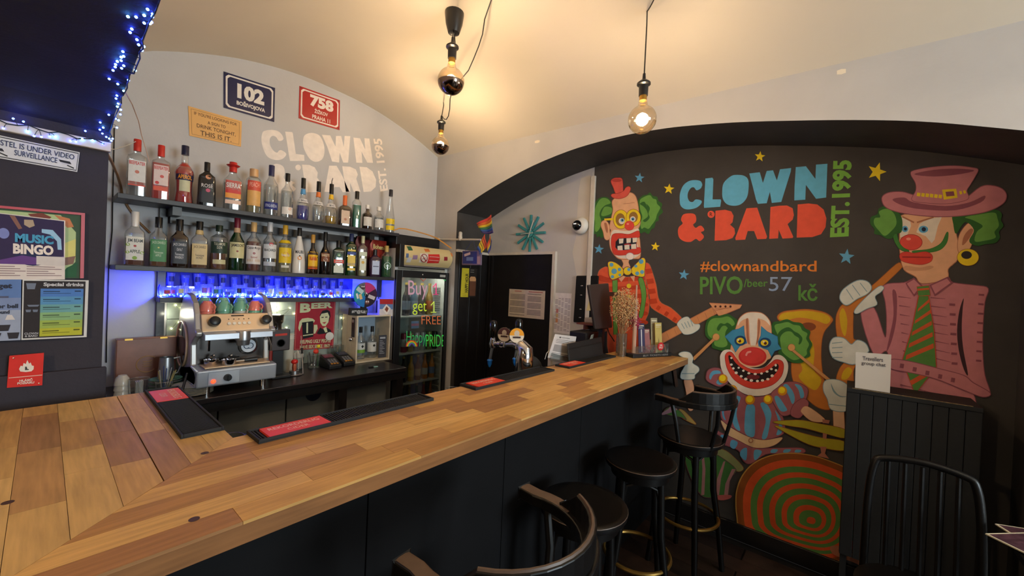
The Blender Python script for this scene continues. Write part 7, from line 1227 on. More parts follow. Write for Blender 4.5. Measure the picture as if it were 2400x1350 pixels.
# ================================================================== BEER TAPS
tx = 1.745; t = thing('beer_tap_tower', 'chrome curved beer tower with two taps and black handles behind the bar', 'beer tap', (tx, 1.42, 0.915)); PT = lambda px, py: PX(px, py, tx)
top = PT(1218, 808); col = [Vector((tx, top.y-0.035, 0.9155)), Vector((tx, top.y-0.035, 1.08)), PT(1229, 838), PT(1230, 820), PT(1222, 810), PT(1208, 806), PT(1190, 807)]
mb = MB(); mb.tube(col, [0.05, 0.05, 0.05, 0.045, 0.036, 0.028, 0.024], 20); obj('column', mb, M_CHROME, t, smooth=True)
mb = MB(); mb.tube([PT(1195, 806), PT(1150, 806)], 0.014, 14); pipe = obj('manifold', mb, M_CHROME, t, smooth=True)
for px in (1190, 1172): c = PT(px, 806); mb = MB(); mb.lathe([(0.02, -0.01), (0.02, 0.01)], c, 16, axis='y'); obj('collar', mb, M_CHROME, t, smooth=True)
for px, py, dx in ((1155, 803, 0.0), (1189, 803, 0.10)):
    c = PT(px, py)+Vector((dx, 0, 0)); mb = MB(); mb.lathe([(0.018, -0.03), (0.02, 0.0), (0.014, 0.03)], c, 14); obj('tap_body', mb, M_CHROME, t, smooth=True); mb = MB(); mb.lathe([(0.012, 0.03), (0.02, 0.045), (0.023, 0.11), (0.016, 0.13), (0.004, 0.135)], c, 16); obj('handle', mb, mat('glossy_black_handle', (12, 12, 14), 0.12, coat=0.5), t, smooth=True)
    mb = MB(); mb.tube([c+Vector((0, 0, -0.02)), c+Vector((0, 0.008, -0.055)), c+Vector((0, 0.016, -0.10))], 0.009, 10); obj('nozzle', mb, M_STEEL, t, smooth=True); mb = MB(); mb.lathe([(0.004, -0.045), (0.013, -0.025), (0.014, -0.01), (0.018, -0.004), (0.012, 0.004)], c+Vector((0, 0.018, -0.105)), 14); obj('nozzle_cap', mb, mat('blue_nozzle_cap', (24, 110, 190), 0.4), t, smooth=True)
for k, (px, py, fc, nrm, r) in enumerate([(1187, 783, (84, 50, 54), Vector((-0.93, -0.36, 0.05)), 0.042), (1216, 785, (222, 150, 36), Vector((-0.66, -0.74, 0.05)), 0.044)]):
    c = PT(px, py)+Vector((-0.03, -0.01, 0)); nrm.normalize(); u = Vector((-nrm.y, nrm.x, 0)).normalized()*-1; u = Vector((0, 0, 1)).cross(nrm).normalized(); v = nrm.cross(u)
    mb = MB(); mb.tube([c-nrm*0.014, c], r, 26); dm = obj('medallion', mb, M_CHROME, t, smooth=True)
    ring = lambda rr, l: [c+nrm*l+u*(rr*cos(2*pi*i/26))+v*(rr*sin(2*pi*i/26)) for i in range(26)]
    mb = MB(); mb.poly(ring(r*0.93, 0.0008)); obj('face', mb, paint((214, 200, 180)), dm); mb = MB(); mb.poly([c+nrm*0.0014+u*(r*0.93*cos(pi*i/14))+v*(r*0.93*sin(pi*i/14)) for i in range(15)]); obj('upper_field', mb, paint(fc), dm)
    mb = MB(); mb.poly([c+nrm*0.002+u*(r*0.34*cos(2*pi*i/16))+v*(r*0.25+r*0.4*sin(2*pi*i/16)) for i in range(16)]); obj('portrait_print', mb, paint((190, 176, 160)), dm)
    mb = MB(); add_text(mb, '-', lambda a_, b_: c+nrm*0.0026+u*(r*(-0.5+1.0*a_))+v*(r*(-0.35+0.22*b_))); obj('lettering', mb, paint((60, 40, 40)), dm)
    mb = MB(); mb.tube([c-v*r*0.95-nrm*0.006, c-v*(r+0.03)-nrm*0.006], 0.006, 8); obj('stem', mb, M_CHROME, dm)
# pouch and paper rack
mb = MB(); c = PX(1272, 850, 1.92); mb.sphere((1.93, 1.47, 1.02), 0.11, 18, 10, z0=-0.7, sq=(0.9, 0.7, 1.0)); tag(obj('black_bag', mb, mat('black_fabric', (30, 30, 31), 0.8, noise=0.2, nscale=30), smooth=True), 'rounded black bag lying behind the bar beside the beer tower', 'bag')
C = [PY(*p, 1.345) for p in ((1301,783),(1351,789),(1340,850),(1284,838))]; sh = Sheet(*C); t = thing('leaflet_rack', 'clear leaflet rack with white printed sheets on the bar edge', 'leaflet rack', (C[2]+C[3])/2); mb = MB(); sh.slab(mb, 0.002); obj('front_sheet', mb, paint((204, 196, 192)), t); mb = MB(); sh.rect(mb, 0.1, 0.42, 0.92, 0.7, 0, 1); obj('picture_print', mb, paint((150, 144, 142)), t)
mb = MB(); sh.rect(mb, 0.22, 0.08, 0.3, 0.14, 0, 1); sh.rect(mb, 0.32, 0.1, 0.7, 0.12, 0, 1)
for k in range(3): sh.rect(mb, 0.12, 0.2+k*0.06, 0.9-0.2*k, 0.215+k*0.06, 0, 1)
for k in range(3): sh.rect(mb, 0.1, 0.76+k*0.06, 0.85-0.1*k, 0.775+k*0.06, 0, 1)
obj('print_lines', mb, paint((90, 84, 84)), t); mb = MB(); q = [p+Vector((0.004, -0.012, -0.01)) for p in (sh.at(-0.02, 0.72), sh.at(0.98, 0.8), sh.at(0.98, 1.04), sh.at(-0.02, 1.04))]; mb.poly(q[::-1]); obj('holder', mb, glass('clear_holder', (232, 238, 238), 0.12, 0.15, (200, 206, 206)), t)
mb = MB(); mb.tube([PY(x, y, 1.36) for x, y in ((1277,842),(1281,828),(1288,820),(1293,818))], 0.002, 6); tag(obj('white_cable', mb, paint((190, 186, 180))), 'thin white cable curling beside the leaflet rack', 'cable')
a_, b_ = PZ(1336, 850, ZC), PZ(1423, 833, ZC); a_.y = b_.y = 1.2655; h_ = 0.115; t = thing('menu_stand', 'black slanted display panel standing along the bar edge', 'display stand', (a_+b_)/2); mb = MB(); d_ = (b_-a_).normalized(); mb.prism([a_, b_, b_+Vector((0.02, 0.03, h_*1.02)), a_+Vector((0.02, 0.03, h_*0.92))], (0.002, 0.010, 0)); obj('panel', mb, mat('matt_black_panel', (26, 24, 24), 0.5), t, bevel=0.003); mb = MB(); mb.tube([a_+Vector((0.012, 0.018, h_*0.66)), b_+Vector((0.012, 0.018, h_*0.74))], 0.002, 6); obj('crease', mb, mat('matt_black_panel', (26, 24, 24)), t)
# vase with dried flowers
vp = Vector((2.545, 1.165, ZC+0.0005)); R = px_radius(vp+Vector((0, 0, 0.07)), 25); t = thing('dried_flower_vase', 'straight glass vase with dried pale gypsophila and a pink sprig', 'vase', vp); hv = PX(1453, 785, vp.x).z-vp.z; hv = 0.155
mb = MB(); mb.lathe([(R*0.95, 0), (R, 0.01), (R*1.02, hv)], vp, 22, cap=False); mb.lathe([(0.001, 0.0), (R*0.95, 0.0), (R*0.95, 0.012), (0.001, 0.012)], vp, 22, cap=False); obj('vase', mb, glass('ribbed_vase_glass', (226, 224, 216), 0.14, 0.18, (190, 184, 170)), t, smooth=True)
rf = random.Random(3); stems = MB(); bl = MB(); pk = MB(); gc = vp+Vector((0.02, 0.0, 0.33))
for k in range(46):
    a1 = rf.uniform(0, 2*pi); r1 = rf.uniform(0, 1)**0.5; e = gc+Vector((0.095*r1*cos(a1), 0.095*r1*sin(a1), rf.uniform(-0.09, 0.12))); s0 = vp+Vector((0.5*R*rf.uniform(-1, 1), 0.5*R*rf.uniform(-1, 1), 0.015)); m1 = (s0+e)/2+Vector((0.3*(s0-e).x, 0.3*(s0-e).y, 0.02)); stems.tube([s0, m1, e], 0.0011, 4)
def ico(mb_, c, r): mb_.add([c+Vector(v)*r for v in ((1,0,0),(-1,0,0),(0,1,0),(0,-1,0),(0,0,1),(0,0,-1))], [(0,2,4),(2,1,4),(1,3,4),(3,0,4),(2,0,5),(1,2,5),(3,1,5),(0,3,5)])
for k in range(2200):
    v = Vector((rf.gauss(0, 1), rf.gauss(0, 1), rf.gauss(0, 1))).normalized()*rf.uniform(0.35, 1.0); ico(bl, gc+Vector((v.x*0.10, v.y*0.10, v.z*0.135+0.0)), rf.uniform(0.0024, 0.0052))
pc = vp+Vector((0.07, -0.055, 0.24))
for k in range(320): v = Vector((rf.gauss(0, 1), rf.gauss(0, 1), rf.gauss(0, 1))).normalized()*rf.uniform(0.3, 1.0); ico(pk, pc+Vector((v.x*0.045, v.y*0.045, v.z*0.075)), rf.uniform(0.003, 0.006))
for k in range(8): stems.tube([vp+Vector((0, 0, 0.02)), vp+Vector((0.01, -0.005, 0.15)), pc+Vector((rf.uniform(-.03, .03), rf.uniform(-.03, .03), rf.uniform(-.04, .05)))], 0.0012, 4)
obj('stems', stems, mat('dry_stem', (150, 112, 70), 0.7), t)['kind'] = 'stuff'; obj('pale_blossom', bl, mat('dry_gypsophila', (206, 166, 116), 0.8, noise=0.2, nscale=40), t)['kind'] = 'stuff'; obj('pink_blossom', pk, mat('pink_dry_flower', (164, 50, 84), 0.7, noise=0.2, nscale=40), t)['kind'] = 'stuff'
# ticket brochure stand
bp = [PZ(1468, 834, ZC), PZ(1576, 835, ZC)]; bx0, bx1, by0, by1 = 2.60, 2.885, 0.945, 1.10; t = thing('brochure_stand', 'clear tiered brochure stand with black ticket sign on the bar end', 'brochure stand', ((bx0+bx1)/2, (by0+by1)/2, ZC)); 
fa, fb_ = PZ(1484, 840, ZC), PZ(1574, 835, ZC); d_ = (fb_-fa); d_.z = 0; L_ = d_.length; d_.normalize(); n_ = Vector((-d_.y, d_.x, 0))
mb = MB(); mb.obox((fa+fb_)/2+n_*0.036+Vector((0, 0, 0.013)), d_*L_/2, n_*0.036, Vector((0, 0, 0.0125))); obj('base', mb, M_BLACKPL, t, bevel=0.003)
mb = MB(); q = [fa+d_*(L_*0.25)-n_*0.0006+Vector((0, 0, 0.02)), fa+d_*(L_*0.9)-n_*0.0006+Vector((0, 0, 0.02)), fa+d_*(L_*0.9)-n_*0.0006+Vector((0, 0, 0.008)), fa+d_*(L_*0.25)-n_*0.0006+Vector((0, 0, 0.008))]; add_text(mb, 'BUY TICKETS HERE', quadmap(*q), 0.0); obj('lettering', mb, paint((150, 146, 140)), t)
for k, (u, w, h, o_, c, nm) in enumerate([(0.30, 0.055, 0.20, 0.03, (56, 52, 84), 'dark blue brochure in the stand behind the pink flowers'), (0.48, 0.045, 0.16, 0.04, (150, 96, 96), 'reddish brochure in the middle of the stand'), (0.70, 0.06, 0.235, 0.055, (150, 140, 112), 'taller grey-gold brochure at the back of the stand'), (0.74, 0.062, 0.205, 0.028, (190, 168, 96), 'golden brochure with a tower silhouette at the front of the stand')]):
    c0 = fa+d_*(L_*u)+n_*o_+Vector((0, 0, 0.0258)); tl = c0-d_*w/2+Vector((0, 0, h))+n_*0.02; tr = c0+d_*w/2+Vector((0, 0, h))+n_*0.02; sh = Sheet(tl, tr, c0+d_*w/2, c0-d_*w/2); b = thing('brochure', nm, 'brochure', c0, 'ticket brochures'); mb = MB(); sh.slab(mb, 0.004); obj('cover', mb, paint(c), b)
    mb = MB(); sh.rect(mb, 0.1, 0.06, 0.9, 0.1, 0, 1); sh.rect(mb, 0.1, 0.14, 0.7, 0.16, 0, 1); obj('title_print', mb, paint((206, 196, 170)), b)
    if k == 3: mb = MB(); sh.poly(mb, [(0.42, 0.9), (0.46, 0.6), (0.5, 0.5), (0.54, 0.6), (0.58, 0.9)], 0, 1); obj('tower_print', mb, paint((90, 70, 50)), b)
    if k == 0: mb = MB(); sh.rect(mb, 0.4, 0.2, 0.55, 0.95, 0, 1); obj('white_stripe', mb, paint((206, 200, 200)), b)
mb = MB(); c0 = fa+d_*(L_*0.5); q = [c0-d_*L_*0.45+n_*0.006+Vector((0, 0, 0.026)), c0+d_*L_*0.42+n_*0.006+Vector((0, 0, 0.026)), c0+d_*L_*0.42+n_*0.006+Vector((0, 0, 0.09)), c0-d_*L_*0.45+n_*0.006+Vector((0, 0, 0.075))]; mb.poly(q); obj('clear_front', mb, glass('clear_holder', (232, 238, 238)), t)
c0 = PX(1545, 815, 2.80); c0 = fa+d_*(L_*0.70)+n_*0.003+Vector((0, 0, 0.072)); mb = MB(); mb.tube([c0, c0-n_*0.002], 0.028, 22); sk = obj('sale_sticker', mb, paint((196, 36, 40)), t); q = [c0-n_*0.0026+d_*a_+Vector((0, 0, b_)) for a_, b_ in ((-0.017, 0.014), (0.017, 0.014), (0.017, -0.014), (-0.017, -0.014))]; mb = MB(); add_text(mb, '20%\nSALE', quadmap(*q), 0.02); obj('lettering', mb, paint((230, 210, 200)), sk)
c0 = fa+d_*(L_*0.14)+n_*0.05; t = thing('tower_ornament', 'slim pale tower-shaped ornament rising behind the dried flowers', 'ornament', c0+Vector((0, 0, 0.0258))); hh = PX(1487, 668, c0.x).z-ZC
for k, (r_, z0_, z1_) in enumerate(((0.014, 0.026, hh*0.62), (0.011, hh*0.62, hh*0.8), (0.006, hh*0.8, hh))): mb = MB(); mb.lathe([(r_, z0_), (r_, z1_-0.006), (r_*0.7, z1_)], c0, 8); obj('stage', mb, mat('pale_ornament', (186, 150, 130), 0.4), t)
# ================================================================== LEFT PILLAR: NOTICES AND FAIRY LIGHTS
YL = YP-0.003
def pillar_sheet(name, label, cat, corners, base, th=0.002, Y=YL):
    C = [PY(*p, Y) for p in corners]; sh = Sheet(*C); t = thing(name, label, cat, (C[2]+C[3])/2); mb = MB(); sh.slab(mb, th); obj('sheet', mb, paint(base), t); return t, sh
def plist(t, sh, S, name='print', k0=1):
    for k, (c, p) in enumerate(S): mb = MB(); sh.poly(mb, p, 0, k0+k*0.5); obj(name, mb, paint(c), t)
def ptext(t, sh, s, B, c, b=0.02, k=4, shear=0.0): mb = MB(); sh.text(mb, s, *B, 0, k, b, shear); obj('lettering', mb, paint(c), t)
t, sh = pillar_sheet('surveillance_sign', 'white sign on the black pillar warning of video surveillance', 'sign', ((-62,304),(187,357),(181,403),(-62,360)), (206, 206, 206))
mb = MB()
for B in ((0.01, 0.05, 0.99, 0.09), (0.01, 0.91, 0.99, 0.95), (0.01, 0.05, 0.016, 0.95), (0.984, 0.05, 0.99, 0.95)): sh.rect(mb, *B, 0, 1)
obj('border', mb, paint((50, 50, 56)), t); ptext(t, sh, 'HOSTEL IS UNDER VIDEO', (0.12, 0.18, 0.95, 0.43), (44, 50, 84), 0.01); ptext(t, sh, 'SURVEILLANCE', (0.36, 0.5, 0.78, 0.75), (44, 50, 84), 0.01)
for u in (0.2, 0.86): plist(t, sh, [((36, 36, 40), [(u-0.07, 0.55), (u+0.05, 0.56), (u+0.07, 0.68), (u-0.05, 0.66)]), ((190, 190, 194), [(u-0.04, 0.66), (u+0.05, 0.68), (u+0.04, 0.76), (u-0.03, 0.74)]), ((36, 36, 40), [(u+0.03, 0.74), (u+0.1, 0.82), (u+0.1, 0.88), (u+0.02, 0.78)])], 'camera_print')
t, sh = pillar_sheet('framed_picture', 'red framed green art print hanging behind the music bingo flyer', 'picture', ((-90,474),(199,500),(196,652),(-90,656)), (60, 84, 64), 0.02, YL)
fr_ = [(-0.02, 0, 1, 0.045), (0.965, 0.045, 1, 1)]
for B in ((0, 0, 1, 0.035), (0.965, 0.035, 1, 1)): mb = MB(); a_ = [sh.at(B[0], B[1], 0), sh.at(B[2], B[1], 0), sh.at(B[2], B[3], 0), sh.at(B[0], B[3], 0)]; mb.prism([p+sh.n*0.008 for p in a_], -sh.n*0.008); obj('frame_rail', mb, mat('crimson_frame', (176, 52, 66), 0.4), t)
plist(t, sh, [((170, 190, 140), [(0.2, 0.06), (0.78, 0.06), (0.92, 0.3), (0.92, 0.75), (0.8, 0.95), (0.2, 0.95)]), ((120, 60, 50), [(0.5, 0.08), (0.62, 0.05), (0.7, 0.1), (0.66, 0.16), (0.55, 0.15)]), ((190, 120, 80), [(0.72, 0.06), (0.86, 0.1), (0.9, 0.22), (0.84, 0.24), (0.78, 0.14)]), ((206, 200, 120), [(0.78, 0.5), (0.92, 0.4), (0.92, 0.7), (0.78, 0.72)]), ((130, 100, 90), [(0.78, 0.7), (0.92, 0.66), (0.9, 0.78), (0.78, 0.82)]), ((40, 90, 60), [(0.78, 0.98), (0.84, 0.84), (0.94, 0.76), (0.93, 0.98)])], 'art_print')
t, sh = pillar_sheet('music_bingo_flyer', 'purple music bingo flyer with big blue and cream title', 'flyer', ((-60,492),(153,517),(152,655),(-60,656)), (214, 204, 200), 0.001, YL-0.0085)
plist(t, sh, [((46, 34, 74), [(0.01, 0.01), (0.985, 0.015), (0.985, 0.76), (0.01, 0.76)]), ((34, 40, 80), circ((0.62, 0.62), 0.2, 0.16)), ((96, 60, 130), [(0.2, 0.72), (0.5, 0.62), (0.85, 0.68), (0.98, 0.6), (0.98, 0.76), (0.1, 0.76)]), ((150, 190, 220), [(0.72, 0.18), (0.85, 0.18), (0.95, 0.32), (0.96, 0.5), (0.91, 0.5), (0.9, 0.36), (0.82, 0.26), (0.72, 0.24)]), ((170, 150, 130), [(0.52, 0.06), (0.62, 0.05), (0.64, 0.14), (0.58, 0.18), (0.52, 0.14)]), ((130, 90, 80), [(0.36, 0.02), (0.42, 0.02), (0.5, 0.2), (0.46, 0.22)]), ((120, 130, 190), circ((0.3, 0.3), 0.06, 0.08))], 'art_print')
ptext(t, sh, 'MUSIC', (0.42, 0.28, 0.86, 0.42), (70, 150, 190), 0.05); ptext(t, sh, 'BINGO', (0.4, 0.44, 0.86, 0.6), (226, 214, 206), 0.05)
mb = MB()
for r in range(5): sh.rect(mb, 0.05, 0.79+r*0.035, 0.42+0.06*(r % 3), 0.8+r*0.035, 0, 1); sh.rect(mb, 0.55, 0.79+r*0.035, 0.8+0.08*((r+1) % 3), 0.8+r*0.035, 0, 1)
obj('print_lines', mb, paint((120, 90, 100)), t); mb = MB(); sh.rect(mb, 0.66, 0.62, 0.985, 0.76, 0, 3); obj('blank_patch', mb, paint((206, 198, 196)), t)
t, sh = pillar_sheet('drinks_menu', 'laminated special drinks menu with blue to yellow column on the pillar', 'menu', ((53,655),(208,657),(203,790),(50,797)), (206, 206, 206), 0.002, YL-0.0105)
plist(t, sh, [((40, 34, 38), [(0.02, 0.02), (0.95, 0.02), (0.95, 0.975), (0.02, 0.975)])], 'menu_ground')
g_ = [(74, 120, 190), (84, 140, 186), (104, 156, 160), (130, 170, 120), (150, 172, 80), (176, 178, 50)]
for k, c in enumerate(g_): mb = MB(); sh.rect(mb, 0.26, 0.15+k*0.134, 0.92, 0.15+(k+1)*0.134, 0, 2); obj('colour_band', mb, paint(c), t); mb = MB(); sh.rect(mb, 0.3, 0.19+k*0.134, 0.55, 0.205+k*0.134, 0, 3); sh.rect(mb, 0.3, 0.225+k*0.134, 0.72, 0.232+k*0.134, 0, 3); sh.rect(mb, 0.78, 0.18+k*0.134, 0.88, 0.20+k*0.134, 0, 3); obj('print_lines', mb, paint([v*0.45 for v in c] if False else tuple(int(v*0.45) for v in c)), t)
ptext(t, sh, 'Special drinks', (0.3, 0.045, 0.92, 0.125), (190, 190, 196), 0.04)
for a_ in ((0.05, 0.06, 0.16, 0.1), (0.07, 0.42, 0.2, 0.03), (0.05, 0.5, 0.09, 0.04), (0.15, 0.5, 0.09, 0.04)): mb = MB(); sh.poly(mb, [(a_[0], a_[1]), (a_[0]+a_[2]*0.9, a_[1]), (a_[0]+a_[2]*0.78, a_[1]+a_[3]), (a_[0]+a_[2]*0.12, a_[1]+a_[3])], 0, 2); obj('glass_print', mb, paint((110, 120, 140)), t)
ptext(t, sh, 'CLOWN\n& BARD', (0.04, 0.88, 0.24, 0.955), (170, 170, 176), 0.03)
t, sh = pillar_sheet('drinks_menu', 'laminated pale blue offer sheet left of the special drinks menu', 'menu', ((-90,655),(50,655),(48,797),(-90,803)), (150, 160, 184), 0.002, YL-0.0105)
plist(t, sh, [((90, 120, 176), [(0, 0), (1, 0), (1, 0.3), (0, 0.3)]), ((120, 136, 176), [(0, 0.3), (1, 0.3), (1, 0.5), (0, 0.5)])], 'colour_band'); ptext(t, sh, 'Budget', (0.3, 0.06, 0.84, 0.17), (44, 46, 64), 0.04); ptext(t, sh, '-', (0.5, 0.27, 0.78, 0.30), (80, 84, 110), 0.0); ptext(t, sh, 'Shot for bell', (0.25, 0.4, 0.95, 0.47), (44, 46, 60), 0.04); ptext(t, sh, 'round', (0.55, 0.5, 0.8, 0.56), (44, 46, 60), 0.04)
plist(t, sh, [((206, 200, 200), [(0.72, 0.66), (0.76, 0.58), (0.84, 0.58), (0.9, 0.66)]), ((44, 40, 46), [(0.56, 0.74), (0.82, 0.74), (0.78, 0.84), (0.6, 0.84)]), ((44, 40, 46), [(0.76, 0.87), (0.98, 0.87), (0.95, 0.97), (0.79, 0.97)]), ((44, 40, 46), [(0.4, 0.87), (0.66, 0.87), (0.62, 0.97), (0.43, 0.97)])], 'print', 3)
t, sh = pillar_sheet('fire_alarm_sign', 'red square fire alarm sign with white flame on the pillar', 'sign', ((22,834),(103,827),(99,903),(16,909)), (206, 44, 36), 0.003, YP-0.026)
plist(t, sh, [((226, 216, 206), [(0.34, 0.52), (0.3, 0.44), (0.34, 0.34), (0.4, 0.36), (0.42, 0.26), (0.48, 0.3), (0.52, 0.18), (0.58, 0.3), (0.62, 0.26), (0.66, 0.36), (0.72, 0.38), (0.72, 0.48), (0.66, 0.54), (0.5, 0.55)]), ((60, 60, 60), [(0.47, 0.38), (0.51, 0.38), (0.54, 0.46), (0.58, 0.46), (0.58, 0.49), (0.47, 0.49)]), ((226, 190, 176), [(0.03, 0.685), (0.98, 0.67), (0.98, 0.69), (0.03, 0.705)])], 'flame_print'); ptext(t, sh, 'HLÁSIČ\nPOŽIARU', (0.28, 0.75, 0.76, 0.92), (230, 206, 196), 0.04)
for u, v in ((0.12, 0.08), (0.9, 0.93)): mb = MB(); mb.sphere(sh.at(u, v, 1), 0.0025, 8, 4); obj('screw', mb, M_STEEL, t)
# fairy lights along the soffit edge and the ledge
t = thing('blue_fairy_lights', 'blue fairy light string wound along the edge of the black soffit and ledge', 'string light', (0.1, 1.9, 2.0)); M_FB = emitter('blue_fairy_led', (50, 80, 255), 40); M_FC = emitter('cyan_fairy_led', (90, 170, 255), 30)
edge = [Vector((XP+0.002, y, z-0.006)) for y, z in SOF]
pts = [edge[0]]
for a_, b_ in zip(edge[:8], edge[1:8]): pts += [a_*(1-k/5)+b_*(k/5)+Vector((rf.uniform(-.006, .003), rf.uniform(-.01, .01), rf.uniform(-.008, .004))) for k in range(1, 6)]
led_pts = [Vector((-0.35+0.022*k, YP-0.03, 2.012+0.006*sin(k*1.9))) for k in range(23)]
mb = MB(); mb.tube(pts, 0.0018, 6); mb.tube(led_pts, 0.0018, 6); obj('wire', mb, mat('dark_green_wire', (26, 34, 30), 0.5), t)
spots = [(370-k, y) for k, y in ()]
PXL = [(346,22),(338,36),(358,33),(357,39),(338,54),(351,55),(355,52),(309,68),(305,76),(300,39),(319,40),(321,93),(325,105),(337,109),(333,118),(288,121),(290,132),(284,134),(284,142),(290,154),(285,160),(275,144),(271,151),(270,157),(265,165),(317,165),(301,188),(256,185),(276,197),(290,213),(274,224),(272,231),(277,243),(275,250),(283,257),(282,268),(271,278),(278,282),(255,269),(274,299),(235,287),(242,299),(234,304),(240,313),(249,321),(256,325),(264,325),(261,330),(200,307),(193,326),(241,336),(31,278),(55,285),(65,308),(80,319),(97,321),(117,320),(130,320),(165,330),(178,332),(8,301),(217,328)]
def sofz(y):
    for (a0, z0), (a1, z1) in zip(SOF, SOF[1:]):
        if a1 <= y <= a0: return z0+(z1-z0)*(y-a0)/(a1-a0)
    return 2.16
for k, (x, y) in enumerate(PXL):
    d = ray(x, y); p = None
    for i in range(1, 900):                       # first surface along that direction: soffit, ledge or the soffit's edge
        q = CO+d*(i*0.004)
        if q.x <= XP+0.002 and q.y < YP-0.03 and q.z > sofz(q.y)-0.007: p = q; break
        if q.y >= YP-0.032 and q.x <= XP: p = q; break
        if q.x > XP+0.004 and q.z > sofz(q.y)-0.02: p = q; break
    if p is None: continue
    mb = MB(); mb.sphere(p, 0.0030, 8, 6); obj('led', mb, M_FC if k % 4 == 1 else M_FB, t)
    e = min(pts+led_pts, key=lambda q: (q-p).length); mb = MB(); mb.tube([p, (p+e)/2+Vector((0, 0, 0.004)), e], 0.0008, 5); obj('lead', mb, mat('dark_green_wire', (26, 34, 30)), t)
for p_, e_ in (((0.165, 1.98, 2.09), 0.14), ((0.165, 1.5, 2.13), 0.08), ((-0.05, 2.05, 2.05), 0.07)):
    ld = bpy.data.lights.new('fairy_glow', 'POINT'); ld.energy = e_; ld.color = (0.22, 0.3, 1.0); ld.shadow_soft_size = 0.04; lo = bpy.data.objects.new('fairy_glow', ld); COL.objects.link(lo); lo.parent = t; lo.location = Vector(p_)-ROOT[t.name]
# cables running down behind the pillar
mb = MB(); mb.tube([PY(x, y, 3.085) for x, y in ((268,300),(266,400),(264,470),(263,540),(255,620),(253,700),(250,780),(249,850))], 0.003, 6); tag(obj('black_cable', mb, M_FLEX, smooth=True), 'thin black cable running straight down the wall beside the pillar', 'cable')
mb = MB(); mb.tube([PX(292, 213, XP+0.01)]+[PY(x, y, Yk) for x, y, Yk in ((310,245,2.5),(325,285,2.7),(332,318,2.8),(342,350,2.85),(350,380,2.87))], 0.002, 6); tag(obj('pink_cable', mb, mat('pale_pink_cable', (206, 170, 150), 0.5), smooth=True), 'pale pink cable hanging from the fairy lights to the bottle shelf', 'cable')
mb = MB(); mb.tube([PY(x, y, Yk) for x, y, Yk in ((248,349,2.2),(270,350,2.5),(295,342,2.75),(318,332,2.85))], 0.002, 6); tag(obj('white_cable', mb, paint((190, 186, 180)), smooth=True), 'white cable stretched from the ledge to the first bottle', 'cable')
mb = MB(); mb.tube([PY(x, y, Yk) for x, y, Yk in ((247,355,2.3),(262,380,2.6),(275,410,2.9),(284,440,3.07),(286,456,3.09),(300,485,3.09),(325,520,3.09),(352,546,3.09))], 0.006, 8); tag(obj('brown_conduit', mb, mat('brown_conduit', (130, 90, 50), 0.5), smooth=True), 'curved brown conduit running behind the upper shelf\'s left end', 'conduit')

# ================================================================== STOOLS
M_STOOL = mat('black_lacquered_wood', (12, 10, 10), 0.36, noise=0.2, nscale=12, spec=0.35)
M_WORN = mat('worn_brown_seat_edge', (84, 64, 52), 0.45, noise=0.25, nscale=20)
def stool_base(t, r, zs_, ringz=0.3, brass=True):
    mb = MB(); mb.lathe([(r*0.86, zs_-0.03), (r*0.98, zs_-0.026), (r, zs_-0.012), (r*0.99, zs_-0.004), (r*0.93, zs_), (r*0.86, zs_-0.003), (0.001, zs_-0.004)], (0, 0, 0), 36); st = obj('seat', mb, M_STOOL, t, local=True, smooth=True)
    mb = MB(); mb.tube([(r*0.985*cos(2*pi*k/36), r*0.985*sin(2*pi*k/36), zs_-0.006) for k in range(36)], 0.0022, 6, closed=True); obj('seat_edge', mb, M_WORN, st, local=True, smooth=True)
    mb = MB(); mb.lathe([(r*0.82, zs_-0.07), (r*0.84, zs_-0.03)], (0, 0, 0), 30); obj('seat_ring', mb, M_STOOL, t, local=True, smooth=True)
    for k in range(4):
        a_ = pi/4+k*pi/2; d_ = Vector((cos(a_), sin(a_), 0)); mb = MB(); mb.tube([d_*(r*0.72)+Vector((0, 0, zs_-0.05)), d_*(r*0.78)+Vector((0, 0, zs_*0.6)), d_*(r*0.98)+Vector((0, 0, 0.25)), d_*(r*1.15)+Vector((0, 0, 0.001))], [0.016, 0.017, 0.016, 0.014], 10); obj('leg', mb, M_STOOL, t, local=True, smooth=True)
        b0 = a_+pi/2; A = d_*(r*0.77); B = Vector((cos(b0), sin(b0), 0))*(r*0.77); mb = MB()
        mb.tube([A+Vector((0, 0, zs_-0.2)), A*0.85+B*0.1+Vector((0, 0, zs_-0.1)), (A+B)*0.52+Vector((0, 0, zs_-0.072)), B*0.85+A*0.1+Vector((0, 0, zs_-0.1)), B+Vector((0, 0, zs_-0.2))], 0.008, 8); obj('bentwood_brace', mb, M_STOOL, t, local=True, smooth=True)
    rr = r*0.93; mb = MB(); mb.tube([(rr*cos(2*pi*k/32), rr*sin(2*pi*k/32), ringz) for k in range(32)], 0.009, 8, closed=True); obj('foot_ring', mb, mat('dull_brass_ring', (150, 116, 56), 0.3, metal=0.8) if brass else M_STOOL, t, local=True, smooth=True)
ZST = 0.75
t = thing('bar_stool', 'round black bentwood bar stool with worn rim between the armchair and another stool', 'bar stool', (1.335, 0.735, 0), 'backless bar stools', 0.2); stool_base(t, 0.165, ZST)
dup(t, (1.875, 0.735, 0), 'round black bentwood bar stool with brass foot ring, second before the mural', 0.5)
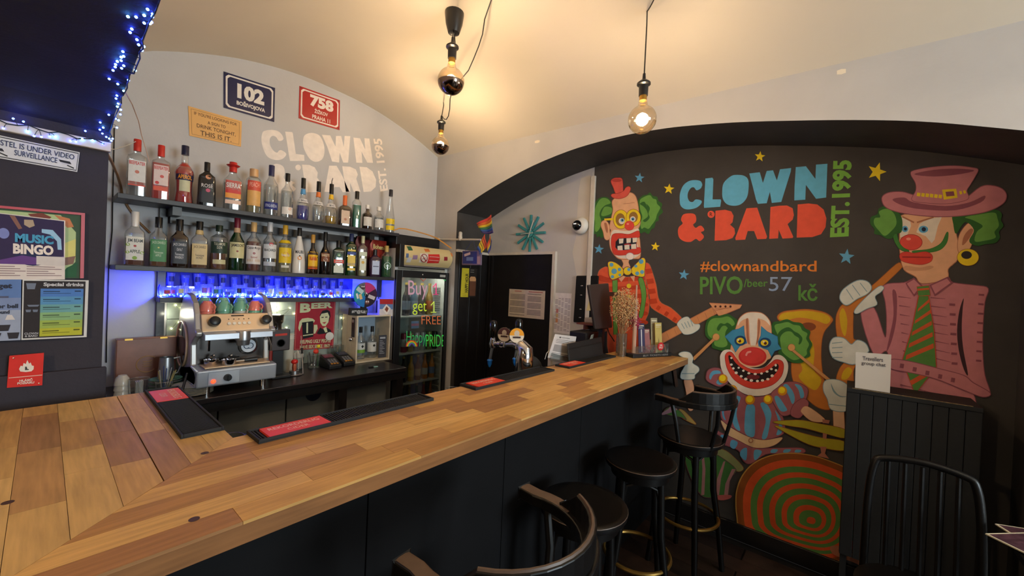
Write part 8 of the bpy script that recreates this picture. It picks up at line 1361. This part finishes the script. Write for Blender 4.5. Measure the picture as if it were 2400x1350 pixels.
def arm_band(t, cx, cy, z, rx, y_open, h, crest):
    """flat bent arm rail open towards +y with a raised crest at the back (local coordinates)"""
    N = 26; path = []
    for k in range(N+1):
        a_ = radians(-200+220*k/N); path.append((rx*cos(a_), rx*1.02*sin(a_)))
    path = [(-rx*1.0, y_open)]+[p for p in path if p[1] < 0.3*rx][::1]+[(rx*1.0, y_open)]; w_ = 0.021
    def band(P, w, z0, z1):
        mb = MB(); n = len(P); vs = []
        for i, p in enumerate(P):
            a_ = P[max(0, i-1)]; b_ = P[min(n-1, i+1)]; tx_, ty_ = b_[0]-a_[0], b_[1]-a_[1]; l = math.hypot(tx_, ty_); nx, ny = -ty_/l, tx_/l
            for s, zz in ((1, z0), (-1, z0), (-1, z1), (1, z1)): vs.append((p[0]+nx*w*s, p[1]+ny*w*s, zz))
        fs = [(i*4+k, i*4+(k+1) % 4, i*4+4+(k+1) % 4, i*4+4+k) for i in range(n-1) for k in range(4)]+[(0, 1, 2, 3), tuple((n-1)*4+k for k in (3, 2, 1, 0))]; mb.add(vs, fs); return mb
    obj('arm_rail', band(path, w_, z-h, z), M_STOOL, t, local=True, bevel=0.004)
    cr = [(rx*1.0*cos(radians(-168+156*k/18)), rx*1.04*sin(radians(-168+156*k/18))) for k in range(19)]; cb = band(cr, 0.009, z-h*0.2, z+crest); n = len(cr)
    for i in range(n):
        u = i/(n-1); e = min(1, min(u, 1-u)*9)
        for k in (2, 3): cb.v[i*4+k].z = z+crest*(0.1+0.9*e)
    obj('crest_rail', cb, M_STOOL, t, local=True, bevel=0.003)
    mb = MB(); mb.tube([(p[0]*1.0, p[1], z+crest*(1.0)) for p in cr[2:-2]], 0.0045, 6); obj('worn_crest_edge', mb, M_WORN, t, local=True, smooth=True)
    for P in (path[:6], path[-6:]): mb = MB(); mb.tube([(p[0], p[1], z+0.0005) for p in P], 0.01, 6, flat=(0.017, 0.0016)); obj('worn_arm_top', mb, M_WORN, t, local=True, smooth=True)
t = thing('bar_armchair', 'black bar armchair with curved arm rail and raised crest in the foreground', 'bar chair', (0.70, 0.60, 0), 'bar chairs with backs'); stool_base(t, 0.175, ZST)
arm_band(t, 0, 0, 0.985, 0.205, 0.09, 0.03, 0.055)
for x in (-0.185, 0.185): mb = MB(); mb.tube([(x*0.85, -0.03, ZST-0.02), (x*1.0, -0.02, 0.87), (x*1.05, 0.0, 0.957)], 0.011, 8); obj('arm_support', mb, M_STOOL, t, local=True, smooth=True)
for x in (-0.07, 0.07): mb = MB(); mb.tube([(x*0.9, -0.15, ZST-0.03), (x, -0.185, 0.87), (x*1.2, -0.195, 0.96)], 0.010, 8); obj('back_post', mb, M_STOOL, t, local=True, smooth=True)
t2 = dup(t, (2.40, 0.66, 0), 'black bar armchair with curved back standing at the mural end of the bar', -0.25)

# ================================================================== BLACK CABINET, GROUP CHAT CARD, CHAIR, TABLE
cxa, cya, cyb, cz0, cz1_ = 2.63, -0.46, -0.009, 0.27, 1.112
t = thing('radiator_cabinet', 'black slatted low cabinet in front of the mural\'s right end', 'cabinet', ((cxa+XM)/2, (cya+cyb)/2, 0)); M_CAB = mat('black_cabinet_paint', (10, 10, 11), 0.7, noise=0.15, nscale=30, bump=0.1, bscale=120)
mb = MB(); mb.box(cxa, XM-0.025, cya, cyb, cz1_-0.02, cz1_); obj('top', mb, M_CAB, t, bevel=0.002)
nsl = 9; w_ = (cyb-cya)/nsl
for k in range(nsl): mb = MB(); mb.box(cxa+0.004, cxa+0.02, cya+k*w_+0.001, cya+(k+1)*w_-0.001, cz0, cz1_-0.0205); obj('front_slat', mb, M_CAB, t, bevel=0.002)
for y in (cya, cyb-0.018): mb = MB(); mb.box(cxa+0.0205, XM-0.025, y, y+0.018, cz0, cz1_-0.0205); obj('side_panel', mb, M_CAB, t)
for x in (cxa+0.03, XM-0.06):
    for y in (cya+0.005, cyb-0.03): mb = MB(); mb.box(x, x+0.025, y, y+0.025, 0, cz0-0.001); obj('leg', mb, M_CAB, t)
mb = MB(); mb.box(cxa+0.001, cxa+0.006, cya+0.03, cyb-0.02, cz1_+0.0002, cz1_+0.003); obj('metal_strip', mb, mat('worn_metal_strip', (150, 130, 96), 0.4, metal=0.7, noise=0.4, nscale=120), t)
C = [PX(*p, cxa+0.03) for p in ((2006,825),(2089,831),(2086,916),(2004,906))]; sh = Sheet(*C)
for p in (2, 3): sh.c[p].z = cz1_+0.001
t = thing('group_chat_card', 'white acrylic card about a travellers group chat standing on the black cabinet', 'card', (sh.c[2]+sh.c[3])/2); mb = MB(); sh.slab(mb, 0.003); obj('card', mb, mat('white_acrylic', (212, 206, 198), 0.15, coat=0.4), t); ptext(t, sh, 'Travellers', (0.2, 0.1, 0.78, 0.21), (80, 76, 84), 0.01); ptext(t, sh, 'group chat', (0.17, 0.24, 0.86, 0.36), (80, 76, 84), 0.01)
# café chair and table at the right edge
t = thing('cafe_chair', 'black wooden chair with rounded back standing before the black cabinet', 'chair', (2.13, -0.255, 0), None, pi); ZS_ = 0.46
mb = MB(); mb.lathe([(0.19, ZS_-0.03), (0.2, ZS_-0.02), (0.2, ZS_-0.004), (0.18, ZS_)], (0, 0, 0), 28); obj('seat', mb, M_STOOL, t, local=True, smooth=True)
for x, y in ((0.14, 0.14), (0.14, -0.14)): mb = MB(); mb.tube([(x, y, ZS_-0.02), (x*1.2, y*1.2, 0.001)], [0.016, 0.012], 8); obj('leg', mb, M_STOOL, t, local=True, smooth=True)
bk = [(-0.20, -0.17, 0.001), (-0.165, -0.165, ZS_), (-0.185, -0.16, 0.72), (-0.198, -0.145, 0.855), (-0.204, -0.115, 0.888), (-0.206, 0.0, 0.905), (-0.204, 0.115, 0.888), (-0.198, 0.145, 0.855), (-0.185, 0.16, 0.72), (-0.165, 0.165, ZS_), (-0.20, 0.17, 0.001)]
def spl(P, n=4):
    out = []; Q = [Vector(p) for p in P]
    for i in range(len(Q)-1):
        a_, b_, c_, d_ = Q[max(0, i-1)], Q[i], Q[i+1], Q[min(len(Q)-1, i+2)]
        for k in range(n): s = k/n; out.append(0.5*(2*b_+(c_-a_)*s+(2*a_-5*b_+4*c_-d_)*s*s+(3*b_-a_-3*c_+d_)*s**3))
    return out+[Q[-1]]
mb = MB(); mb.tube(spl(bk), 0.014, 10); obj('back_frame', mb, M_STOOL, t, local=True, smooth=True)
for y in (-0.1, -0.05, 0.0, 0.05, 0.1): mb = MB(); mb.tube([(-0.168, y, ZS_-0.01), (-0.195, y, 0.7), (-0.208, y, 0.885)], 0.008, 8); obj('spindle', mb, M_STOOL, t, local=True, smooth=True)
t = thing('cafe_table', 'dark square table at the right edge carrying folded menus', 'table', (1.98, -0.80, 0)); mb = MB(); mb.box(1.66, 2.16, -1.14, -0.46, 0.72, 0.745); obj('top', mb, M_STOOL, t, bevel=0.004)
mb = MB(); mb.lathe([(0.04, 0.03), (0.035, 0.72)], (1.92, -0.80, 0), 16); obj('pedestal', mb, M_BLACKM, t, smooth=True); mb = MB(); mb.lathe([(0.2, 0.0005), (0.2, 0.02), (0.05, 0.035)], (1.92, -0.80, 0), 28); obj('foot', mb, M_BLACKM, t, smooth=True)
for k, (cc, l) in enumerate([(((2309,1250),(2470,1246),(2620,1400),(2480,1345)), 'white-edged photo menu lying on top at the right edge table'), (((2332,1227),(2480,1250),(2560,1330),(2362,1248)), 'white-edged photo menu lying underneath at the right edge table')]):
    zz = 0.754-k*0.006; P = [PZ(*p, zz) for p in cc]; a_, b_ = P[0], P[3]; e1 = (P[1]-P[0]).normalized(); e2 = (P[3]-P[0]); e2 = (e2-e1*e2.dot(e1)).normalized(); o_ = P[0]
    t = thing('photo_menu', l, 'menu', o_, 'menus on the table'); q = [o_, o_+e1*0.30, o_+e1*0.30+e2*0.21, o_+e2*0.21]; mb = MB(); mb.prism([p-Vector((0, 0, 0.004)) for p in q], (0, 0, 0.004)); obj('sheet', mb, paint((206, 196, 170)), t)
    f_ = lambda u, v, h=0.0004: o_+e1*(0.30*u)+e2*(0.21*v)+Vector((0, 0, h))
    mb = MB(); mb.poly([f_(0.02, 0.03), f_(0.98, 0.03), f_(0.98, 0.97), f_(0.02, 0.97)]); obj('picture_print', mb, mat('purple_photo_print', (84, 56, 66), 0.3, noise=0.5, nscale=45), t); mb = MB(); mb.poly([f_(0.35, 0.35, 0.0008), f_(0.75, 0.35, 0.0008), f_(0.7, 0.75, 0.0008), f_(0.3, 0.7, 0.0008)]); obj('orange_print', mb, mat('orange_photo_print', (176, 112, 50), 0.3, noise=0.3, nscale=30), t)
